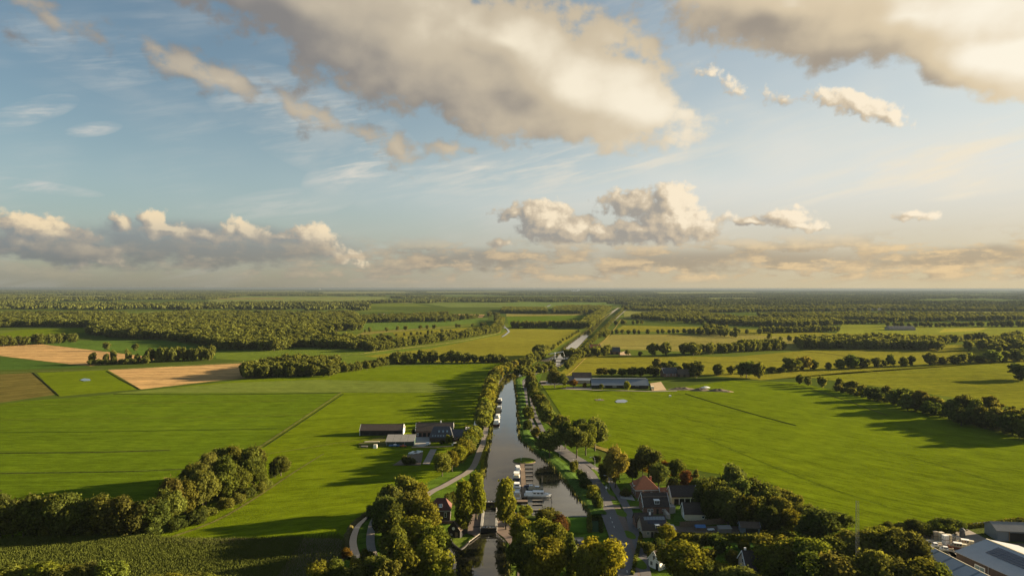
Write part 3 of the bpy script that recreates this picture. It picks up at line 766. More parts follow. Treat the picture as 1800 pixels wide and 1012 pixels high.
def lobes_for(kind, rng, H):
    """puffs (centre, radius) that make up a crown of height H"""
    L = []
    if kind == 'round':
        R0 = 0.37 * H; c = np.array((0, 0, 0.60 * H)); rz = 0.36 * H
        for k in range(24):
            d = rng.normal(0, 1, 3); d[2] = d[2] * .8 + .25; d /= np.linalg.norm(d)
            q = c + d * np.array((R0, R0, rz)) * rng.uniform(.5, .86); L.append((q, H * rng.uniform(.065, .165)))
        for k in range(5): L.append((c + rng.normal(0, .1 * H, 3), H * .19))
    elif kind == 'full':
        R0 = 0.36 * H; c = np.array((0, 0, 0.50 * H)); rz = 0.45 * H
        for k in range(28):
            d = rng.normal(0, 1, 3); d[2] = d[2] * .95; d /= np.linalg.norm(d)
            L.append((c + d * np.array((R0, R0, rz)) * rng.uniform(.5, .88), H * rng.uniform(.065, .165)))
        for k in range(6): L.append((c + rng.normal(0, .1 * H, 3), H * .19))
    elif kind == 'tall':
        for k in range(26):
            t = rng.uniform(0, 1); z = H * (.24 + .66 * t); rr = H * .25 * (1 - .55 * abs(t - .4) ** 1.3 * 1.6)
            a = rng.uniform(0, 2 * pi); L.append((np.array((cos(a) * rr * .62, sin(a) * rr * .62, z)), H * rng.uniform(.065, .14) * (1.1 - .35 * t)))
        for k in range(5): L.append((np.array((0, 0, H * (.3 + .13 * k))), H * .15))
    elif kind == 'column':
        for k in range(14):
            t = k / 13; z = H * (.14 + .8 * t); a = rng.uniform(0, 2 * pi); rr = H * .05
            L.append((np.array((cos(a) * rr, sin(a) * rr, z)), H * .105 * (1.15 - .65 * t ** 2)))
    elif kind == 'bush':
        R0 = .5 * H
        for k in range(11):
            a = rng.uniform(0, 2 * pi); r = R0 * sqrt(rng.uniform(0, 1)) * .8
            L.append((np.array((cos(a) * r, sin(a) * r, H * rng.uniform(.25, .68))), H * rng.uniform(.2, .31)))
    elif kind == 'cone':
        for k in range(16):
            t = k / 15; z = H * (.08 + .86 * t); a = rng.uniform(0, 2 * pi); rr = H * .15 * (1 - t)
            L.append((np.array((cos(a) * rr, sin(a) * rr, z)), H * (.14 * (1 - t) + .035)))
    return L


def crown_arrays(kind, seed, H, leaf, density=1.0, core=True):
    rng = np.random.default_rng(seed)
    L = lobes_for(kind, rng, H)
    Cs = np.array([c for c, r in L]); Rs = np.array([r for c, r in L])
    P, Nn = [], []
    for c, r in L:
        n = max(6, int(density * 4 * pi * r * r / (leaf * leaf) * .95))
        d = rng.normal(0, 1, (n, 3)); d /= np.linalg.norm(d, axis=1, keepdims=True)
        p = c + d * r * (rng.uniform(.82, 1.12, (n, 1)) + (rng.random((n, 1)) < .12) * rng.uniform(.1, .5, (n, 1)))
        inside = ((np.linalg.norm(p[:, None] - Cs[None], axis=2) / Rs[None]) < .80).any(1)
        p, d = p[~inside], d[~inside]
        keep = p[:, 2] > .05 * H
        P.append(p[keep]); Nn.append(d[keep])
    P, Nn = np.concatenate(P), np.concatenate(Nn)
    V = leaf_quads(P, Nn, leaf * 1.25, rng)
    nq = len(P)
    F = [(4 * i, 4 * i + 1, 4 * i + 2, 4 * i + 3) for i in range(nq)]
    if core:
        iv, jf = ico(); off = len(V); Vs = [V]
        for c, r in L:
            Vs.append(iv * r * .8 * rng.uniform(.9, 1.1, (len(iv), 1)) + c)
            F += [tuple(off + i for i in f) for f in jf]; off += len(iv)
        V = np.concatenate(Vs)
    return V, F


def tube(path, radii, n=6):
    V, F = [], []
    for i, (p, r) in enumerate(zip(path, radii)):
        p = Vector(p); q = Vector(path[min(i + 1, len(path) - 1)]) - Vector(path[max(i - 1, 0)])
        z = q.normalized(); x = z.orthogonal().normalized(); y = z.cross(x)
        for k in range(n): V.append(p + (x * cos(2 * pi * k / n) + y * sin(2 * pi * k / n)) * r)
    for i in range(len(path) - 1):
        for k in range(n): F.append((i * n + k, i * n + (k + 1) % n, (i + 1) * n + (k + 1) % n, (i + 1) * n + k))
    F.append(tuple(range((len(path) - 1) * n, len(path) * n)))
    return V, F


def trunk_arrays(kind, seed, H):
    rng = random.Random(seed)
    V, F = tube([(0, 0, -.2), (0, 0, .12 * H), (.01 * H, 0, .34 * H), (.015 * H, .01 * H, .62 * H)], [.027 * H, .02 * H, .016 * H, .006 * H], 7)
    if kind in ('full', 'round', 'tall', 'bush'):
        for k in range(5):
            a = 2 * pi * k / 5 + rng.uniform(-.4, .4); z0 = rng.uniform(.2, .4) * H; ln = rng.uniform(.16, .26) * H
            v, f = tube([(.005 * H, 0, z0), (cos(a) * ln * .5, sin(a) * ln * .5, z0 + ln * .55), (cos(a) * ln, sin(a) * ln, z0 + ln * 1.2)], [.011 * H, .007 * H, .003 * H], 5)
            o = len(V); V += v; F += [tuple(o + i for i in q) for q in f]
    return V, F


NOM = {'full': 13.0, 'round': 14.0, 'tall': 16.0, 'column': 16.0, 'bush': 5.0, 'cone': 12.0}
WID = {'full': .80, 'round': .78, 'tall': .60, 'column': .28, 'bush': 1.22, 'cone': .42}          # crown width / height
CROWN, TRUNK, WHOLE = {}, {}, {}
def build_variants():
    for kind, cnt in (('full', 6), ('round', 7), ('tall', 4), ('column', 2), ('bush', 5), ('cone', 1)):
        for s in range(cnt):
            H = NOM[kind]; lf = {'bush': .28}.get(kind, .38)
            V, F = crown_arrays(kind, 100 * s + len(kind), H, lf)
            CROWN[kind, 'near', s] = mesh('crown', V, F, LEAF)
            if kind in ('full', 'round', 'tall', 'bush') and s < 5:
                V, F = crown_arrays(kind, 100 * s + len(kind) + 7, H, lf * 1.7)
                CROWN[kind, 'mid', s] = mesh('crown', V, F, LEAF)
            v, f = trunk_arrays(kind, s, H); TRUNK[kind, s] = mesh('trunk', v, f, M['bark'], smooth=True)
            if kind in ('full', 'round', 'column', 'tall', 'bush') and s < 4:
                V, F = crown_arrays(kind, 55 + 10 * s + len(kind), H, lf * 3.0, .9)
                n0 = len(F); v, f = trunk_arrays('far', s, H); o = len(V)
                WHOLE[kind, s] = mesh('tree', [tuple(x) for x in V] + [tuple(x) for x in v], F + [tuple(o + i for i in q) for q in f], [LEAF, M['bark']], [0] * n0 + [1] * len(f))
build_variants()
NVAR = {'full': 6, 'round': 7, 'tall': 4, 'column': 2, 'bush': 5, 'cone': 1}
TNAME = {'full': 'broadleaf_tree', 'round': 'broadleaf_tree', 'tall': 'broadleaf_tree', 'column': 'columnar_tree', 'bush': 'shrub', 'cone': 'conifer_tree'}
TCAT = {'full': 'tree', 'round': 'tree', 'tall': 'tree', 'column': 'tree', 'bush': 'shrub', 'cone': 'tree'}
# leaf tints, multipliers of the foliage base; yellow and lime hold some sunlit colour
TINT = {'mid': (1, 1, 1), 'olive': (1.04, 1.0, .88), 'dark': (.62, .68, .7), 'lime': (1.36, 1.27, .75), 'yellow': (1.58, 1.40, .7), 'willow': (1.4, 1.32, 1.25), 'copper': (1.25, .5, .8), 'rust': (1.7, .85, .6), 'pine': (.5, .6, .75)}
TREES = []

def plant(x, y, h, w, kind, tint, label, group=None, near=None):
    """one tree: Empty at the foot > trunk, crown; a far small one is a single mesh"""
    r = RND
    s = r.randrange(NVAR[kind]); sz = h / NOM[kind]; sx = w / (WID[kind] * NOM[kind])
    d = sqrt(x * x + y * y)
    tc = TINT[tint] if isinstance(tint, str) else tint
    j = [r.uniform(.9, 1.1) for _ in range(3)]
    colr = (tc[0] * j[0], tc[1] * j[1] , tc[2] * j[2], 1)
    rz = r.uniform(0, 2 * pi)
    if d > 560 and (kind, s % 4) in WHOLE:
        o = link(TNAME[kind], WHOLE[kind, s % 4], None, (x, y, 0), rz); o.scale = (sx, sx, sz); o.color = colr
        tag(o, label, TCAT[kind], group); TREES.append(o); return o
    root = bpy.data.objects.new(TNAME[kind], None); COL.objects.link(root)
    root.empty_display_size = 1.0
    root.location = (x, y, 0); root.rotation_euler = (0, 0, rz); root.scale = (sx, sx, sz)
    tag(root, label, TCAT[kind], group)
    if d > 330 and kind in ('full', 'round', 'tall', 'bush'): cm = CROWN[kind, 'mid', s % min(5, NVAR[kind])]
    else: cm = CROWN[kind, 'near', s]
    c = link('crown', cm, root); c.color = colr
    link('trunk', TRUNK[kind, s], root)
    TREES.append(root)
    return root


def tree(px, by, ty, w, kind, tint, label, group=None):
    p = G(px, by); k = p.y / FPX
    return plant(p.x, p.y, max(1.2, (by - ty) * k), w * k, kind, tint, label, group)


ORD = 'first second third fourth fifth sixth seventh eighth ninth tenth eleventh twelfth thirteenth fourteenth fifteenth sixteenth seventeenth eighteenth nineteenth twentieth'.split()
ORD += ['twenty-' + o for o in ORD[:9]] + ['thirtieth'] + ['thirty-' + o for o in ORD[:9]]
def row(px, n, h, w, kinds, tints, label, group, jit=0.8):
    """n trees evenly along a surveyed line; label has {} for the ordinal"""
    P = [np.array(tuple(G(*p))[:2]) for p in px]
    seg = [np.linalg.norm(b - a) for a, b in zip(P, P[1:])]; tot = sum(seg); cum = np.concatenate([[0], np.cumsum(seg)])
    for k in range(n):
        s = tot * (k + .5) / n; i = min(int(np.searchsorted(cum, s) - 1), len(seg) - 1); i = max(i, 0)
        q = P[i] + (P[i + 1] - P[i]) * ((s - cum[i]) / seg[i])
        plant(q[0] + RND.uniform(-jit, jit), q[1] + RND.uniform(-jit, jit), RND.uniform(*h), RND.uniform(*w), RND.choice(kinds), RND.choice(tints), label.format(ORD[k]), group)


def inside(poly, x, y):
    c = False; n = len(poly)
    for i in range(n):
        x1, y1 = poly[i]; x2, y2 = poly[(i + 1) % n]
        if (y1 > y) != (y2 > y) and x < (x2 - x1) * (y - y1) / (y2 - y1) + x1: c = not c
    return c


def poisson(poly, spacing, cap=100000, jit=None, seed=1):
    """jittered grid of points inside a ground polygon"""
    rng = np.random.default_rng(seed)
    A = np.array(poly); x0, y0 = A.min(0); x1, y1 = A.max(0)
    gx, gy = np.meshgrid(np.arange(x0, x1, spacing), np.arange(y0, y1, spacing))
    P = np.stack([gx.ravel(), gy.ravel()], 1) + rng.uniform(-.42, .42, (gx.size, 2)) * spacing
    ins = np.zeros(len(P), bool); n = len(A)
    for i in range(n):
        a, b = A[i], A[(i + 1) % n]
        cond = (a[1] > P[:, 1]) != (b[1] > P[:, 1])
        with np.errstate(divide='ignore', invalid='ignore'):
            xi = (b[0] - a[0]) * (P[:, 1] - a[1]) / (b[1] - a[1]) + a[0]
        ins ^= cond & (P[:, 0] < xi)
    return P[ins][:cap]


def grove(px, spacing, h, w, kinds, tints, label, group, seed=1):
    poly = [tuple(G(*p))[:2] for p in px]
    for q in poisson(poly, spacing, seed=seed):
        plant(q[0], q[1], RND.uniform(*h), RND.uniform(*w), RND.choice(kinds), RND.choice(tints), label, group)


# wood at lower left: a dark front row, then a rounded wood behind the pale grass edge
WOODG = 'trees of the dark wood beside the maize field'
row([(-12, 944), (60, 945), (140, 946), (220, 945), (285, 938)], 13, (12, 14.5), (10, 12.5), ['full'], ['olive', 'mid', 'dark'], '{} tree from the left in the dark row above the maize', WOODG)
grove([(292, 934), (330, 916), (400, 886), (472, 846), (460, 832), (430, 830), (385, 842), (340, 870), (296, 905)], 6.6, (11, 15), (8, 10.5), ['round', 'full', 'full'], ['olive', 'olive', 'mid'], 'olive green tree crowded into the rounded wood at lower left', WOODG)
row([(300, 938), (400, 894), (478, 852)], 8, (4, 6), (5, 7), ['bush'], ['olive', 'dark'], '{} shrub along the grass edge of the rounded wood', 'shrubs along the edge of the wood', .5)
tree(494, 836, 799, 33, 'round', 'olive', 'lone round tree standing just right of the rounded wood')
tree(484, 840, 808, 20, 'bush', 'dark', 'dark shrub between the lone round tree and the wood')
# thicket tops at the bottom edge of the view
row([(10, 1052), (60, 1050), (120, 1050), (200, 1052)], 7, (8, 9.5), (8, 10), ['round'], ['lime', 'olive', 'mid'], '{} treetop from the left along the bottom edge below the maize', 'treetops below the maize field')
row([(258, 1054), (320, 1052), (378, 1056)], 4, (6.4, 7.6), (6, 8), ['round'], ['lime', 'olive'], '{} low treetop in the middle of the maize field edge', 'treetops below the maize field')
tree(560, 1040, 984, 44, 'round', 'yellow', 'yellowish tree at the lower right corner of the maize')
tree(590, 1030, 983, 40, 'round', 'olive', 'olive tree at the foot of the curved ditch')
tree(608, 980, 962, 22, 'bush', 'rust', 'small orange brown shrub beside the pale ditch')
tree(632, 1012, 968, 30, 'bush', 'yellow', 'yellow green shrub between the ditch and the track')
tree(646, 1005, 962, 30, 'round', 'olive', 'small olive tree in front of the curved track')
tree(620, 1055, 990, 60, 'round', 'dark', 'dark tree at the bottom edge below the ditch')
# avenue of big trees left of the lock
AV = 'big trees of the avenue left of the lock'
for px, by, ty, w, k, t, lab in [
    (714, 902, 833, 56, 'full', 'willow', 'pale tree at the far end of the avenue, highest in the photo'),
    (690, 912, 848, 50, 'full', 'mid', 'avenue tree leaning over the green meadow, far left side'),
    (735, 906, 846, 44, 'full', 'lime', 'lighter avenue tree beside the towpath bend'),
    (676, 935, 868, 48, 'full', 'mid', 'avenue tree at the left above the curved track'),
    (722, 938, 862, 66, 'full', 'willow', 'broad pale tree in the middle of the avenue'),
    (694, 958, 886, 62, 'full', 'olive', 'avenue tree straight right of the curved track'),
    (746, 952, 880, 56, 'full', 'lime', 'avenue tree nearest the lock house'),
    (730, 982, 903, 70, 'full', 'lime', 'broad lime green avenue tree below the lock house'),
    (764, 992, 918, 54, 'full', 'lime', 'avenue tree overhanging the side channel'),
    (698, 1000, 924, 60, 'full', 'olive', 'olive avenue tree right of the end of the ditch'),
    (756, 1034, 945, 76, 'full', 'lime', 'large bright avenue tree at the edge of the lower pool'),
    (716, 1042, 958, 76, 'full', 'lime', 'large bright avenue tree near the bottom of the view'),
    (776, 1056, 984, 50, 'round', 'yellow', 'bright avenue tree at the bottom edge by the water'),
    (662, 1030, 968, 52, 'full', 'mid', 'dark green tree at the left foot of the avenue'),
    (684, 1062, 984, 70, 'full', 'mid', 'avenue tree cut by the bottom edge of the view'),
    (664, 935, 893, 26, 'bush', 'dark', 'dark shrub between the track and the meadow'),
    (655, 908, 884, 22, 'bush', 'mid', 'shrub at the head of the curved ditch')]:
    tree(px, by, ty, w, k, t, lab, AV)
# beside the lock
tree(838, 914, 829, 40, 'tall', 'lime', 'tall yellow green tree behind, at the upper left lock gate')
tree(817, 937, 842, 46, 'tall', 'lime', 'tall yellow green tree over the paved left side of the lock')
tree(890, 931, 838, 44, 'tall', 'lime', 'tall slender yellow green tree right of the lock chamber')
for px, by, ty, w, lab in [(784, 893, 866, 26, 'dark shrub behind the roof of the lock house'), (799, 886, 862, 28, 'dark shrub on the bank above the lock house'), (812, 880, 858, 24, 'dark shrub at the water above the lock')]:
    tree(px, by, ty, w, 'bush', 'dark', lab)
# lower middle, between canal and road
for px, by, ty, w, k, t, lab in [
    (918, 978, 905, 40, 'round', 'lime', 'lime green tree right of the lower lock gate'),
    (945, 990, 908, 62, 'round', 'lime', 'broad lime green tree below the marina'),
    (972, 995, 914, 56, 'round', 'lime', 'lime green tree in front of the garden lawn'),
    (922, 1030, 938, 62, 'round', 'mid', 'shaded tree at the bottom edge beside the pool'),
    (962, 1042, 942, 72, 'round', 'lime', 'big lime tree at the bottom edge left of the parked cars'),
    (900, 985, 945, 22, 'bush', 'mid', 'shrub on the grassy edge of the lower pool'),
    (984, 955, 902, 34, 'round', 'copper', 'copper coloured tree beside the garden lawn'),
    (999, 934, 908, 15, 'bush', 'willow', 'small pale shrub next to the copper tree'),
    (966, 913, 892, 46, 'bush', 'mid', 'rounded shrub at the south edge of the marina basin'),
    (926, 905, 886, 24, 'bush', 'lime', 'lime shrub in front of the boat jetty'),
    (1004, 1022, 934, 26, 'column', 'olive', 'narrow dark tree left of the white parked car'),
    (1062, 1042, 938, 88, 'round', 'yellow', 'very broad yellow green tree beside the main road'),
    (1034, 1050, 962, 50, 'round', 'lime', 'yellow green tree right of the parked cars')]:
    tree(px, by, ty, w, k, t, lab)
# basin bank and road trees
BK = 'shrubs on the bank between the basin and the road'
for px, by, ty, w, t, lab in [(1010, 829, 808, 18, 'olive', 'small shrub at the head of the basin bank'), (1022, 846, 826, 22, 'dark', 'dark shrub on the basin bank by the field entrance'),
                              (1031, 860, 836, 24, 'dark', 'second dark shrub down the basin bank'), (1041, 876, 850, 28, 'lime', 'sunlit shrub halfway down the basin bank'), (1051, 893, 862, 26, 'olive', 'lowest shrub on the basin bank')]:
    tree(px, by, ty, w, 'bush', t, lab, BK)
RT = 'trees along the main road'
for px, by, ty, w, k, t, lab in [
    (966, 806, 750, 46, 'round', 'mid', 'round dark tree between the basin and the road bend'),
    (984, 770, 728, 34, 'round', 'olive', 'round tree on the meadow side of the road bend'),
    (994, 790, 744, 36, 'round', 'dark', 'dark round tree in the clump over the road'),
    (1014, 806, 748, 44, 'round', 'mid', 'tree with two visible trunks on the road verge'),
    (1030, 800, 745, 38, 'round', 'olive', 'olive tree in the clump over the cycle path'),
    (1022, 772, 736, 34, 'round', 'dark', 'dark treetop at the back of the road clump'),
    (1046, 792, 736, 46, 'round', 'mid', 'broad tree at the meadow edge of the road clump'),
    (1056, 775, 742, 30, 'round', 'olive', 'lower tree at the right end of the road clump'),
    (927, 737, 712, 26, 'bush', 'olive', 'olive shrub on the bank across the road narrowing'),
    (928, 756, 738, 18, 'bush', 'dark', 'dark shrub on the canal bank below the narrowing'),
    (940, 768, 750, 20, 'bush', 'olive', 'olive shrub beside the old bank wall'),
    (1050, 812, 798, 16, 'bush', 'dark', 'small dark shrub at the field entrance')]:
    tree(px, by, ty, w, k, t, lab, RT)
row([(932, 676), (938, 694), (944, 708), (950, 722), (957, 736), (964, 748)], 11, (9, 12), (9, 11), ['full'], ['mid', 'olive', 'dark'], '{} roadside tree from the canal bend towards the camera', RT, .6)
# towpath willows, left bank
row([(770, 840), (783, 834), (797, 826), (811, 816), (822, 802), (830, 788), (836, 776)], 9, (8.5, 10.5), (7.5, 9.5), ['round'], ['willow', 'lime'], '{} pollard willow from the avenue, in front of the left farm', 'willows between the left farm and the towpath', .6)
row([(848, 755), (853, 736), (856, 718), (860, 700), (864, 684), (872, 668), (886, 657), (905, 650)], 24, (9.5, 12), (10, 12.5), ['full'], ['willow', 'olive', 'lime'], '{} tree of the towpath row counted from the left farm', 'trees of the towpath row', .5)
# village garden trees
VG = 'garden trees of the village'
for px, by, ty, w, k, t, lab in [
    (1082, 858, 788, 46, 'round', 'willow', 'big pale tree left of the red roofed house'),
    (1062, 846, 808, 22, 'bush', 'dark', 'dark shrub under the big pale tree'),
    (1112, 848, 806, 30, 'round', 'dark', 'dark tree between the pale tree and the red roof'),
    (1140, 846, 780, 46, 'round', 'mid', 'tall round tree behind the red roofed house'),
    (1130, 838, 800, 24, 'round', 'rust', 'orange tinted tree behind the red roof'),
    (1158, 856, 814, 40, 'round', 'mid', 'green tree right behind the red roof'),
    (1172, 846, 810, 24, 'round', 'rust', 'reddish treetop behind the village garden'),
    (1188, 850, 804, 34, 'round', 'olive', 'olive tree at the back of the village garden'),
    (1207, 862, 826, 26, 'round', 'copper', 'small copper tree behind the dark barn'),
    (1184, 864, 838, 24, 'bush', 'mid', 'green shrub behind the small red roof'),
    (1222, 862, 824, 14, 'column', 'olive', 'thin tree standing against the meadow'),
    (1228, 872, 838, 30, 'round', 'dark', 'dark tree left of the big garden wood'),
    (1100, 872, 856, 20, 'bush', 'mid', 'shrub left of the red roofed house'),
    (1174, 956, 922, 34, 'round', 'yellow', 'yellow tree in front of the solar panel house'),
    (1210, 956, 936, 22, 'bush', 'yellow', 'small yellow shrub right of the yellow tree'),
    (1206, 1024, 950, 92, 'round', 'lime', 'very broad yellow green tree at the bottom of the village'),
    (1272, 1034, 985, 56, 'round', 'yellow', 'bright treetop at the bottom edge beside the dark roof'),
    (1244, 1040, 990, 40, 'round', 'mid', 'shaded treetop between two bright trees at the bottom'),
    (1140, 972, 950, 28, 'bush', 'dark', 'dark shrub above the white gabled house'),
    (1158, 968, 946, 30, 'bush', 'dark', 'dark shrub behind the white gabled house'),
    (1306, 965, 948, 26, 'bush', 'yellow', 'yellow shrub in the dark garden'),
    (1290, 992, 966, 30, 'bush', 'olive', 'olive shrub above the dark roof at the bottom'),
    (1452, 962, 890, 78, 'round', 'dark', 'broad dark tree against the meadow at lower right'),
    (1424, 958, 906, 44, 'round', 'dark', 'dark tree left of the broad dark tree')]:
    tree(px, by, ty, w, k, t, lab, VG)
GW = 'trees of the garden wood behind the village'
for i, (px, by, ty, w, t) in enumerate([(1290, 892, 812, 52, 'mid'), (1262, 908, 832, 56, 'dark'), (1302, 912, 838, 56, 'mid'), (1322, 905, 836, 48, 'dark'), (1346, 914, 842, 52, 'olive'), (1280, 922, 852, 54, 'mid'), (1252, 918, 856, 38, 'dark'),
                                        (1312, 926, 866, 42, 'olive'), (1376, 908, 850, 46, 'olive'), (1396, 914, 866, 36, 'olive'), (1372, 926, 870, 46, 'mid'), (1408, 926, 882, 36, 'olive'), (1336, 926, 872, 46, 'mid'), (1240, 902, 846, 36, 'dark'), (1356, 934, 886, 38, 'dark'), (1392, 936, 892, 34, 'lime'), (1268, 896, 838, 40, 'dark'), (1330, 890, 846, 40, 'mid')]):
    tree(px, by, ty, w, 'full', t, 'dense tree of the garden wood between the village and the big meadow', GW)
tree(1366, 928, 876, 24, 'cone', 'dark', 'dark pointed conifer in the garden wood')
DG = 'trees of the dark gardens at lower right'
for px, by, ty, w, t, lab in [(1236, 962, 936, 40, 'dark', 'dark shrub mass left below the hedge'), (1262, 970, 940, 44, 'dark', 'dark shrub mass below the hedge'), (1220, 980, 952, 36, 'dark', 'dark shrub right of the broad yellow green tree'),
                              (1250, 990, 962, 40, 'dark', 'dark shrub above the bright bottom tree'), (1330, 990, 960, 40, 'olive', 'olive shrub right of the dark lawn')]:
    tree(px, by, ty, w, 'bush', t, lab, DG)
row([(1350, 1020), (1380, 1016), (1412, 1022), (1440, 1026)], 5, (11, 13), (10.5, 13), ['full'], ['olive', 'lime'], '{} yellow topped tree from the left, right of the dark lawn', DG, 1)
row([(1462, 1012), (1490, 1004), (1520, 1004), (1548, 1006), (1584, 1008), (1612, 1010)], 7, (10.5, 12.5), (10, 12), ['full'], ['olive', 'mid'], '{} tree from the left in the belt left of the yard', DG, 1)
row([(1400, 1062), (1440, 1066), (1490, 1062), (1540, 1062), (1590, 1066), (1640, 1062), (1672, 1066)], 8, (11, 14), (11, 14), ['full'], ['olive', 'dark', 'mid'], '{} treetop from the left along the bottom edge near the mast', DG, 1)
row([(1290, 1064), (1340, 1066)], 2, (9, 10), (9, 10), ['round'], ['mid'], '{} dark treetop in front of the roof at the bottom edge', DG, 1)
row([(1360, 962), (1420, 970), (1470, 975), (1520, 960), (1560, 952)], 7, (5, 7), (6, 8), ['full'], ['lime', 'olive'], '{} lower tree from the left below the broad dark tree', DG, 1)
row([(1548, 946), (1580, 946), (1610, 945), (1640, 942), (1672, 940), (1690, 938)], 7, (5, 6.4), (5.5, 7.5), ['full'], ['olive', 'dark', 'dark'], '{} small tree from the left along the back of the yard', 'small trees behind the yard', .5)
# diagonal row between the right meadows
DR = 'trees of the diagonal row between the right meadows'
for i, (px, by, ty, w) in enumerate([(1407, 675, 658, 12), (1421, 678, 660, 12), (1445, 681, 660, 16), (1475, 685, 665, 13), (1497, 690, 667, 22), (1517, 694, 676, 16), (1537, 704, 678, 28), (1558, 703, 680, 20), (1570, 711, 686, 20), (1588, 712, 680, 26),
                                     (1596, 721, 694, 28), (1620, 722, 686, 30), (1636, 730, 705, 24), (1652, 727, 698, 26), (1676, 738, 702, 30), (1700, 738, 691, 30), (1716, 744, 704, 28), (1742, 742, 697, 34), (1732, 752, 716, 32), (1756, 756, 716, 32), (1774, 752, 714, 30), (1780, 764, 720, 34), (1798, 760, 716, 32), (1806, 772, 724, 36), (1690, 748, 716, 28), (1830, 772, 725, 36)]):
    tree(px, by, ty - (by - ty) * .06, w * (1.12 if i < 9 else 1.38), 'full', ('dark', 'mid', 'olive')[i % 3], ORD[i] + ' dark tree of the diagonal row, from its far left end', DR)
row([(1470, 686), (1560, 708), (1640, 728), (1720, 748), (1800, 768)], 22, (3, 5.5), (5, 8), ['bush'], ['dark', 'olive'], '{} shrub under the diagonal row, from its far left end', 'shrubs under the diagonal row')
tree(1797, 668, 636, 44, 'full', 'dark', 'dark tree alone in the field at the right edge')
# hedgerow behind the cow barn
HR = 'trees of the long hedgerow in the right fields'
for i, (px, by, ty, w) in enumerate([(1190, 660, 641, 18), (1208, 660, 634, 22), (1224, 664, 633, 26), (1263, 660, 638, 20), (1285, 658, 640, 18), (1312, 664, 633, 32), (1336, 665, 635, 22), (1356, 656, 643, 18), (1372, 655, 645, 16), (1390, 653, 625, 34), (1412, 651, 624, 32), (1430, 650, 630, 22),
                                     (1456, 649, 636, 12), (1476, 648, 630, 20), (1495, 648, 622, 26), (1516, 647, 625, 26), (1542, 646, 626, 20), (1551, 645, 631, 14), (1566, 644, 622, 16), (1588, 644, 626, 16), (1601, 643, 622, 14), (1634, 642, 618, 24), (1658, 641, 626, 22),
                                     (1676, 640, 624, 22), (1692, 639, 620, 18), (1706, 638, 618, 18), (1722, 638, 624, 22), (1742, 637, 614, 30), (1762, 636, 614, 26), (1782, 635, 612, 30), (1800, 634, 610, 30)]):
    tree(px, by, ty, w, 'full', ('mid', 'olive', 'dark')[i % 3], ORD[i] + ' round tree of the hedgerow, counted from the cow barn', HR)
for px, by, ty, w, t, lab in [(975, 681, 651, 28, 'mid', 'tree left of the cow barn yard'), (990, 683, 659, 18, 'olive', 'smaller tree beside the cow barn yard'), (1008, 682, 667, 14, 'rust', 'small round tree in front of the cow barn'), (1028, 681, 671, 8, 'rust', 'little reddish shrub in front of the cow barn'),
                              (1057, 684, 674, 8, 'olive', 'little shrub before the long barn roof'), (1103, 685, 669, 12, 'yellow', 'small yellow tree before the long barn')]:
    tree(px, by, ty, w, 'bush' if w < 13 else 'round', t, lab)
CB = 'trees behind the cow barn'
for i, (px, by, ty, w) in enumerate([(1058, 660, 645, 22), (1076, 660, 646, 18), (1094, 660, 645, 20), (1112, 660, 644, 20), (1128, 661, 644, 18), (1148, 662, 640, 26), (1156, 650, 628, 18), (1170, 655, 634, 20), (1182, 650, 632, 18)]):
    tree(px, by, ty, w, 'full', ('mid', 'dark')[i % 2], ORD[i] + ' tree from the left behind the long barn', CB)
# left farm yard
tree(720, 816, 797, 26, 'bush', 'dark', 'round dark shrub in the garden below the left farm')
tree(790, 779, 764, 12, 'bush', 'lime', 'lime green shrub before the slate farmhouse')
tree(777, 780, 773, 10, 'bush', 'dark', 'dark little shrub before the slate farmhouse')
tree(812, 776, 768, 18, 'bush', 'dark', 'dark shrub in front of the low farm wing')
tree(727, 764, 753, 10, 'bush', 'dark', 'dark shrub between the two long farm barns')
tree(820, 757, 746, 12, 'bush', 'olive', 'olive shrub behind the white camper')


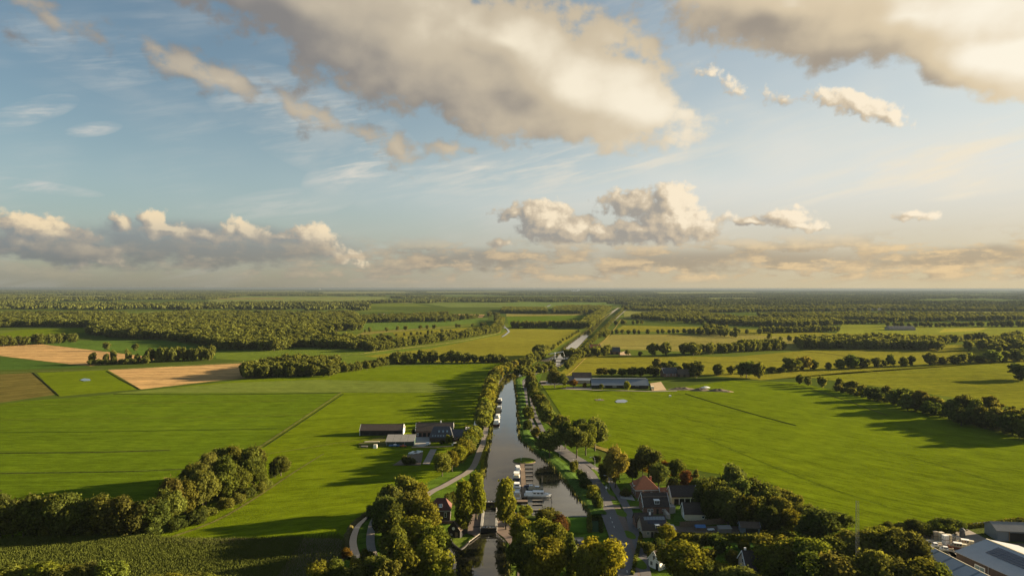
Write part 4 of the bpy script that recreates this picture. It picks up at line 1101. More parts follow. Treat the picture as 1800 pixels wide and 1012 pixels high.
# ------------------------------------------------------------------ far trees: instanced copies of trees that stand in the rows above
def scatter(name, pts, scale, rot, pick, sources, label, z=None):
    me = bpy.data.meshes.new(name)
    n = len(pts)
    me.vertices.add(n)
    co = np.zeros((n, 3)); co[:, :2] = pts
    me.vertices.foreach_set('co', co.ravel())
    a = me.attributes.new('size', 'FLOAT_VECTOR', 'POINT'); a.data.foreach_set('vector', np.asarray(scale, float).ravel())
    a = me.attributes.new('turn', 'FLOAT_VECTOR', 'POINT'); a.data.foreach_set('vector', np.stack([np.zeros(n), np.zeros(n), rot], 1).ravel())
    a = me.attributes.new('pick', 'INT', 'POINT'); a.data.foreach_set('value', np.asarray(pick, np.int32))
    o = link(name, me); tag(o, label, None, None, 'stuff')
    gt = bpy.data.node_groups.new(name, 'GeometryNodeTree')
    gt.interface.new_socket('Geometry', in_out='INPUT', socket_type='NodeSocketGeometry')
    gt.interface.new_socket('Geometry', in_out='OUTPUT', socket_type='NodeSocketGeometry')
    gi, go = gt.nodes.new('NodeGroupInput'), gt.nodes.new('NodeGroupOutput')
    ins = gt.nodes.new('GeometryNodeInstanceOnPoints'); jn = gt.nodes.new('GeometryNodeJoinGeometry')
    for s in sources[::-1]:
        i = gt.nodes.new('GeometryNodeObjectInfo'); i.transform_space = 'ORIGINAL'
        i.inputs['Object'].default_value = s; i.inputs['As Instance'].default_value = True
        gt.links.new(i.outputs['Geometry'], jn.inputs[0])
    def attr(nm, dt):
        t = gt.nodes.new('GeometryNodeInputNamedAttribute'); t.data_type = dt; t.inputs['Name'].default_value = nm; return t.outputs[0]
    gt.links.new(gi.outputs[0], ins.inputs['Points']); gt.links.new(jn.outputs[0], ins.inputs['Instance'])
    ins.inputs['Pick Instance'].default_value = True
    gt.links.new(attr('pick', 'INT'), ins.inputs['Instance Index'])
    gt.links.new(attr('turn', 'FLOAT_VECTOR'), ins.inputs['Rotation'])
    gt.links.new(attr('size', 'FLOAT_VECTOR'), ins.inputs['Scale'])
    gt.links.new(ins.outputs[0], go.inputs[0])
    md = o.modifiers.new('scatter', 'NODES'); md.node_group = gt
    return o


SRC = []
for o in TREES:                                     # the far row trees serve as patterns for the mass of trees behind them
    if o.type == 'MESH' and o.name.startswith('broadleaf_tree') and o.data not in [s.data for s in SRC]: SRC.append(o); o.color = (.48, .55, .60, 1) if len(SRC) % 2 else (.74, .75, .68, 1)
NR = len(SRC)
FAR_P, FAR_S, FAR_R, FAR_K = [], [], [], []
rg = np.random.default_rng(5)
def far_add(P, h, wf=(.7, 1.15)):
    for q in P:
        hh = rg.uniform(*h) / 14.0; ww = hh * rg.uniform(*wf)
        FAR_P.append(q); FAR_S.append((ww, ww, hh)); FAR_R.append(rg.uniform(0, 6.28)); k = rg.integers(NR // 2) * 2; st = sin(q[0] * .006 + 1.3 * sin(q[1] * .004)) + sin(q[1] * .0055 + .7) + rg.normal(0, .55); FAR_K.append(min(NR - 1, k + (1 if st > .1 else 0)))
def far_row(px, spacing, h, depth=0.0, layers=1, wf=(.8, 1.15), gap=0.0):
    P = [np.array(tuple(G(*p))[:2]) for p in px]
    for a, b in zip(P, P[1:]):
        ln = np.linalg.norm(b - a); n = max(1, int(ln / spacing)); t = (b - a) / ln; nn = np.array((-t[1], t[0]))
        for L in range(layers):
            for k in range(n):
                if rg.random() < gap: continue
                far_add([a + t * (ln * (k + rg.uniform(.1, .9)) / n) + nn * (L * depth + rg.uniform(-2, 2))], h, wf)
def ptpoly(px): return [tuple(G(*p))[:2] for p in px]
CLEAR = [ptpoly(p) for p in [
    [(-200, 596), (40, 577), (155, 575), (170, 584), (30, 600), (-200, 606)], [(205, 558), (262, 547), (330, 547), (322, 554), (230, 561)],
    [(560, 585), (700, 577), (870, 556), (870, 575), (700, 600), (600, 602)], [(366, 527), (430, 520), (695, 521), (660, 533), (370, 534)],
    [(778, 558), (795, 551), (860, 552), (855, 559)], [(640, 534), (760, 531), (890, 530), (890, 541), (700, 541)]]]
def far_wood(px, spacing, h, wf=(.8, 1.2), keep=1.0, seed=1):
    P = poisson(ptpoly(px), spacing, seed=seed)
    ok = [q for q in P if rg.random() < keep * (1.15 + .35 * (sin(q[0] * .011 + 2 * sin(q[1] * .006)) + sin(q[1] * .013 + q[0] * .004)) - .2) and not any(inside(c, q[0], q[1]) for c in CLEAR)]
    far_add(ok, h, wf)
# left of the canal
far_wood([(418, 666), (440, 653), (500, 641), (575, 640), (602, 647), (560, 662), (500, 665)], 8.5, (11, 16), seed=2)
far_row([(575, 662), (600, 655), (640, 650), (690, 640)], 7, (8, 12), 6, 2)
far_row([(686, 640), (770, 638), (784, 638)], 6.5, (9, 16), 5, 3)
far_row([(791, 638), (836, 638)], 6, (9, 17), 4, 2); far_row([(843, 638), (892, 637)], 6, (7, 12), 4, 3)
far_row([(158, 641), (262, 638)], 8, (9, 19), 5, 2, (.35, .7)); far_row([(156, 642), (262, 639)], 5, (5, 8), 4, 2, (.9, 1.3)); far_row([(255, 638), (300, 636), (378, 633)], 7, (14, 19), 7, 3, (.5, .75))
far_row([(185, 616), (200, 616)], 18, (11, 13)); far_row([(228, 617), (240, 617)], 18, (11, 13))
far_row([(-80, 612), (0, 609), (60, 606), (140, 601)], 9, (13, 17), 9, 2)
far_wood([(-160, 590), (-160, 556), (620, 553), (640, 572), (620, 596), (612, 613), (530, 611), (470, 618), (395, 615), (340, 603), (300, 600), (230, 596), (160, 590), (150, 578), (90, 574), (0, 576)], 12.5, (12, 19), (1.0, 1.5), seed=3)
far_wood([(520, 606), (620, 600), (700, 592), (680, 606), (640, 615), (560, 612)], 10, (11, 16), seed=4)
far_row([(655, 618), (700, 611), (760, 603), (830, 592), (878, 584)], 8, (10, 16), 8, 3)
far_wood([(630, 560), (780, 553), (880, 554), (880, 566), (820, 567), (720, 566), (640, 568)], 14, (11, 15), keep=.8, seed=6)
far_row([(630, 585), (720, 580), (860, 573)], 16, (7, 12), 5, 1, gap=.25); far_row([(690, 592), (800, 584)], 14, (6, 10), gap=.3)
far_row([(872, 583), (880, 574), (884, 564)], 9, (10, 14), 8, 2)
far_row([(902, 577), (1030, 576)], 9, (13, 17), 9, 4)
far_wood([(882, 551), (960, 552), (960, 545), (884, 544)], 12, (13, 16), seed=7); far_wood([(968, 552), (1022, 552), (1060, 550), (1070, 542), (1000, 541), (975, 544)], 12, (13, 17), seed=8)
far_row([(1036, 578), (1048, 566), (1062, 553), (1072, 544)], 10, (13, 17), 10, 3)
far_row([(920, 648), (936, 641), (946, 634), (954, 628)], 8, (9, 11), 7, 2); far_row([(948, 628), (960, 624)], 8, (13, 17), 6, 2)
far_row([(962, 620), (980, 607), (1000, 594), (1018, 583)], 17, (4, 6), 4, 1, gap=.3)
# right of the canal
far_row([(912, 664), (935, 660), (955, 656), (975, 651)], 8, (9, 11), 6, 2)
far_row([(996, 650), (1008, 638), (1020, 625), (1038, 606), (1056, 587), (1074, 568), (1088, 553), (1096, 543)], 8, (7, 9.5), 5, 1)
far_row([(1012, 632), (1030, 628), (1068, 626)], 9, (10, 14), 8, 3); far_row([(1060, 625), (1072, 622)], 9, (12, 14), 8, 2); far_row([(1096, 624), (1130, 626)], 10, (6, 8))
far_row([(1062, 594), (1068, 588)], 7, (10, 12)); far_row([(1080, 571), (1130, 570)], 12, (10, 14), 10, 2, gap=.3)
far_row([(1072, 588), (1120, 587), (1200, 586), (1236, 588)], 10, (8, 11), 6, 1, gap=.1)
far_row([(1155, 627), (1172, 625)], 10, (16, 20), 10, 2); far_row([(1215, 625), (1236, 623)], 10, (14, 18), 10, 2); far_row([(1241, 623), (1260, 621)], 10, (13, 17), 8, 2); far_row([(1268, 621), (1320, 618)], 9, (11, 15), 8, 2); far_row([(1318, 618), (1380, 614)], 9, (13, 17), 9, 3)
far_wood([(1396, 614), (1460, 614), (1660, 617), (1655, 607), (1560, 600), (1400, 604)], 11, (12, 17), seed=9)
far_row([(1345, 597), (1358, 597)], 12, (10, 13)); far_row([(1372, 600), (1376, 600)], 12, (8, 9)); far_row([(1386, 601), (1392, 601)], 12, (10, 12))
far_row([(1205, 586), (1222, 586)], 10, (8, 12)); far_wood([(1225, 590), (1240, 578), (1300, 583), (1296, 594), (1260, 592)], 13, (11, 15), seed=10)
far_row([(1300, 588), (1345, 588)], 15, (10, 14), 8, 2, gap=.3); far_row([(1345, 586), (1480, 583)], 10, (10, 14), 9, 3)
far_wood([(1108, 560), (1150, 552), (1225, 552), (1300, 562), (1480, 566), (1480, 572), (1380, 576), (1300, 572), (1200, 568)], 13, (12, 16), seed=11)
far_row([(1380, 571), (1500, 570), (1560, 569)], 12, (10, 13), 8, 2)
far_wood([(1330, 556), (1500, 553), (1860, 556), (1860, 563), (1560, 566), (1500, 563), (1340, 560)], 15, (12, 16), keep=.85, seed=12)
far_row([(1560, 574), (1640, 575), (1740, 574)], 12, (9, 13), 9, 2, gap=.15); far_row([(1750, 575), (1860, 574)], 14, (14, 18), 10, 2)
far_row([(1655, 606), (1690, 602)], 14, (12, 15), 9, 2); far_row([(1694, 618), (1706, 617)], 14, (15, 18)); far_row([(1700, 600), (1736, 598)], 14, (13, 16), 9, 2)
far_wood([(1716, 622), (1750, 600), (1860, 588), (1860, 630), (1760, 628)], 15, (13, 18), keep=.8, seed=13)
far_wood([(1090, 545), (1220, 541), (1860, 538), (1860, 548), (1560, 547), (1330, 549), (1200, 550)], 17, (12, 16), keep=.85, seed=14)
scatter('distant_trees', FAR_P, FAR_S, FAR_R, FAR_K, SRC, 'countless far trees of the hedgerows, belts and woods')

# woodland towards the horizon: clumps of crowns some 90 m across
def clump_mesh(seed):
    rng = np.random.default_rng(seed); Vs, F, off = [], [], 0
    for k in range(46):
        a = rng.uniform(0, 2 * pi); r = 48 * sqrt(rng.uniform(0, 1)); h = rng.uniform(10, 17)
        c = np.array((cos(a) * r * 1.25, sin(a) * r * .8, h * .55))
        iv, jf = ico(); rr = rng.uniform(4.2, 7.0)
        Vs.append(iv * np.array((rr, rr, h * .45)) * rng.uniform(.75, 1.2, (len(iv), 1)) + c)
        F += [tuple(off + i for i in f) for f in jf]; off += len(iv)
    return mesh('woodland', np.concatenate(Vs), F, LEAF)
CL = []
for k, (px, py) in enumerate([(1150, 536), (760, 527), (300, 538), (1500, 534)]):
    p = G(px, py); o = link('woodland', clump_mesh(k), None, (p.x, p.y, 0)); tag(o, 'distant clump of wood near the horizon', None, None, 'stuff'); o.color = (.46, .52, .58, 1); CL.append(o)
P, S = [], []
bandn = lambda x, y: sin(x * .0011 + 1.7 * sin(y * .0007)) + sin(y * .0017 + x * .0004 + 2 * sin(x * .0005)) + .7 * sin(x * .0031 - y * .0023)
FCL = [ptpoly(p) for p in [[(560, 512.6), (720, 512.4), (730, 516.2), (560, 516.4)], [(740, 512.2), (900, 512.0), (900, 515.4), (750, 515.6)], [(400, 511.5), (540, 511.4), (540, 514.4), (390, 514.6)], [(1140, 513.2), (1330, 513.2), (1330, 516.6), (1150, 516.8)], [(1240, 524), (1340, 523.5), (1350, 528), (1240, 528.5)], [(60, 520), (200, 519), (200, 523), (50, 524)], [(366, 527), (430, 520), (695, 521), (660, 533), (370, 534)], [(735, 534), (760, 532), (1080, 531), (1074, 538), (1040, 542), (780, 541)], [(205, 558), (262, 547), (330, 547), (322, 554), (230, 561)], [(1360, 541), (1605, 539), (1600, 543), (1390, 545)], [(1095, 545), (1200, 543), (1190, 552), (1130, 562), (1094, 560)], [(1074, 556), (1092, 530), (1100, 530), (1098, 556)]]]
y = 2500.0
while y < 26000:
    st = 78 + y * .012
    x = -y * .95
    while x < y * .95:
        qx, qy = x + rg.uniform(-.5, .5) * st, y + rg.uniform(-.5, .5) * st
        px = 900 + qx / qy * FPX
        left = px < 640
        thr = -1.0 if (left or px > 1050) else -.25
        if y > 5200: thr = -.55
        if y > 9000: thr = -.1
        if bandn(qx, qy) > thr and not any(inside(c, qx, qy) for c in FCL) and not (y < 3300 and 640 < px < 1110):
            P.append((qx, qy)); s = 1.0 + max(0, (y - 3500) / 9000); S.append((s, s, min(1.25, 1 + y / 60000)))
        x += st * 1.12
    y += st
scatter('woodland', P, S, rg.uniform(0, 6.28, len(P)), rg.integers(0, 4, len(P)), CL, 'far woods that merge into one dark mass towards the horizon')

# haze over the land
HAZE = 6.0e-5
def haze():
    b = bmesh.new(); bmesh.ops.create_cube(b, size=1.0)
    for v in b.verts: v.co = Vector((v.co.x * 69000, v.co.y * 69000, -1.0 if v.co.z < 0 else 82.0))
    me = bpy.data.meshes.new('haze'); b.to_mesh(me); b.free()
    m = bpy.data.materials.new('haze'); m.use_nodes = True; nt = m.node_tree; nt.nodes.clear()
    out = nt.nodes.new('ShaderNodeOutputMaterial'); v = nt.nodes.new('ShaderNodeVolumePrincipled')
    v.inputs['Color'].default_value = (0.145, 0.18, 0.215, 1); v.inputs['Density'].default_value = HAZE; v.inputs['Anisotropy'].default_value = 0.15
    nt.links.new(v.outputs[0], out.inputs['Volume'])
    me.materials.append(m)
    tag(link('haze', me), 'thin evening haze over the plain', None, None, 'stuff')
haze()
print('TREES', len(TREES), 'FAR', len(FAR_P), 'CLUMPS', len(P))


# ------------------------------------------------------------------ building kit (local axes: x to the right, y away from the camera, z up)
class MB:
    """collects shapes into one mesh with one material"""
    def __init__(s): s.v, s.f = [], []
    def add(s, V, F):
        o = len(s.v); s.v += [tuple(p) for p in V]; s.f += [tuple(o + i for i in q) for q in F]; return s
    def box(s, x0, x1, y0, y1, z0, z1):
        V = [(x, y, z) for z in (z0, z1) for x, y in ((x0, y0), (x1, y0), (x1, y1), (x0, y1))]
        return s.add(V, [(3, 2, 1, 0), (4, 5, 6, 7), (0, 1, 5, 4), (1, 2, 6, 5), (2, 3, 7, 6), (3, 0, 4, 7)])
    def bar(s, a, b, r, n=6): return s.add(*tube([a, b], [r, r], n))
    def slab(s, q, t):
        """thick sheet from four corners, thickness t upwards along its normal"""
        q = [Vector(p) for p in q]; nn = (q[1] - q[0]).cross(q[3] - q[0]).normalized() * t
        if nn.z < 0: nn = -nn
        V = q + [p + nn for p in q]
        return s.add(V, [(3, 2, 1, 0), (4, 5, 6, 7), (0, 1, 5, 4), (1, 2, 6, 5), (2, 3, 7, 6), (3, 0, 4, 7)])
    def prism(s, prof, x0, x1, axis='x'):
        """profile (u, z) swept along x (u = y) or along y (u = x)"""
        n = len(prof); P = lambda t, u, z: (t, u, z) if axis == 'x' else (u, t, z)
        V = [P(x0, u, z) for u, z in prof] + [P(x1, u, z) for u, z in prof]
        F = [tuple(range(n))[::-1], tuple(range(n, 2 * n))] + [(i, (i + 1) % n, n + (i + 1) % n, n + i) for i in range(n)]
        return s.add(V, F)
    def build(s, name, mat, parent=None, loc=None, rot=0.0, label=None):
        me = mesh(name, s.v, s.f, mat)
        b = bmesh.new(); b.from_mesh(me); bmesh.ops.recalc_face_normals(b, faces=b.faces); b.to_mesh(me); b.free()
        o = link(name, me, parent, loc, rot)
        if label: o['label'] = label
        return o


def thing(name, loc, rot, label, cat, group=None):
    o = bpy.data.objects.new(name, None); COL.objects.link(o)
    o.location = loc; o.rotation_euler = (0, 0, rot); o.empty_display_size = .5
    return tag(o, label, cat, group)


def on_face(face, w, l, u, z, uw, uh, out, thick=.06):
    """box on a wall: face front/back/left/right, u along the wall, z of its foot"""
    a, b = u - uw / 2, u + uw / 2
    if face == 'front': return (a, b, -l / 2 - out, -l / 2 - out + thick, z, z + uh)
    if face == 'back': return (a, b, l / 2 + out - thick, l / 2 + out, z, z + uh)
    if face == 'left': return (-w / 2 - out, -w / 2 - out + thick, a, b, z, z + uh)
    return (w / 2 + out - thick, w / 2 + out, a, b, z, z + uh)


def window(root, face, w, l, u, z, uw=1.0, uh=1.2, frame='white', pane='glass'):
    fr = MB().box(*on_face(face, w, l, u, z, uw, uh, .05, .07)).build('window', M[frame], root)
    m = MB(); g = .1
    n = 2 if uw > .9 else 1
    for k in range(n):
        ww = (uw - g * (n + 1)) / n; cu = u - uw / 2 + g + ww / 2 + k * (ww + g)
        m.box(*on_face(face, w, l, cu, z + g, ww, uh - 2 * g, .07, .06))
    m.build('pane', M[pane], fr)


def door(root, face, w, l, u, z=0.0, uw=1.0, uh=2.1, mat='timber_black'):
    d = MB().box(*on_face(face, w, l, u, z, uw, uh, .06, .1)).build('door', M[mat], root)
    MB().box(*on_face(face, w, l, u + uw * .36, z + uh * .47, .1, .1, .12, .08)).build('handle', M['steel'], d)


def gable(root, w, l, eave, ridge, wall, roof, axis='x', over=.35, off=(0, 0), asym=0.0, barge='white', t=.16):
    """walls with gables and a two slope roof; ridge along x or y; asym shifts the ridge"""
    ox, oy = off; m = MB()
    W, Lh = (l, w) if axis == 'x' else (w, l)                 # W: span across the ridge, Lh: along it
    c = (oy if axis == 'x' else ox); a0 = (ox if axis == 'x' else oy)
    m.prism([(c - W / 2, 0), (c + W / 2, 0), (c + W / 2, eave), (c + asym, ridge), (c - W / 2, eave)], a0 - Lh / 2, a0 + Lh / 2, axis)
    wl = m.build('wall', M[wall], root)
    P = lambda t_, u, z: (t_, u, z) if axis == 'x' else (u, t_, z)
    A, B = a0 - Lh / 2 - over, a0 + Lh / 2 + over
    r = None
    for sgn in (-1, 1):
        run = W / 2 + sgn * -asym if sgn > 0 else W / 2 + asym
        sl = (ridge - eave) / run; e = over * .8
        q = [P(A, c + sgn * W / 2 + sgn * e, eave - sl * e + .03), P(B, c + sgn * W / 2 + sgn * e, eave - sl * e + .03), P(B, c + asym, ridge + .03), P(A, c + asym, ridge + .03)]
        o = MB().slab(q, t).build('roof', M[roof], root)
        r = r or o
    if barge:
        for end in (A, B):
            m = MB()
            for sgn in (-1, 1):
                run = W / 2 + sgn * -asym if sgn > 0 else W / 2 + asym
                sl = (ridge - eave) / run; e = over * .8
                x0, x1 = (end - .09, end + .03) if end == A else (end - .03, end + .09)
                p0 = (c + sgn * (W / 2 + e), eave - sl * e - .12); p1 = (c + asym, ridge - .12)
                m.prism([p0, p1, (p1[0], p1[1] + t + .22), (p0[0], p0[1] + t + .22)], x0, x1, axis)
            m.build('barge_board', M[barge], root)
    m = MB()
    m.bar(P(A, c + asym, ridge + t), P(B, c + asym, ridge + t), .13, 6); m.build('ridge_cap', M[roof], root)
    return r


def hip(root, w, l, eave, top, wall, roof, ridge_len=0.0, over=.4, off=(0, 0)):
    ox, oy = off
    MB().box(ox - w / 2, ox + w / 2, oy - l / 2, oy + l / 2, 0, eave).build('wall', M[wall], root)
    a, b, rl = w / 2 + over, l / 2 + over, ridge_len / 2
    z0 = eave - .05
    V = [(ox - a, oy - b, z0), (ox + a, oy - b, z0), (ox + a, oy + b, z0), (ox - a, oy + b, z0), (ox - rl, oy, top), (ox + rl, oy, top)]
    V += [(x, y, z + .16) for x, y, z in V]
    F = [(6, 7, 11, 10), (7, 8, 11), (8, 9, 10, 11), (9, 6, 10), (0, 1, 7, 6), (1, 2, 8, 7), (2, 3, 9, 8), (3, 0, 6, 9), (3, 2, 1, 0)]
    return MB().add(V, F).build('roof', M[roof], root)


def chimney(parent, x, y, z0, z1, mat='brick_red', s=.6):
    c = MB().box(x - s / 2, x + s / 2, y - s / 2, y + s / 2, z0, z1).build('chimney', M[mat], parent)
    return c


def dormer(root, x, y0, y1, z0, z1, w, mat='white'):
    d = MB().box(x - w / 2, x + w / 2, y0, y1, z0, z1).box(x - w / 2 - .15, x + w / 2 + .15, y0 - .2, y1, z1, z1 + .12).build('dormer', M[mat], root)
    m = MB(); n = 3 if w > 1.6 else 2
    for k in range(n):
        ww = (w - .12 * (n + 1)) / n; xx = x - w / 2 + .12 + k * (ww + .12)
        m.box(xx, xx + ww, y0 - .04, y0 + .05, z0 + .2, z1 - .15)
    m.build('pane', M['glass'], d)


# ------------------------------------------------------------------ the village
def place(px, py): p = G(px, py); return (p.x, p.y, 0)

# red roofed house
h = thing('house', place(1137, 876), R(4), 'brick house with a steep red pyramid roof and white eaves', 'house')
h.location.y += 4.5
rf = hip(h, 9.4, 9.0, 3.7, 8.2, 'brick_red', 'tile_red', .6, .55)
MB().box(-5.05, 5.05, -4.85, -4.7, 3.25, 3.62).box(-5.05, -4.9, -4.7, 4.8, 3.25, 3.62).box(4.9, 5.05, -4.7, 4.8, 3.25, 3.62).build('fascia', M['white'], h)
chimney(rf, 3.0, 1.0, 5.0, 7.6, 'brick_red', .8)
MB().prism([(-1.5, 3.7), (1.5, 3.7), (1.5, 5.0), (0, 6.2), (-1.5, 5.0)], -4.95, -2.0, 'x').build('dormer', M['white'], h)
MB().slab([(-5.2, -1.75, 4.85), (-1.6, -1.75, 4.85), (-1.6, 0, 6.3), (-5.2, 0, 6.3)], .12).slab([(-5.2, 1.75, 4.85), (-1.6, 1.75, 4.85), (-1.6, 0, 6.3), (-5.2, 0, 6.3)], .12).build('dormer_roof', M['tile_red'], h)
for u in (-2.4, 1.8): window(h, 'front', 9.4, 9.0, u, 1.0, .9, 1.7)
for u in (-2.5, 0.2, 2.6): window(h, 'left', 9.4, 9.0, u, 1.0, 1.0, 1.7)
window(h, 'left', 9.9, 9.0, 0, 4.0, 1.2, .9)
MB().box(4.7, 6.6, -3.5, -3.3, 0, 2.7).box(6.45, 6.6, -3.3, 2, 0, 2.7).build('porch_wall', M['cream'], h)
MB().slab([(4.72, -3.8, 3.2), (6.9, -3.8, 2.7), (6.9, 2.3, 2.7), (4.72, 2.3, 3.2)], .14).build('porch_roof', M['tile_brown'], h)
door(h, 'front', 9.4, 9.0, -.2, 0, 1.0, 2.2)
sheet('terrace', [(h.location.x - 10 + a, h.location.y - 4 + b) for a, b in ((0, -1), (5, -4), (5, 4), (1, 6))], M['concrete'], Z['path'] + .03, label='pale concrete terrace beside the red roofed house', world=True)

h.scale = (.9, .9, .92)
# dark gabled house with white dormer
h = thing('house', place(1154, 904), R(3), 'dark roofed brick house with a white dormer facing the camera', 'house')
h.location.y += 4.2
gable(h, 10.2, 8.4, 3.0, 7.2, 'brick_red', 'tile_dark', 'x', .3)
MB().slab([(-5.3, .5, 6.95), (5.3, .5, 6.95), (5.3, -1.6, 5.85), (-5.3, -1.6, 5.85)], .2).build('upper_roof', M['tile_brown'], h)
dormer(h, .3, -3.9, -1.2, 3.9, 5.3, 2.0)
for u in (-3.2, -1.9): window(h, 'front', 10.2, 8.4, u, 1.0, 1.0, 1.2)
window(h, 'front', 10.2, 8.4, 3.0, 1.1, 1.5, .9, 'white')
door(h, 'front', 10.2, 8.4, .4, 0, .9, 2.1)
window(h, 'left', 10.2, 8.4, 0, 3.6, 1.2, 1.3); window(h, 'left', 10.2, 8.4, -1.8, .9, 1.2, 1.4)
chimney(h, -4.4, 0, 6.6, 8.0); chimney(h, 4.4, 0, 6.6, 7.9)
MB().box(5.3, 7.8, -3.9, -.3, 0, 2.5).build('annex_wall', M['brick_pale'], h)
MB().box(5.25, 7.95, -4.05, -.2, 2.5, 2.68).build('annex_roof', M['concrete'], h)
MB().box(2.7, 3.9, -10.0, -4.25, 0, 1.7).build('garden_wall', M['brick_pale'], h)

h.scale = (.88, .9, .9)
# house with the solar panels
h = thing('house', place(1152, 945), R(3), 'low pale brick house with blue solar panels along its dark roof', 'house')
h.location.y += 4.4
gable(h, 9.6, 8.8, 2.7, 6.3, 'brick_pale', 'tile_dark', 'x', .3, barge='timber')
nrm = Vector((0, -3.6, 4.4)).normalized()
for k in range(7):
    for q in range(2):
        y0, z0 = -.5 - q * 1.15, 6.3 - (.5 + q * 1.15) * 3.6 / 4.4
        y1, z1 = y0 - 1.05, z0 - 1.05 * 3.6 / 4.4
        x0 = -3.6 + k * 1.18
        if q == 1 and k == 0: continue
        MB().slab([(x0, y1, z1 + .27), (x0 + 1.08, y1, z1 + .27), (x0 + 1.08, y0, z0 + .27), (x0, y0, z0 + .27)], .05).build('solar_panel', M['pv'] if q else M['metal_blue'], h)
dormer(h, .9, -4.1, -2.6, 3.0, 4.2, 1.5)
window(h, 'front', 9.6, 8.8, -2.8, 1.0, 1.0, 1.2); door(h, 'front', 9.6, 8.8, -1.2, 0, .9, 2.0); window(h, 'front', 9.6, 8.8, 2.4, 1.0, 1.4, 1.1)
window(h, 'left', 9.6, 8.8, 0, .9, 1.3, 1.3)
gable(h, 7.4, 5.0, 2.5, 4.9, 'brick_red', 'tile_dark', 'x', .25, off=(-1.6, 7.4), barge=None)
chimney(h, -.4, 2.0, 4.6, 6.9, 'white', .6)
MB().slab([(4.9, -3.5, 2.6), (8.4, -3.9, 2.4), (8.8, 1.5, 2.4), (4.9, 2.6, 2.6)], .1).build('carport_roof', M['metal_grey'], h)
for x, y in ((8.1, -3.6), (8.5, 1.2), (5.2, -3.2), (5.2, 2.2)): MB().bar((x, y, 0), (x, y, 2.4), .07).build('post', M['timber'], h)

h.scale = (.84, .88, .9)
# barns and garages behind
h = thing('garage', place(1203, 886), R(2), 'white walled barn with a dark roof and open carport front', 'barn')
h.location.y += 3.4
gable(h, 9.4, 6.8, 2.9, 5.9, 'cream', 'tile_dark', 'x', .3)
MB().box(-3.8, 3.8, -3.47, -3.40, .05, 2.1).build('carport_shade_panel', M['dark'], h)  # black panel on the wall paints the carport's inner shade
for x in (-2, .1, 2.2): MB().box(x - .1, x + .1, -3.56, -3.42, 0, 2.3).build('post', M['white'], h)
h = thing('shed', place(1173, 880), R(2), 'small red tiled shed between the two houses', 'shed')
h.location.y += 2.5
gable(h, 4.6, 4.4, 2.4, 4.2, 'brick_red', 'tile_red', 'x', .25, barge='white')
window(h, 'front', 4.6, 4.4, 0, 1.0, 1.0, .9)
h = thing('garage', place(1227, 915), R(-2), 'garage with a dark roof and a pale lower wall beside the long fence', 'garage')
h.location.y += 3.2
gable(h, 8.6, 6.0, 2.3, 5.2, 'cream', 'tile_dark', 'x', .3)
door(h, 'left', 8.6, 6.0, -.6, 0, 2.2, 2.0, 'white'); window(h, 'front', 8.6, 6.0, 2.0, .9, .9, .8)
# fence behind the yard: boards one by one
p, q = G(1196, 927), G(1296, 918)
f = thing('board_fence', (p.x, p.y, 0), atan2(q.y - p.y, q.x - p.x), 'long brown board fence running right from the garage', 'fence')
ln = (q - p).length; n = int(ln / .42)
bd = mesh('board', *(lambda m: (m.v, m.f))(MB().box(0, .38, -.03, .03, .1, 2.0)), M['timber'])
for k in range(n):
    o = link('board', bd, f, (k * ln / n, 0, RND.uniform(-.05, .05)))
for k in range(int(ln / 2.1) + 1): MB().box(k * 2.1 - .06, k * 2.1 + .06, .04, .16, 0, 2.1).build('post', M['timber_grey'], f)

# white gabled house at the bottom of the village
h = thing('house', place(1167, 1000), R(-52), 'white gabled house with a dark roof half hidden by the broad tree', 'house')
h.location.y += 2.5
gable(h, 4.6, 7.5, 2.8, 5.6, 'white', 'tile_dark', 'y', .3); h.scale = (.88, .88, .88)
window(h, 'front', 4.6, 7.5, 0, 3.2, 1.0, 1.1); window(h, 'front', 4.6, 7.5, -1.1, .8, 1.0, 1.4); window(h, 'left', 4.6, 7.5, -2, .9, 1.2, 1.2)
door(h, 'front', 4.6, 7.5, 1.2)
chimney(h, .3, 2, 5.0, 6.6)
h = thing('house', place(1346, 1022), R(-3), 'house with a broad dark roof and white gable at the bottom edge', 'house')
h.location.y += 4.5
gable(h, 9.2, 8.6, 3.0, 6.6, 'brick_pale', 'tile_dark', 'x', .3)
chimney(h, -3.9, .2, 6.0, 7.5, 'white', .5); window(h, 'left', 9.2, 8.6, 0, 3.4, 1.1, 1.2); window(h, 'front', 9.2, 8.6, -1.5, 1, 1.2, 1.2)
# garden sheds
h = thing('shed', place(1321, 938), R(-6), 'small garden shed with a pale blue gable and mossy roof', 'shed')
h.location.y += 2
gable(h, 6.0, 3.6, 2.0, 3.2, 'metal_blue', 'tile_brown', 'x', .25, barge='metal_blue')
MB().box(-1.5, 2.4, -1.88, -1.8, .1, 1.7).build('shade_panel', M['dark'], h)  # near-black panel stands in for shade inside the shed
h = thing('shed', place(1231, 931), 0, 'low shed under a blue tarpaulin in the village yard', 'shed')
MB().box(-1.5, 1.5, -1, 1, 0, 1.2).build('wall', M['timber'], h)
MB().prism([(-1.2, 1.15), (1.2, 1.15), (0, 1.9)], -1.7, 1.7).build('cover', M['blue'], h)
h = thing('shed', place(1274, 936), R(2), 'low grey green roofed lean-to on the yard edge', 'shed')
MB().box(-2, 2, -1, 1, 0, 1.6).build('wall', M['timber_grey'], h)
MB().slab([(-2.2, -1.2, 1.62), (2.2, -1.2, 1.62), (2.2, 1.2, 2.1), (-2.2, 1.2, 2.1)], .08).build('roof', M['metal_dull'], h)
sheet('yard', [(1180, 925), (1300, 925), (1300, 938), (1180, 942)], M['soil'], Z['path'] - .1, label='bare earth yard between the fence and the hedge')
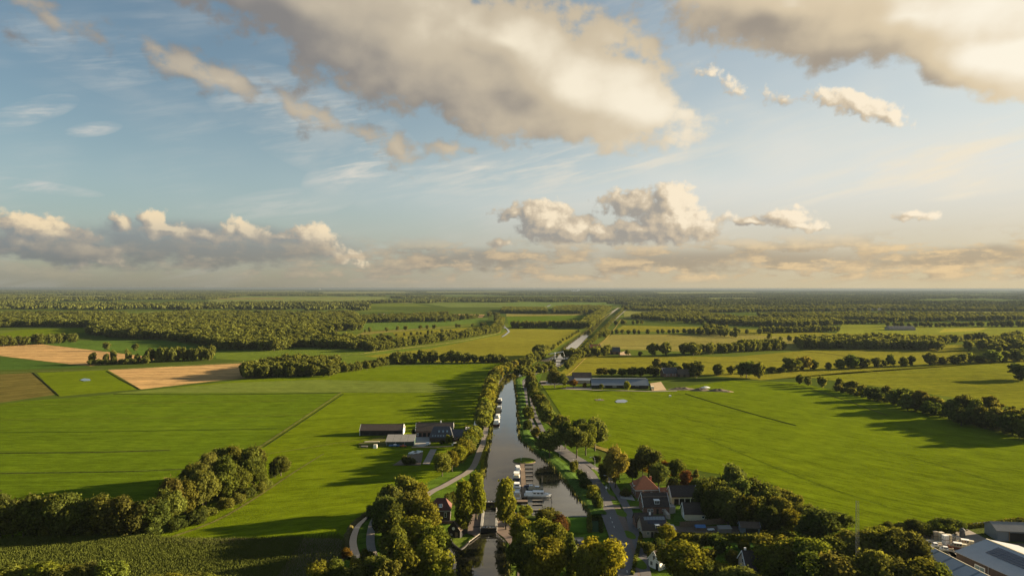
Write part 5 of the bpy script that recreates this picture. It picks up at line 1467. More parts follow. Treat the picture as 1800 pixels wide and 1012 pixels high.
sheet('lawn', [(1104, 897), (1130, 897), (1128, 916), (1112, 916)], M['lawn'], Z['path'] - .1, (0.07, 0.13, 0.02), 'front lawn of the dark roofed house')
sheet('lawn', [(1100, 860), (1114, 880), (1104, 884), (1090, 866)], M['lawn'], Z['path'] - .1, (0.07, 0.13, 0.02), 'front lawn of the red roofed house')
sheet('lawn', [(1292, 956), (1330, 954), (1340, 968), (1296, 972)], M['lawn'], Z['path'] - .1, (0.04, 0.085, 0.015), 'shaded lawn in the dark garden')  # darker copy of the lawn colour, shade included in it
sheet('lawn', [(1183, 893), (1206, 893), (1206, 916), (1186, 918)], M['lawn'], Z['path'] - .1, (0.07, 0.12, 0.02), 'small back lawn between house and garage')
for px, py, nm, lab, mt, dims in [(1250, 933, 'trailer', 'flat trailer with white boards in the village yard', 'white', (2.2, 1.0, .8)), (1262, 931, 'parked_car', None, None, None)]:
    if mt:
        t = thing(nm, place(px, py), R(12), lab, 'trailer')
        MB().box(-dims[0] / 2, dims[0] / 2, -dims[1] / 2, dims[1] / 2, .45, dims[2]).build('bed', M[mt], t)
        for x in (-.5, .5):
            for y in (-.55, .55): MB().add(*tube([(x, y - .08, .3), (x, y + .08, .3)], [.3, .3], 10)).build('wheel', M['rubber'], t)


# ------------------------------------------------------------------ lock house, shed, lock
h = thing('lock_house', place(774, 916), R(2), 'square dark brick lock house with a rust red hipped roof', 'house')
h.location.y += 3.2
rf = hip(h, 6.6, 6.4, 3.9, 7.0, 'brick_dark', 'tile_rust', 3.2, .35)
MB().box(-3.62, 3.62, -3.52, -3.40, 3.55, 3.82).build('gutter', M['metal_grey'], h)
window(h, 'front', 6.6, 6.4, 1.7, 1.4, .9, 1.7); window(h, 'right', 6.6, 6.4, 0, 1.2, 1.1, 1.6)
fr = MB().slab([(-.6, -2.9, 4.65), (.6, -2.9, 4.65), (.6, -1.9, 5.6), (-.6, -1.9, 5.6)], .12).build('roof_window', M['white'], rf)
MB().slab([(-.5, -2.78, 4.88), (-.06, -2.78, 4.88), (-.06, -2.02, 5.6), (-.5, -2.02, 5.6)], .04).slab([(.06, -2.78, 4.88), (.5, -2.78, 4.88), (.5, -2.02, 5.6), (.06, -2.02, 5.6)], .04).build('skylight_glass', M['pale_glass'], h)
q0, q1 = G(757, 919), G(797, 917)
MB().box(q0.x - 1, q1.x + .5, q0.y - .5, q0.y + .5, -.3, .8).build('quay_wall', M['brick_red'])['label'] = 'brick quay wall under the lock house'
tag(bpy.data.objects['quay_wall'], None, 'wall')
h = thing('shed', place(804, 944), R(-22), 'small tarred timber boat shed with a white round hatch in its gable', 'shed')
h.location.y += 2.6
gable(h, 4.4, 5.6, 2.5, 5.0, 'timber_black', 'tile_brown', 'y', .3, barge='timber_black')
MB().add(*tube([(-.1, -2.95, 2.9), (-.1, -2.82, 2.9)], [.5, .5], 12)).build('round_hatch', M['white'], h)
door(h, 'front', 4.4, 5.6, .9, 0, .9, 1.8, 'timber'); window(h, 'front', 4.4, 5.6, -.9, .6, .6, .5)
sheet('lawn', [(792, 947), (824, 945), (826, 953), (819, 961), (810, 966), (801, 961)], M['lawn'], Z['patch'], (0.11, 0.15, 0.02), 'little green tongue of grass in front of the boat shed')
bank('quay_edge', [(826, 954), (819, 962), (810, 967), (800, 962), (792, 954), (788, 945)], [(-.1, .05), (.05, .5), (.5, .55), (.8, .35)], M['timber_black'], 'dark timber edging round the grass tongue', side=-1, cat='wall', kind='structure')
sheet('paving', [(822, 938), (826, 905), (848, 893), (851, 893), (846, 937), (838, 943)], M['paving'], Z['patch'] + .02, label='brown brick paving on the left side of the lock')
sheet('paving', [(874, 893), (895, 893), (912, 905), (905, 935), (898, 960), (886, 945), (872, 935)], M['paving'], Z['patch'] + .02, label='brown brick paving on the right side of the lock')
sheet('path', [(908, 905), (925, 896), (930, 905), (915, 935), (912, 990), (905, 1060), (916, 1060), (926, 990), (925, 935)], M['paving'], Z['patch'] + .03, label='brown path from the marina towards the camera')
sheet('lawn', [(897, 965), (905, 940), (912, 935), (908, 1000), (903, 1060), (898, 1060)], M['lawn'], Z['patch'] + .01, (0.10, 0.14, 0.02), 'grass strip beside the lower pool')
sheet('lawn', [(955, 909), (1036, 909), (1036, 936), (960, 938)], M['lawn'], Z['patch'], (0.07, 0.14, 0.015), 'rectangular garden lawn south of the marina basin')
def wall_along(name, px, h0, h1, th, mat, label, cat='wall'):
    P = [G(*p) for p in px]; m = MB()
    for a, b in zip(P, P[1:]):
        d_ = (b - a).normalized(); nn = Vector((-d_.y, d_.x, 0)) * th / 2
        m.add([(*(a + nn)[:2], h0), (*(a - nn)[:2], h0), (*(b - nn)[:2], h0), (*(b + nn)[:2], h0), (*(a + nn)[:2], h1), (*(a - nn)[:2], h1), (*(b - nn)[:2], h1), (*(b + nn)[:2], h1)],
              [(3, 2, 1, 0), (4, 5, 6, 7), (0, 1, 5, 4), (1, 2, 6, 5), (2, 3, 7, 6), (3, 0, 4, 7)])
    return tag(m.build(name, M[mat]), label, cat)
wall_along('lock_wall', [(850.5, 893), (846, 936)], -.2, .75, .8, 'concrete', 'long stone coping on the left side of the lock chamber')
wall_along('lock_wall', [(874.5, 893), (872.5, 936)], -.2, .75, .8, 'concrete', 'long stone coping on the right side of the lock chamber')
wall_along('quay_wall', [(936, 907.5), (990, 908.5), (1038, 908.5)], -.2, .45, .4, 'concrete', 'straight concrete edge of the marina basin')
def lock_gate(py, x0, x1, label, up):
    a, b = G(x0, py), G(x1, py); w = (b - a).length
    g_ = thing('lock_gate', ((a.x + b.x) / 2, a.y, 0), 0, label, 'lock gate')
    for s in (-1, 1):
        leaf = MB().add([(s * w / 2, 0, .1), (s * w / 2, .3, .1), (0, .3 + .9 * up, .1), (0, .9 * up, .1), (s * w / 2, 0, 1.9), (s * w / 2, .3, 1.9), (0, .3 + .9 * up, 1.9), (0, .9 * up, 1.9)],
                        [(3, 2, 1, 0), (4, 5, 6, 7), (0, 1, 5, 4), (1, 2, 6, 5), (2, 3, 7, 6), (3, 0, 4, 7)]).build('gate_leaf', M['timber_black'], g_)
        MB().bar((s * .3, .5 * up + .15, 2.1), (s * (w / 2 + 2.6), -.2, 2.25), .17).build('balance_beam', M['timber_black'], g_)
        MB().box(s * .6 - .35, s * .6 + .35, .1, .6, 1.95, 2.15).box(s * 1.6 - .35, s * 1.6 + .35, .0, .5, 1.95, 2.15).build('paddle_gear', M['white'], g_)
    MB().box(-w / 2, w / 2, -.5, -.1, 1.9, 2.0).build('walkway', M['timber_grey'], g_)
    m = MB()
    for k in range(7): m.bar((-w / 2 + k * w / 6, -.5, 2.0), (-w / 2 + k * w / 6, -.5, 2.95), .035, 5)
    m.bar((-w / 2, -.5, 2.95), (w / 2, -.5, 2.95), .04, 5); m.build('railing', M['timber_black'], g_)
lock_gate(891, 850, 874, 'upper lock gate with dark beams and white paddle gear', 1)
lock_gate(937, 845.5, 873, 'lower lock gate with dark beams above the dark pool', 1)
def fender(a, b, label, mat):
    p, q = G(*a), G(*b); t = thing('guide_beam', (p.x, p.y, 0), 0, label, 'fender')
    d_ = q - p; m = MB()
    m.bar((0, 0, .7), (d_.x, d_.y, .7), .16, 6); m.build('beam', M[mat], t)
    for k in range(5): s = k / 4; MB().bar((d_.x * s, d_.y * s, -.3), (d_.x * s, d_.y * s, 1.1), .15, 7).build('pile', M['timber_black'], t)
fender((844, 941), (824, 956), 'pale timber guide beam left of the lower lock gate', 'timber_grey')
fender((872, 941), (888, 956), 'dark timber guide beam right of the lower lock gate', 'timber_grey')


# ------------------------------------------------------------------ marina
p = G(920.5, 811)
isl = thing('pier_head', (p.x + .4, p.y, 0), 0, 'oval grassy pier head with a brown reed edge', 'island')
def oval(a, b, z0, z1, n=22, top=1.0):
    V = [(a * cos(2 * pi * k / n), b * sin(2 * pi * k / n), z0) for k in range(n)] + [(a * top * cos(2 * pi * k / n), b * top * sin(2 * pi * k / n), z1) for k in range(n)]
    return V, [tuple(range(n, 2 * n))] + [(k, (k + 1) % n, n + (k + 1) % n, n + k) for k in range(n)]
MB().add(*oval(5.6, 5.4, -.2, .5, top=.96)).build('edge', M['timber'], isl)
tp = MB().add(*oval(5.2, 5.0, .45, .85, top=.85)).build('grass_top', M['lawn'], isl); tp.color = (.12, .15, .02, 1); tp['stripe'] = 0.0
MB().bar((-1.5, -1, .6), (-1.5, -1, 3.0), .06).bar((-1.5, -1, 2.9), (-1.1, -1, 3.0), .1).build('lamp_post', M['white'], isl)
a, b = G(918.5, 817), G(917, 877)
jt = thing('jetty', (a.x, b.y, 0), atan2(-(a.x - b.x), a.y - b.y) * 0, 'long brown wooden jetty with short mooring fingers', 'jetty')
LJ = a.y - b.y; n = int(LJ / .62)
sl = mesh('plank', *(lambda m: (m.v, m.f))(MB().box(-.95, .95, 0, .58, .62, .70)), M['timber'])
for k in range(n): link('plank', sl, jt, (RND.uniform(-.04, .04), k * LJ / n, RND.uniform(-.015, .015)))
for s in (-.8, .8): MB().box(s - .08, s + .08, 0, LJ, .45, .6).build('bearer', M['timber_black'], jt)
for k in range(9):
    for s in (-1.02, 1.02): MB().bar((s, k * LJ / 8, -.4), (s, k * LJ / 8, 1.5), .11, 7).build('pile', M['timber_black'], jt)
def finger(px0, px1, py, label):
    a, b = G(px0, py), G(px1, py); t = thing('mooring_finger', (a.x, a.y, 0), 0, label, 'mooring', 'mooring fingers of the jetty'); w = b.x - a.x
    MB().box(0, w, -.4, .4, .35, .6).build('deck', M['timber_grey'], t)
    MB().box(0, w, -.55, -.42, .05, .5).box(0, w, .42, .55, .05, .5).build('float', M['timber_black'], t)
    MB().bar((w - .1, 0, -.3), (w - .1, 0, 1.4), .1, 6).build('pile', M['timber_black'], t)
for k, py in enumerate((817, 824, 830.5, 837.5, 844.5, 852)): finger(922.5, 937.5, py, ORD[k] + ' empty mooring finger from the grassy pier head')
for k, py in enumerate((881, 888, 898)): finger(936, 954, py, ORD[k] + ' mooring finger below the big white cruiser')
for a_, b_, lab in [((953, 841), (953.5, 863), 'thin dark mooring boom beside the upper berths'), ((970, 875), (970.8, 896), 'thin dark mooring boom beside the lower berths')]:
    p, q = G(*a_), G(*b_); t = thing('mooring_boom', (q.x, q.y, 0), 0, lab, 'mooring')
    MB().bar((0, 0, .35), (p.x - q.x, p.y - q.y, .35), .12, 6).build('boom', M['timber_black'], t)
    for k in (0, 1): MB().bar(((p.x - q.x) * k, (p.y - q.y) * k, -.3), ((p.x - q.x) * k, (p.y - q.y) * k, 1.3), .1, 6).build('pile', M['timber_black'], t)
p, q = G(909, 888), G(928, 878)
dk = thing('landing_stage', ((p.x + q.x) / 2, (p.y + q.y) / 2, 0), 0, 'square brown landing stage at the foot of the jetty', 'jetty')
MB().box(-2.0, 2.0, -1.2, 1.2, .5, .75).build('deck', M['timber'], dk); MB().box(-2.0, 2.0, -1.35, -1.22, -.2, .7).build('skirt', M['timber_black'], dk)
sheet('lawn', [(908, 890), (926, 889), (932, 906), (958, 908), (955, 915), (925, 912), (910, 900)], M['lawn'], Z['water'] + .06, (0.09, 0.12, 0.02), 'grass between the marina and the trees')


def boat(px, py, L, W, rot, label, hull='white', cabin='white', canopy=None, band=None, group=None, kind='cruiser'):
    """motor cruiser, bow towards local +y"""
    p = G(px, py); t = thing('motor_boat', (p.x, p.y, Z['water']), rot, label, 'boat', group)
    st = [(0, .86, .95), (.15, .95, .92), (.4, 1.0, .95), (.62, .95, 1.02), (.8, .70, 1.14), (.92, .36, 1.24), (1.0, .04, 1.32)]
    V, F = [], []
    hgt = .30 + .055 * L
    for s, w, z in st:
        y = (s - .5) * L
        for k, (a, b) in enumerate(((-1, 1), (-.86, .35), (-.5, -.25), (.5, -.25), (.86, .35), (1, 1))): V.append((a * w * W / 2, y + (.10 * L * (b - 1) * .3 if s > .9 else 0), b * z * hgt))
    for i in range(len(st) - 1):
        for k in range(5): F.append((i * 6 + k, i * 6 + k + 1, (i + 1) * 6 + k + 1, (i + 1) * 6 + k))
    F.append((0, 1, 2, 3, 4, 5))
    hl = MB().add(V, F).build('hull', M[hull], t)
    if band:
        m = MB()
        for sgn in (-1, 1):
            for i in range(len(st) - 1):
                (s0, w0, z0), (s1, w1, z1) = st[i], st[i + 1]
                m.add([(sgn * (w0 * W / 2 * .955 + .03), (s0 - .5) * L, z0 * hgt * .55), (sgn * (w1 * W / 2 * .955 + .03), (s1 - .5) * L, z1 * hgt * .55), (sgn * (w1 * W / 2 * .99 + .03), (s1 - .5) * L, z1 * hgt * .86), (sgn * (w0 * W / 2 * .99 + .03), (s0 - .5) * L, z0 * hgt * .86)], [(0, 1, 2, 3)])
        m.build('stripe', M[band], hl)
    V = [(sg * w * W / 2 * .96, (s - .5) * L, z * hgt - .06) for s, w, z in st for sg in (-1, 1)]
    MB().add(V, [(2 * i, 2 * i + 1, 2 * i + 3, 2 * i + 2) for i in range(len(st) - 1)]).build('deck', M['cream' if hull == 'cream' else 'white'], t)
    z0 = hgt * .97
    y0, y1, ht = (-.18 * L, .20 * L, .95 + .02 * L) if kind == 'cruiser' else (-.05 * L, .2 * L, .6)
    w1 = W * .39
    def cab(y0, y1, z0, z1, w0, w1_, rake, mat, nm):
        return MB().add([(-w0, y0, z0), (w0, y0, z0), (w0 * .9, y1 + rake, z0), (-w0 * .9, y1 + rake, z0), (-w1_, y0 + .1, z1), (w1_, y0 + .1, z1), (w1_ * .9, y1, z1), (-w1_ * .9, y1, z1)],
                        [(3, 2, 1, 0), (4, 5, 6, 7), (0, 1, 5, 4), (1, 2, 6, 5), (2, 3, 7, 6), (3, 0, 4, 7)]).build(nm, M[mat], t)
    c = cab(y0, y1, z0, z0 + ht, w1, w1 * .82, .5, cabin, 'cabin')
    m = MB(); nwin = 3
    for sgn in (-1, 1):
        for k in range(nwin):
            a = y0 + (y1 - y0) * (k + .15) / nwin; b = y0 + (y1 - y0) * (k + .85) / nwin
            xa, xb = w1 * .915, w1 * .865
            m.box(*(sorted((sgn * xa * .97, sgn * (xa * .97 + .06)))), a, b, z0 + ht * .42, z0 + ht * .82)
    m.box(-w1 * .7, w1 * .7, y0 + .02, y0 + .10, z0 + ht * .4, z0 + ht * .82)
    m.add([(-w1 * .75, y1 + .34, z0 + ht * .4), (w1 * .75, y1 + .34, z0 + ht * .4), (w1 * .7, y1 + .12, z0 + ht * .82), (-w1 * .7, y1 + .12, z0 + ht * .82)], [(0, 1, 2, 3)])
    m.build('window_band', M['glass'], c)
    cab(y1 + .3, .37 * L, z0, z0 + ht * .42, w1 * .86, w1 * .62, .3, cabin, 'foredeck')
    MB().box(-w1 * .95, w1 * .95, y0 - .12, y1 + .05, z0 + ht + .01, z0 + ht + .1).build('cabin_roof', M['white'], t)
    if canopy: cab(-.46 * L, y0 - .15, z0 - .1, z0 + ht * .95, w1 * .98, w1 * .8, 0.0, canopy, 'canopy')
    else:
        MB().box(-w1, w1, -.46 * L, -.42 * L, z0, z0 + .4).box(-w1, -w1 + .35, -.42 * L, y0 - .3, z0, z0 + .35).build('cockpit_seat', M['canvas'], t)
    m = MB()
    for sgn in (-1, 1):
        pts = [(sgn * W * .47, .12 * L, hgt * 1.0), (sgn * W * .38, .3 * L, hgt * 1.1), (sgn * W * .14, .44 * L, hgt * 1.25)]
        for k in range(3): m.bar(pts[k], (pts[k][0], pts[k][1], pts[k][2] + .6), .03, 5)
        for k in range(2): m.bar((*pts[k][:2], pts[k][2] + .6), (*pts[k + 1][:2], pts[k + 1][2] + .6), .03, 5)
    m.build('pulpit_rail', M['steel'], t)
    return t
MG = 'boats in the marina'
boat(910.5, 826.5, 6.2, 2.4, R(3), 'small white cruiser farthest up the left side of the jetty', canopy='white', group=MG)
boat(908.5, 839, 8.6, 3.2, R(-2), 'broad white cruiser with a dark blue stern at the jetty', hull='navy', canopy='cream', group=MG)
boat(909, 858, 8.0, 2.9, R(1), 'white cruiser with dark windows left of the jetty', canopy=None, band='navy', group=MG)
boat(909.5, 873, 7.0, 2.6, R(2), 'white boat half hidden by the slender lock tree', canopy='canvas', group=MG)
boat(946, 873.5, 10.6, 3.4, R(-92), 'long white motor cruiser moored across the basin, bow to the right', canopy='white', group=MG)
boat(932, 858.5, 5.2, 2.0, R(-90), 'low boat under a dark blue cover beside the white cruiser', hull='metal_grey', cabin='navy', canopy='navy', group=MG, kind='low')
boat(942.5, 861, 6.0, 2.2, R(-90), 'beige cabin boat behind the white cruiser', hull='cream', cabin='canvas', canopy='canvas', group=MG, kind='low')
CBG = 'boats moored along the towpath'
boat(878.8, 706, 9.5, 3.2, R(-8), 'farthest boat moored along the towpath, with a brown canopy', hull='navy', canopy='canvas', group=CBG)
boat(877.6, 721, 12, 3.5, R(-6), 'cream cabin boat second in the towpath line', hull='cream', canopy='canvas', group=CBG)
boat(875.6, 733.5, 7.5, 2.8, R(-6), 'short white boat third in the towpath line', canopy='white', group=CBG)
boat(873.6, 745, 13, 3.6, R(-6), 'nearest white boat in the towpath line with a rusty red hull', hull='tile_rust', canopy='white', group=CBG)


# ------------------------------------------------------------------ cars and lamps
def car(px, py, rot, label, paint, van=False):
    p = G(px, py); t = thing('parked_car' if not van else 'parked_van', (p.x, p.y, Z['path']), rot, label, 'car' if not van else 'van')
    L, W = (4.3, 1.75) if not van else (5.4, 2.1)
    prof = [(-L / 2, .35), (L / 2, .35), (L / 2, .72), (L / 2 - .15, .88), (L * .22, .96), (-L / 2 + .1, .98), (-L / 2, .8)] if not van else \
           [(-L / 2, .35), (L / 2, .35), (L / 2, .95), (L / 2 - .9, 1.15), (L / 2 - 1.5, 2.2), (-L / 2 + .05, 2.3), (-L / 2, 1.0)]
    b = MB().prism(prof, -W / 2, W / 2).build('body', M[paint], t)
    if not van:
        gh = MB().add([(-W * .46, -L * .44, .96), (W * .46, -L * .44, .96), (W * .46, L * .24, .96), (-W * .46, L * .24, .96), (-W * .38, -L * .33, 1.46), (W * .38, -L * .33, 1.46), (W * .38, L * .06, 1.46), (-W * .38, L * .06, 1.46)],
                      [(4, 5, 6, 7), (0, 1, 5, 4), (1, 2, 6, 5), (2, 3, 7, 6), (3, 0, 4, 7)]).build('window', M['glass'], t)
        MB().box(-W * .385, W * .385, -L * .335, L * .065, 1.45, 1.5).build('car_roof', M[paint], t)
    else:
        MB().add([(-W * .42, L / 2 - .92, 1.2), (W * .42, L / 2 - .92, 1.2), (W * .4, L / 2 - 1.44, 2.1), (-W * .4, L / 2 - 1.44, 2.1)], [(0, 1, 2, 3)]).box(-W / 2 - .03, W / 2 + .03, -.4, .9, 1.3, 1.85).build('window', M['glass'], t)
    for x in (-W / 2 + .08, W / 2 - .08):
        for y in (-L * .31, L * .31): MB().add(*tube([(x - .11, y, .33), (x + .11, y, .33)], [.33, .33], 12)).build('wheel', M['rubber'], t)
    for x in (-W * .36, W * .36): MB().box(x - .16, x + .16, L / 2 - .02, L / 2 + .03, .62, .76).build('headlight', M['pale_glass'], t)
    for x in (-W * .36, W * .36): MB().box(x - .14, x + .14, -L / 2 - .03, -L / 2 + .02, .68, .84).build('tail_light', M['orange'], t)
car(1021.5, 974, R(4), 'white car parked under the trees beside the broad roadside tree', 'white')
car(1016, 1008, R(-14), 'silver grey car with a dark roof parked at the bottom edge', 'silver')
car(1018, 958, R(8), 'dark car almost hidden under the yellow branches', 'car_dark')
sheet('car_park', [(1008, 945), (1026, 945), (1030, 1060), (1004, 1060)], M['gravel'], Z['patch'] + .02, label='gravel parking place under the trees')
def street_lamp(px, py, rot, label, h=6.0, arc=True):
    p = G(px, py); t = thing('street_lamp', (p.x, p.y, 0), rot, label, 'street lamp')
    MB().add(*tube([(0, 0, 0), (0, 0, h * .7), (.25, 0, h * .9), (.9, 0, h), (1.7, 0, h * .98)], [.1, .08, .07, .06, .05], 8)).build('pole', M['steel'], t)
    MB().box(1.5, 2.3, -.14, .14, h * .96, h * .96 + .14).build('lamp_head', M['metal_grey'], t)
street_lamp(1071, 862, R(150), 'tall street lamp with a curved arm on the grass island')
street_lamp(984, 803, R(200), 'street lamp at the road bend beside the basin')
street_lamp(1046, 826, R(190), 'street lamp at the pale field entrance')
def sign(px, py, label):
    p = G(px, py); t = thing('road_sign', (p.x, p.y, 0), R(10), label, 'sign')
    MB().bar((0, 0, 0), (0, 0, 2.4), .05).build('post', M['steel'], t)
    MB().add(*tube([(0, -.05, 2.2), (0, -.08, 2.2)], [.42, .42], 14)).build('sign_plate', M['white'], t)
sign(1066, 866, 'round white road sign on the grass island by the lamp')
def bicycle(px, py, rot, label):
    p = G(px, py); t = thing('bicycle', (p.x, p.y, Z['path']), rot, label, 'bicycle')
    for x in (-.55, .55):
        m = MB()
        for k in range(14):
            a, b = 2 * pi * k / 14, 2 * pi * (k + 1) / 14; m.bar((x + .34 * cos(a), 0, .36 + .34 * sin(a)), (x + .34 * cos(b), 0, .36 + .34 * sin(b)), .03, 4)
        m.build('wheel', M['rubber'], t)
    MB().bar((-.55, 0, .36), (-.15, 0, .85), .03).bar((-.15, 0, .85), (.4, 0, .85), .03).bar((.4, 0, .95), (.55, 0, .36), .03).bar((-.1, 0, .35), (.4, 0, .85), .03).bar((-.1, 0, .35), (-.15, 0, .95), .03).bar((.4, -.28, .98), (.4, .28, .98), .03).build('frame', M['steel'], t)
    MB().box(-.28, 0, -.08, .08, .95, 1.02).build('saddle', M['rubber'], t)
bicycle(1064, 859, R(20), 'bicycle leaning in the stand on the grass island')
bicycle(1066, 857, R(25), 'second bicycle in the stand, closer to the lamp')


# ------------------------------------------------------------------ hedges and the maize
def hedge(px, w, h, label, tint='mid'):
    P = [G(*p) for p in px]; rng = np.random.default_rng(int(px[0][0]))
    V, F, off = [], [], 0
    for a, b in zip(P, P[1:]):
        d_ = b - a; ln = d_.length; t_ = d_.normalized(); nn = Vector((-t_.y, t_.x, 0))
        n = int(ln * (w + 2 * h) / .3 / .3 * .9)
        u = rng.uniform(0, ln, n); s = rng.uniform(-h - w / 2, h + w / 2, n)
        lat = np.clip(s, -w / 2, w / 2); z = np.where(np.abs(s) > w / 2, h - (np.abs(s) - w / 2), h) + rng.normal(0, .12, n)
        N_ = np.stack([np.where(np.abs(s) > w / 2, np.sign(s), 0) * nn.x, np.where(np.abs(s) > w / 2, np.sign(s), 0) * nn.y, np.where(np.abs(s) > w / 2, .15, 1.0)], 1)
        pts = np.stack([a.x + t_.x * u + nn.x * (lat + rng.normal(0, .1, n)), a.y + t_.y * u + nn.y * (lat + rng.normal(0, .1, n)), np.maximum(z, .05)], 1)
        q = leaf_quads(pts, N_, .38, rng); V.append(q); F += [tuple(off + 4 * i + k for k in range(4)) for i in range(n)]; off += len(q)
        w2, h2 = w / 2 * .85, h * .9
        c = [(*(a + nn * w2)[:2], 0), (*(a - nn * w2)[:2], 0), (*(b - nn * w2)[:2], 0), (*(b + nn * w2)[:2], 0)]; c += [(x, y, h2) for x, y, _ in c]
        V.append(np.array(c)); F += [tuple(off + i for i in f) for f in ((4, 5, 6, 7), (0, 1, 5, 4), (1, 2, 6, 5), (2, 3, 7, 6), (3, 0, 4, 7))]; off += 8
    o = link('hedge', mesh('hedge', np.concatenate(V), F, LEAF)); o.color = (*TINT[tint], 1)
    return tag(o, label, 'hedge')
hedge([(1036, 912), (1037, 936)], 1.2, 1.6, 'clipped hedge along the right side of the garden lawn', 'olive')
hedge([(1040, 914), (1056, 914), (1057, 936)], 1.0, 1.2, 'low dark hedge round the small garden square', 'dark')
hedge([(1216, 950), (1300, 951), (1400, 950)], 2.0, 2.2, 'long clipped hedge across the dark gardens', 'olive')
hedge([(1150, 944), (1180, 946), (1216, 945)], 1.4, 1.6, 'hedge in front of the village yard', 'olive')
hedge([(1112, 1012), (1128, 940), (1126, 925)], 0.8, .9, 'low hedge between the cycle path and the village gardens', 'mid')
hedge([(1676, 931), (1740, 924), (1800, 916)], 1.6, 1.3, 'reedy hedge along the ditch behind the grey shed', 'olive')
sheet('garden_bed', [(1040, 916), (1055, 916), (1056, 935), (1040, 935)], M['lawn'], Z['patch'] + .03, (0.045, 0.075, 0.035), 'square dark vegetable bed inside the low hedge')

M['maize'] = flat('maize_leaf', (0.075, 0.088, 0.016), 0.9, 0.16, 0.12, spec=0.0)
def maize():
    rng = np.random.default_rng(11)
    poly = ptpoly([(-40, 955), (100, 950), (230, 946), (300, 952), (380, 955), (520, 951), (596, 946), (608, 955), (606, 972), (596, 1000), (580, 1012), (560, 1060), (-60, 1060)])
    A = np.array(poly); x0, y0 = A.min(0); x1, y1 = A.max(0)
    xs_split = G(540, 950).x
    P = []
    for q in np.arange(y0, y1, .5):                       # main part: rows across the view
        P += [(x, q + rng.normal(0, .05)) for x in np.arange(x0, x1, .22)]
    P = [p for p in P if p[0] < xs_split - (p[1] - 200) * .05]
    for q in np.arange(xs_split, x1, .95):                 # headland: rows towards the camera
        P += [(q + rng.normal(0, .05), y) for y in np.arange(y0, y1, .30)]
    P = np.array(P); P = P[[inside(poly, a, b) for a, b in P]]
    n = len(P); V, F = [], []
    h = rng.uniform(2.15, 2.35, n)
    for k in range(4):
        an = rng.uniform(0, 2 * pi, n); c, s = np.cos(an), np.sin(an); z = h * (.5 + .16 * k); ln = .36 - .05 * k
        base = np.stack([P[:, 0], P[:, 1], z * .72], 1); mid = np.stack([P[:, 0] + c * ln * .6, P[:, 1] + s * ln * .6, z], 1)
        tip = np.stack([P[:, 0] + c * ln * 1.3, P[:, 1] + s * ln * 1.3, z * .86], 1); w = np.stack([-s * .045, c * .045, np.zeros(n)], 1)
        V.append(np.stack([base - w, base + w, mid + w, mid - w, tip], 1).reshape(-1, 3))
    tot = 0
    for k in range(4):
        for i in range(n):
            o = tot + 5 * i; F += [(o, o + 1, o + 2, o + 3), (o + 3, o + 2, o + 4)]
        tot += 5 * n
    o = link('maize_crop', mesh('maize_crop', np.concatenate(V), F, M['maize']))
    tag(o, 'tall maize standing in rows at the lower left', None, None, 'stuff')
    sheet('field', [(-60, 956), (230, 946), (596, 946), (610, 955), (600, 1012), (560, 1060), (-80, 1060)], M['soil'], .16, label='brown soil under the maize')
    print('MAIZE', n)
maize()


# ------------------------------------------------------------------ left farm
def gplace(px, py, dy=0.0): p = G(px, py); return (p.x, p.y + dy, 0)
k_ = G(670, 765).y / FPX
h = thing('barn', gplace(670, 765, 4.4), R(1), 'long low dark barn with white gable ends, left of the farm', 'barn')
gable(h, 74 * k_, 8.8, 2.7, 5.2, 'timber_black', 'tile_brown', 'x', .3)
for x in (-8, -4, 0, 4, 8): MB().box(x - 1.3, x + 1.3, -4.52, -4.41, .05, 2.0).build('stable_shade_panel', M['dark'], h)  # black panels on the closed wall paint the shade of the stalls
for s in (-1, 1): MB().box(s * 37 * k_ - .1 + s * .12, s * 37 * k_ + .1 + s * .12, -4.5, 4.5, .02, 2.7).build('end_wall', M['white'], h)
k_ = G(702, 783).y / FPX
h = thing('barn', gplace(703, 783.5, 4.2), R(2), 'open fronted shed with a pale grey sheet metal roof', 'barn')
w_ = 49 * k_
m = MB().prism([(-4.2, 0), (4.2, 0), (4.2, 3.9), (-4.2, 2.3)], -w_ / 2, w_ / 2).build('wall', M['green_paint'], h)
for i in range(4):
    a, b = -w_ / 2 - .3 + i * (w_ + .6) / 4, -w_ / 2 - .3 + (i + 1) * (w_ + .6) / 4 - .14
    MB().slab([(a, -4.8, 2.24), (b, -4.8, 2.24), (b, 4.5, 4.0), (a, 4.5, 4.0)], .1).build('roof_sheet', M['metal_dull'], h)
for x in (-.48, -.16, .16, .48): MB().box(x * w_ - .12, x * w_ + .12, -4.34, -4.22, 0, 2.25).build('post', M['metal_blue'], h)
MB().box(-w_ * .4, w_ * .2, -4.7, -4.3, .05, .6).build('low_wall', M['blue'], h)
h = thing('farmhouse', gplace(763, 768, 4.6), R(2), 'long farmhouse with a grey brown roof and white gables', 'farmhouse')
k_ = G(763, 768).y / FPX
gable(h, 64 * k_, 9.4, 3.4, 6.8, 'brick_red', 'tile_brown', 'x', .35)
for x in (-7.5, -5.2, -2.6): MB().box(x - .8, x + .8, -4.82, -4.71, .05, 2.4).build('door', M['timber_black'], h)
for u in (-8.8, -.9): window(h, 'front', 64 * k_, 9.4, u, 1.0, 1.0, 1.3)
chimney(h, 3.2, 0, 6.3, 7.9, 'white', .6); chimney(h, -8.6, .6, 6.1, 7.4, 'brick_red', .6)
h = thing('farmhouse', gplace(775, 776.5, 5.4), R(2), 'broad farmhouse wing with a big slate blue roof sloping to the yard', 'farmhouse')
hip(h, 12.0, 10.4, 2.2, 7.0, 'brick_dark', 'slate', 8.4, .4)
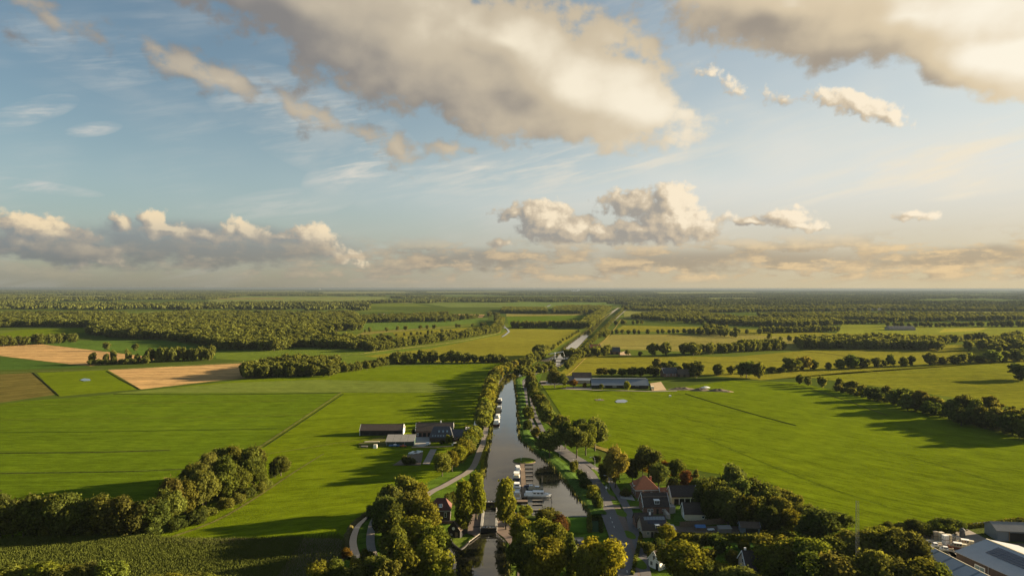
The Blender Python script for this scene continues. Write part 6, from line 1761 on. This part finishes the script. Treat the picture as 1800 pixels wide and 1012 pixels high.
for x in (-1.2, .9, 3.0): MB().slab([(x - .4, -3.3, 4.62), (x + .4, -3.3, 4.62), (x + .4, -2.4, 5.4), (x - .4, -2.4, 5.4)], .1).build('roof_window', M['pale_glass'], h)
for x in (-4.4, -3.0, -1.6, -.2, 1.2): MB().slab([(x - .3, -4.9, 2.92), (x + .3, -4.9, 2.92), (x + .3, -4.4, 3.3), (x - .3, -4.4, 3.3)], .1).build('roof_window', M['pale_glass'], h)
h = thing('farmhouse', gplace(811, 775, 4.0), R(-2), 'low farm wing with a dark slate roof beside the towpath', 'farmhouse')
gable(h, 9.8, 7.8, 2.3, 5.2, 'brick_red', 'slate', 'x', .3, barge='timber_black')
for u in (-3, -1.2, .8, 2.8): window(h, 'front', 9.8, 7.8, u, .9, .9, 1.0)
sheet('farmyard', [(727, 768), (758, 766), (757, 782), (742, 786), (728, 784)], M['concrete'], Z['path'] - .05, label='pale concrete farmyard between the barns')
strip('drive', [(724, 786.5), (760, 786), (800, 784), (842, 779)], 2.2, M['sand'], Z['path'] - .03, 'sandy drive from the farmyard to the towpath')
sheet('garden_path', [(757, 790), (768, 790), (755, 817), (743, 816)], M['gravel'], Z['path'] - .08, label='pale garden strip below the left farm')
sheet('garden_bed', [(700, 812), (716, 800), (730, 796), (744, 796), (740, 818), (690, 818)], M['soil'], Z['path'] - .1, label='bare bed round the dark garden shrub')
sheet('farmyard', [(630, 780), (676, 766), (680, 784), (632, 787)], M['verge'], Z['path'] - .1, (.11, .11, .03), 'weedy stack yard below the long barn')
def simple(name, px, py, rot, label, cat, parts, group=None):
    t = thing(name, gplace(px, py), rot, label, cat, group)
    for nm, mt, bx in parts:
        m = MB()
        for b in bx: m.box(*b)
        m.build(nm, M[mt], t)
    return t
simple('glass_garden_bed', 727, 796, R(-20), 'glazed white cold frame left of the garden strip', 'cold frame', [('frame', 'white', [(-1.6, 1.6, -2.2, 2.2, 0, .5)]), ('pane', 'pale_glass', [(-1.5, -.05, -2.1, 2.1, .5, .55), (.05, 1.5, -2.1, 2.1, .5, .55)])], 'cold frames')
simple('glass_garden_bed', 735, 795, R(-20), 'glazed white cold frame nearer the garden strip', 'cold frame', [('frame', 'white', [(-1.6, 1.6, -2.2, 2.2, 0, .5)]), ('pane', 'pale_glass', [(-1.5, -.05, -2.1, 2.1, .5, .55), (.05, 1.5, -2.1, 2.1, .5, .55)])], 'cold frames')
simple('crate', 660, 787, R(5), 'white bulk bag at the edge of the stack yard', 'bag', [('bag', 'white', [(-.9, .9, -.8, .8, 0, 1.7)]), ('flap', 'cream', [(-.8, .8, -.7, .7, 1.72, 1.8)])])
simple('pallet_stack', 641, 786, R(3), 'low pale stack of boards in the stack yard', 'pallets', [('board', 'timber_grey', [(-1.6, 1.6, -.6, .6, .1 + .25 * k, .25 + .25 * k) for k in range(3)])])
simple('timber_stack', 655, 777, R(4), 'long pale timber stack below the dark barn', 'timber', [('log', 'cream', [(-4, 3.6, -.5 + .3 * k, -.25 + .3 * k, .1, .45) for k in range(4)])])
simple('trailer', 694, 784.6, R(1), 'flat trailer loaded with blue and white sacks before the shed', 'trailer', [('bed', 'blue', [(-2.8, 2.4, -.7, .7, .5, .95)]), ('sack', 'white', [(-.5, .9, -.6, .6, .96, 1.3)]), ('wheel', 'rubber', [(-1.5, -.9, -.85, .85, 0, .5), (.9, 1.5, -.85, .85, 0, .5)])])
simple('farm_implement', 709, 785.4, R(-4), 'orange farm implement beside the sandy drive', 'implement', [('frame', 'orange', [(-1.6, 1.6, -.3, .3, .5, .8), (-.2, .2, -.5, .5, .4, 1.3)]), ('wheel', 'rubber', [(-1.4, -1.0, -.6, .6, 0, .6), (1.0, 1.4, -.6, .6, 0, .6)])])
simple('garden_table', 752, 782, R(8), 'white cart standing on the farmyard', 'cart', [('box', 'white', [(-.8, .8, -.7, .7, .5, 1.5)]), ('wheel', 'rubber', [(-.6, -.3, -.8, .8, 0, .5), (.3, .6, -.8, .8, 0, .5)])])
car(802, 784, R(-82), 'white car on the sandy farm drive', 'white')
def caravan(px, py, rot, label):
    t = thing('caravan', gplace(px, py), rot, label, 'caravan')
    MB().prism([(-1.1, .45), (1.1, .45), (1.1, 2.0), (.9, 2.6), (-.9, 2.6), (-1.1, 2.0)], -2.9, 2.9).build('body', M['white'], t)
    MB().box(-2.0, -.8, -1.16, -1.08, 1.3, 2.0).box(.4, 1.8, -1.16, -1.08, 1.3, 2.0).box(2.85, 2.95, -.7, .7, 1.3, 2.0).build('window', M['glass'], t)
    MB().box(-.4, .2, -1.15, -1.08, .5, 2.1).build('door', M['cream'], t)
    for y in (-1, .9): MB().add(*tube([(.1, y, .33), (.1, y + .12, .33)], [.33, .33], 10)).build('wheel', M['rubber'], t)
    MB().bar((2.9, 0, .5), (4.1, 0, .5), .06).build('drawbar', M['steel'], t)
caravan(828, 759, R(-4), 'white camper parked behind the low farm wing')

# ------------------------------------------------------------------ cow barn on the right
k_ = G(1090, 683).y / FPX
h = thing('cow_barn', gplace(1091, 682.5, 7.5), R(-1.0), 'very long cow barn with a blue grey roof', 'barn')
w_ = 99 * k_
gable(h, w_, 15, 2.6, 6.6, 'timber_black', 'metal_blue', 'x', .5, barge='metal_dull')
MB().box(-w_ / 2 + .5, w_ / 2 - .5, -.7, .7, 6.8, 7.25).build('ridge_vent', M['metal_grey'], h)
for i in range(9):
    x = -w_ * .44 + i * w_ * .1; MB().box(x, x + w_ * .07, -7.62, -7.52, .9, 2.3).build('wind_net', M['metal_dull' if i % 2 else 'dark'], h)
MB().box(w_ * .2, w_ * .46, -9.4, -7.65, 0, 1.7).build('feed_wall', M['dark'], h)
h = thing('barn', gplace(1024, 672, 6), R(-1), 'dark brown roofed barn left of the long cow barn', 'barn')
gable(h, 15.5, 12, 3.6, 7.6, 'brick_dark', 'tile_brown', 'x', .4, barge='timber_black')
MB().slab([(-7.9, -11.6, 2.4), (11.4, -11.6, 2.4), (11.4, -6.1, 3.6), (-7.9, -6.1, 3.6)], .15).build('lean_to_roof', M['metal_blue'], h)
MB().box(-7.6, 11.2, -11.2, -6.05, 0, 2.35).build('lean_to_wall', M['brick_pale'], h)
h = thing('barn', gplace(1003, 675, 6), R(-1), 'low slate roofed wing at the left end of the cow barn', 'barn')
gable(h, 6.0, 11, 2.8, 6.0, 'brick_dark', 'slate', 'x', .3, barge='timber_black')
strip('drive', [(985, 683), (1010, 684.5), (1060, 686), (1110, 687), (1150, 688), (1190, 687)], 2.6, M['gravel'], Z['path'] - .03, 'pale gravel track in front of the cow barn')
sheet('yard', [(1143, 674), (1162, 671), (1172, 686), (1146, 687)], M['sand'], Z['path'] - .06, label='sandy yard at the right end of the cow barn')
sheet('yard', [(996, 680), (1040, 681), (1040, 685), (994, 684)], M['gravel'], Z['path'] - .07, label='gravel forecourt of the left barn')
t = thing('tractor_trailer', gplace(1147, 685), R(80), 'silage wagon with pale sides parked at the end of the cow barn', 'wagon')
MB().box(-2.6, 2.6, -1.2, 1.2, 1.0, 2.9).build('box', M['cream'], t); MB().box(2.7, 4.4, -.9, .9, .9, 2.5).build('cab', M['green_paint'], t)
for x in (-1.6, .2, 3.4):
    for y in (-1.25, 1.0): MB().add(*tube([(x, y, .6), (x, y + .25, .6)], [.6, .6], 10)).build('wheel', M['rubber'], t)
def heap(name, px, py, a, b, hgt, mat, label, seed):
    rng = np.random.default_rng(seed); c = G(px, py); nr, na = 5, 16
    V = [(0, 0, hgt)]; F = []
    for i in range(1, nr + 1):
        for k in range(na):
            r = i / nr; z = hgt * (cos(pi * r) * .5 + .5) * rng.uniform(.7, 1.25) if i < nr else -.05
            V.append((a * r * cos(2 * pi * k / na), b * r * sin(2 * pi * k / na), z))
    for k in range(na): F.append((0, 1 + k, 1 + (k + 1) % na))
    for i in range(nr - 1):
        for k in range(na): F.append((1 + i * na + k, 1 + (i + 1) * na + k, 1 + (i + 1) * na + (k + 1) % na, 1 + i * na + (k + 1) % na))
    return tag(link(name, mesh(name, V, F, M[mat]), None, (c.x, c.y, 0)), label, 'heap')
heap('earth_heap', 1200, 684, 14, 7, 1.6, 'soil', 'low brown earth heap right of the cow barn', 1)
heap('earth_heap', 1232, 686, 10, 6, 2.0, 'soil', 'taller brown earth heap in the middle of the building plot', 2)
heap('earth_heap', 1262, 687, 12, 5, 1.8, 'soil', 'brown earth heap at the right end of the building plot', 3)
heap('rubble_heap', 1240, 681, 5, 3, 1.0, 'white', 'small white rubble heap behind the earth heaps', 4)
heap('sand_heap', 1280, 688.5, 6, 3, .8, 'sand', 'small sand heap at the tip of the building plot', 5)
simple('water_trough', 1054, 703, R(10), 'small dark water trough in the meadow left of the puddle', 'trough', [('tank', 'metal_grey', [(-1.0, 1.0, -.5, .5, 0, .8)]), ('base', 'soil', [(-3.0, 3.0, -2.5, 2.5, -.1, .28)])])
simple('hay_bale', 1178, 697, R(10), 'tiny white bale in the meadow right of the puddle', 'bale', [('wrap', 'white', [(-.7, .7, -.6, .6, 0, 1.2)]), ('end', 'cream', [(-.75, -.71, -.5, .5, .1, 1.1)])])
h = thing('road_shelter', gplace(953, 675, 2), R(0), 'low dark bridge parapet beside the road bend', 'wall')
MB().box(-3.2, 3.2, -1.5, -1.1, 0, 1.5).box(-3.2, -2.8, -1.1, 1.2, 0, 1.5).build('parapet', M['brick_dark'], h); MB().box(-3.4, 3.4, -1.6, -1.0, 1.5, 1.7).build('coping', M['concrete'], h)
sheet('drive', [(950, 670), (996, 668), (996, 676), (952, 677)], M['gravel'], Z['path'] - .07, label='pale drive between road bend and cow barn')

# houses among the hedgerow trees
h = thing('farmhouse', gplace(1178, 662, 5), R(12), 'grey roofed farmhouse among the trees behind the cow barn', 'farmhouse')
gable(h, 13, 9, 3.2, 7.6, 'brick_red', 'slate', 'x', .4); chimney(h, 2, 0, 7.2, 8.6)
for u in (-4, -1.5, 2, 4.4): window(h, 'front', 13, 9, u, 1, 1.2, 1.4)
h = thing('barn', gplace(1209, 662.5, 5), R(-4), 'low barn with a pinkish roof at the end of the farm lane', 'barn')
gable(h, 16, 9, 2.4, 6.4, 'brick_dark', 'tile_brown', 'x', .4, barge='timber_black')
for u in (-5, 0, 5): MB().box(u - 1.5, u + 1.5, -4.62, -4.51, .05, 2.2).build('door', M['timber'], h)
h = thing('barn', gplace(1081, 623, 6), R(-3), 'square brick barn of the far farm with a dark roof', 'barn')
gable(h, 13, 11, 3.6, 8.4, 'brick_red', 'slate', 'x', .4, barge=None)
for u in (-3, 3): MB().box(u - 1.6, u + 1.6, -5.62, -5.51, .05, 2.8).build('door', M['timber_black'], h)
h = thing('farmhouse', gplace(1047, 617, 6), R(6), 'red roofed farmhouse hidden in the trees of the far farm', 'farmhouse')
gable(h, 13, 9, 3.2, 8.0, 'brick_red', 'tile_red', 'x', .4); chimney(h, 2, 0, 7.6, 9)
for u in (-4, -1, 3): window(h, 'front', 13, 9, u, 1, 1.2, 1.4)
sheet('yard', [(1089, 620), (1100, 617), (1110, 624), (1090, 625)], M['sand'], Z['path'], label='sandy yard of the far farm')
for px, py, w_, d_, e_, r_, wm, rm, lab in [
    (1252, 556, 46, 14, 4, 8, 'brick_red', 'tile_rust', 'distant reddish farm building at the wood edge'), (1582, 580, 50, 18, 3.5, 8, 'metal_dull', 'slate', 'distant low grey barn in the sunlit field'),
    (1545, 546, 60, 20, 5, 9, 'metal_blue', 'slate', 'distant long grey shed near the horizon'), (1722, 560, 40, 16, 5, 9, 'metal_dull', 'metal_blue', 'distant shed with a pale roof among trees'),
    (1010, 512.5, 150, 40, 14, 26, 'white', 'white', 'tiny white factory block on the horizon'), (1017, 512, 60, 40, 30, 42, 'white', 'white', 'tiny white tower block on the horizon'),
    (670, 556, 16, 9, 4, 9, 'cream', 'tile_brown', 'distant pale house among the woods'), (562, 509.6, 60, 60, 26, 40, 'white', 'white', 'tiny pale tower on the left horizon'), (953, 548.8, 18, 12, 4, 8, 'white', 'metal_grey', 'distant white barn beside the dark wood')]:
    t = thing('distant_building', gplace(px, py), 0, lab, 'building')
    m = gable(t, w_, d_, e_, r_, wm, rm, 'x', .4, barge=None)

# ------------------------------------------------------------------ lift bridge over the far canal
a, b = G(967, 634), G(1006, 634.5)
t = thing('lift_bridge', ((a.x + b.x) / 2, (a.y + b.y) / 2, 0), atan2(b.y - a.y, b.x - a.x), 'white wooden lift bridge across the far canal', 'bridge')
w_ = (b - a).length
MB().box(-w_ / 2, w_ / 2, -2.2, 2.2, 1.6, 1.95).build('deck', M['timber_black'], t)
for s in (-1, 1): MB().box(s * w_ * .28 - 1.0, s * w_ * .28 + 1.0, -2.6, 2.6, -.3, 1.6).build('pier', M['brick_dark'], t)
m = MB()
for y in (-2.2, 2.2):
    m.bar((-w_ / 2, y, 3.0), (w_ / 2, y, 3.0), .09)
    for k in range(9): m.bar((-w_ / 2 + k * w_ / 8, y, 1.9), (-w_ / 2 + k * w_ / 8, y, 3.0), .07)
m.build('railing', M['white'], t)
for y in (-2.3, 2.3): MB().box(-w_ * .28 - .3, -w_ * .28 + .3, y - .25, y + .25, 1.9, 8.6).build('portal_post', M['white'], t)
MB().box(-w_ * .28 - .3, -w_ * .28 + .3, -2.6, 2.6, 8.6, 9.1).build('portal_beam', M['white'], t)
for y in (-1.9, 1.9): MB().bar((-w_ * .28 - 7, y, 7.4), (-w_ * .28 + 9, y, 10.4), .25).build('balance_beam', M['white'], t)
MB().box(-w_ * .28 - 7.4, -w_ * .28 - 5.6, -2.2, 2.2, 6.8, 8.0).build('counterweight', M['tile_rust'], t)
for y in (-1.9, 1.9): MB().bar((-w_ * .28 + 9, y, 10.4), (w_ * .2, y, 1.9), .06).build('chain', M['white'], t)
sheet('quay', [(950, 634), (968, 628), (984, 620), (978, 630), (968, 637)], M['sand'], Z['path'] - .04, label='pale bridge approach on the far left bank')

# ------------------------------------------------------------------ industrial yard at lower right
A, B = G(1588.7, 937.3, 6.0), G(1736, 1012, 6.0)
d_ = (B - A); d_.z = 0; L_ = d_.length + 12; rot = atan2(d_.y, d_.x) + R(90)
t = thing('shed', (A.x, A.y, 0), rot, 'long narrow shed with a pale roof crossed by darker strips', 'shed')
W_ = 4.8; n = 9; st = L_ / n                                          # local -y runs from the far end towards the camera
MB().prism([(-W_ + .3, 0), (.1, 0), (.1, 5.85), (-W_ + .3, 4.1)], -L_, 0, 'y').build('wall', M['metal_dull'], t)
for i in range(n):
    y1 = -i * st; y0 = y1 - st
    MB().slab([(-W_, y0 + .75, 4.05), (.35, y0 + .75, 5.95), (.35, y1, 5.95), (-W_, y1, 4.05)], .1).build('roof_sheet', M['metal_grey'], t)
    MB().slab([(-W_, y0, 4.03), (.3, y0, 5.92), (.3, y0 + .74, 5.92), (-W_, y0 + .74, 4.03)], .06).build('rooflight', M['metal_blue'], t)
MB().box(.36, .6, -L_, .1, 5.7, 6.2).build('sunlit_edge_strip', M['cream'], t)  # cream colour paints sunlight onto the roof's high edge

A, B, C, D = G(1736.7, 948, 7.2), G(1800, 972, 7.2), G(1689.3, 973.3, 4.6), G(1773, 1011, 4.6)
d_ = (D - C); d_.z = 0; rot = atan2(d_.y, d_.x) + R(90)
t = thing('workshop', (A.x, A.y, 0), rot, 'big grey workshop with rows of solar panels on its roof', 'workshop')
Rm = Matrix.Rotation(-rot, 3, 'Z'); c = Rm @ Vector((C.x - A.x, C.y - A.y, 0)); W_ = -c.x; L_ = 42.0
MB().prism([(-W_ + .3, 0), (W_ - .3, 0), (W_ - .3, 4.5), (0, 7.1), (-W_ + .3, 4.5)], -L_, 0, 'y').build('wall', M['brick_dark'], t)
for s in (-1, 1): MB().slab([(s * W_, -L_ - .3, 4.5), (0, -L_ - .3, 7.2), (0, .4, 7.2), (s * W_, .4, 4.5)], .12).build('roof', M['metal_grey'], t)
MB().box(-.25, .25, -L_, .45, 7.25, 7.42).build('ridge_cap', M['cream'], t)
sl = 2.7 / W_
for i in range(16):
    for j in range(4):
        y0 = -5.0 - i * 1.72; u0 = -W_ * .15 - j * 1.12; u1 = u0 - 1.04
        MB().slab([(u1, y0 - 1.64, 7.2 + u1 * sl + .2), (u0, y0 - 1.64, 7.2 + u0 * sl + .2), (u0, y0, 7.2 + u0 * sl + .2), (u1, y0, 7.2 + u1 * sl + .2)], .05).build('solar_panel', M['pv'], t)
fr = MB().box(-W_ + .18, -W_ + .32, -9.5, -6.2, .6, 3.6).build('window', M['white'], t)
MB().box(-W_ + .12, -W_ + .2, -9.3, -8.0, .8, 3.4).box(-W_ + .12, -W_ + .2, -7.8, -6.4, .8, 3.4).build('pane', M['pale_glass'], fr)
MB().box(-W_ + .16, -W_ + .32, -4.6, -3.6, .05, 2.2).build('door', M['white'], t)
MB().bar((-W_ + .1, -10.6, 0), (-W_ + .1, -10.6, 4.5), .08).build('downpipe', M['metal_grey'], t)
p = G(1741, 945)
t = thing('shed', (p.x + 9.5, p.y - .4, 0), R(-6), 'open fronted grey shed with a tan roof at the right edge', 'shed')
gable(t, 18, 7.0, 3.4, 5.0, 'metal_blue', 'metal_dull', 'x', .35, barge=None)
MB().box(-5.4, 8.6, -3.62, -3.51, .1, 2.9).build('shed_shade_panel', M['dark'], t)  # dark panel paints the shade behind the open front
for x in (-5.5, -1, 3.5, 8): MB().box(x - .12, x + .12, -3.72, -3.6, 0, 3.2).build('post', M['timber'], t)
sheet('yard', [(1606, 940), (1640, 932), (1700, 930), (1735, 948), (1690, 975), (1730, 1060), (1760, 1060), (1700, 1000), (1660, 968)], M['gravel'], Z['patch'], label='gravel yard between the two long sheds')
sheet('yard', [(1735, 948), (1775, 955), (1860, 956), (1860, 1000), (1800, 975)], M['soil'], Z['patch'] - .02, label='bare ground beside the open fronted shed')
sheet('verge', [(1560, 1060), (1540, 945), (1640, 925), (1800, 915), (1900, 912), (1960, 1060)], M['verge'], Z['patch'] - .06, (0.07, 0.085, 0.02), label='rough grass round the industrial yard')
def tote(px, py, rot, label, levels=1, mat='white', s=1.15):
    t = thing('bulk_container', gplace(px, py), rot, label, 'container', 'stored goods in the yard')
    for k in range(levels):
        z = k * (s + .2)
        MB().box(-s / 2, s / 2, -s / 2, s / 2, z + .14, z + s + .1).build('tank', M[mat], t)
        MB().box(-s / 2 - .03, s / 2 + .03, -s / 2 - .03, s / 2 + .03, z, z + .13).build('pallet', M['timber'], t)
        m = MB()
        for u in (-.5, 0, .5):
            for f in (-1, 1):
                m.box(u * s - .03, u * s + .03, f * s / 2 + (0 if f > 0 else -.05), f * s / 2 + (.05 if f > 0 else 0), z + .14, z + s + .1)
        m.build('cage', M['steel'], t)['kind'] = 'stuff'
for px, py, lv, mt, lab in [(1662, 957, 2, 'white', 'white bulk container stack right in the middle of the yard'), (1668, 956, 2, 'cream', 'cream bulk container stack beside the white one'), (1655, 952, 2, 'cream', 'tan bulk container stack at the back of the yard'),
                            (1644, 950, 2, 'canvas', 'brownish container stack near the pale shed'), (1638, 957, 1, 'canvas', 'single brown container near the pale shed'), (1650, 960, 1, 'cream', 'single cream container before the tan stack'),
                            (1676, 948, 1, 'metal_grey', 'grey container at the back right of the yard'), (1683, 950, 1, 'metal_grey', 'second grey container at the back right of the yard'), (1705, 956, 1, 'metal_dull', 'dull grey container near the workshop gable')]:
    tote(px, py, R(RND.uniform(-12, 12)), lab, lv, mt, 1.4)
t = thing('covered_cart', gplace(1626, 957), R(15), 'low round tarpaulin cover next to the pale shed', 'trailer')
MB().prism([(-1.3, .3), (1.3, .3), (1.2, 1.1), (.6, 1.6), (-.6, 1.6), (-1.2, 1.1)], -1.5, 1.5).build('cover', M['metal_dull'], t); MB().box(-1.4, 1.4, -1.2, 1.2, .1, .3).build('bed', M['timber'], t)
boat(1684, 966, 5.4, 1.9, R(62), 'small boat with an orange brown hull stored ashore in the yard', hull='tile_red', cabin='canvas', canopy='cream', group='boats stored in the yard')
boat(1697, 960, 5.2, 1.9, R(62), 'small white boat stored ashore beside the orange one', hull='white', cabin='cream', canopy='cream', group='boats stored in the yard')
boat(1646, 963, 3.6, 1.5, R(85), 'little white dinghy lying on the yard', hull='white', cabin='white', group='boats stored in the yard', kind='low')
boat(1664, 970, 4.0, 1.5, R(70), 'white dinghy lying closest to the workshop', hull='white', cabin='white', group='boats stored in the yard', kind='low')
for o in list(bpy.data.objects):
    if o.get('group') == 'boats stored in the yard': o.location.z = .55
t = thing('pipe_rack', gplace(1646, 938), R(4), 'long timber rack with a pale roof at the back of the yard', 'rack')
for x in (-4.5, -1.5, 1.5, 4.5):
    for y in (-.8, .8): MB().bar((x, y, 0), (x, y, 2.2), .1).build('post', M['timber'], t)
MB().slab([(-2.5, -1.1, 2.2), (5, -1.1, 2.2), (5, 1.1, 2.5), (-2.5, 1.1, 2.5)], .1).build('roof', M['cream'], t)
for k in range(5): MB().bar((-5.6 + .2 * k, -.7 + .34 * k, .9), (4.6, -.7 + .34 * k, .9), .12).build('pipe', M['timber'], t)
t = thing('silo', gplace(1692, 950), 0, 'dark upright tank standing at the back of the yard', 'tank')
MB().add(*tube([(0, 0, .4), (0, 0, 3.6), (0, 0, 4.1)], [.8, .8, .2], 14)).build('tank', M['slate'], t)
for x, y in ((-.6, -.4), (.6, -.4), (0, .6)): MB().bar((x, y, 0), (x, y, .6), .07).build('leg', M['steel'], t)

# lattice mast
p = G(1507, 1040)
t = thing('lattice_mast', (p.x, p.y, 0), R(20), 'tall thin steel lattice mast rising from the trees at lower right', 'mast')
Hm = 24.0; m = MB(); legs = [(.62 * cos(a), .62 * sin(a)) for a in (R(90), R(210), R(330))]
tp = lambda z: 1 - .35 * z / Hm
for x, y in legs: MB().bar((x, y, 0), (x * tp(Hm), y * tp(Hm), Hm), .04, 6).build('leg', M['metal_dull'], t)
nb = 20
for k in range(nb):
    z0, z1 = Hm * k / nb, Hm * (k + 1) / nb
    for i in range(3):
        (x0, y0), (x1, y1) = legs[i], legs[(i + 1) % 3]
        m.bar((x0 * tp(z0), y0 * tp(z0), z0), (x1 * tp(z1), y1 * tp(z1), z1), .016, 4); m.bar((x0 * tp(z1), y0 * tp(z1), z1), (x1 * tp(z1), y1 * tp(z1), z1), .014, 4)
m.build('bracing', M['metal_dull'], t)
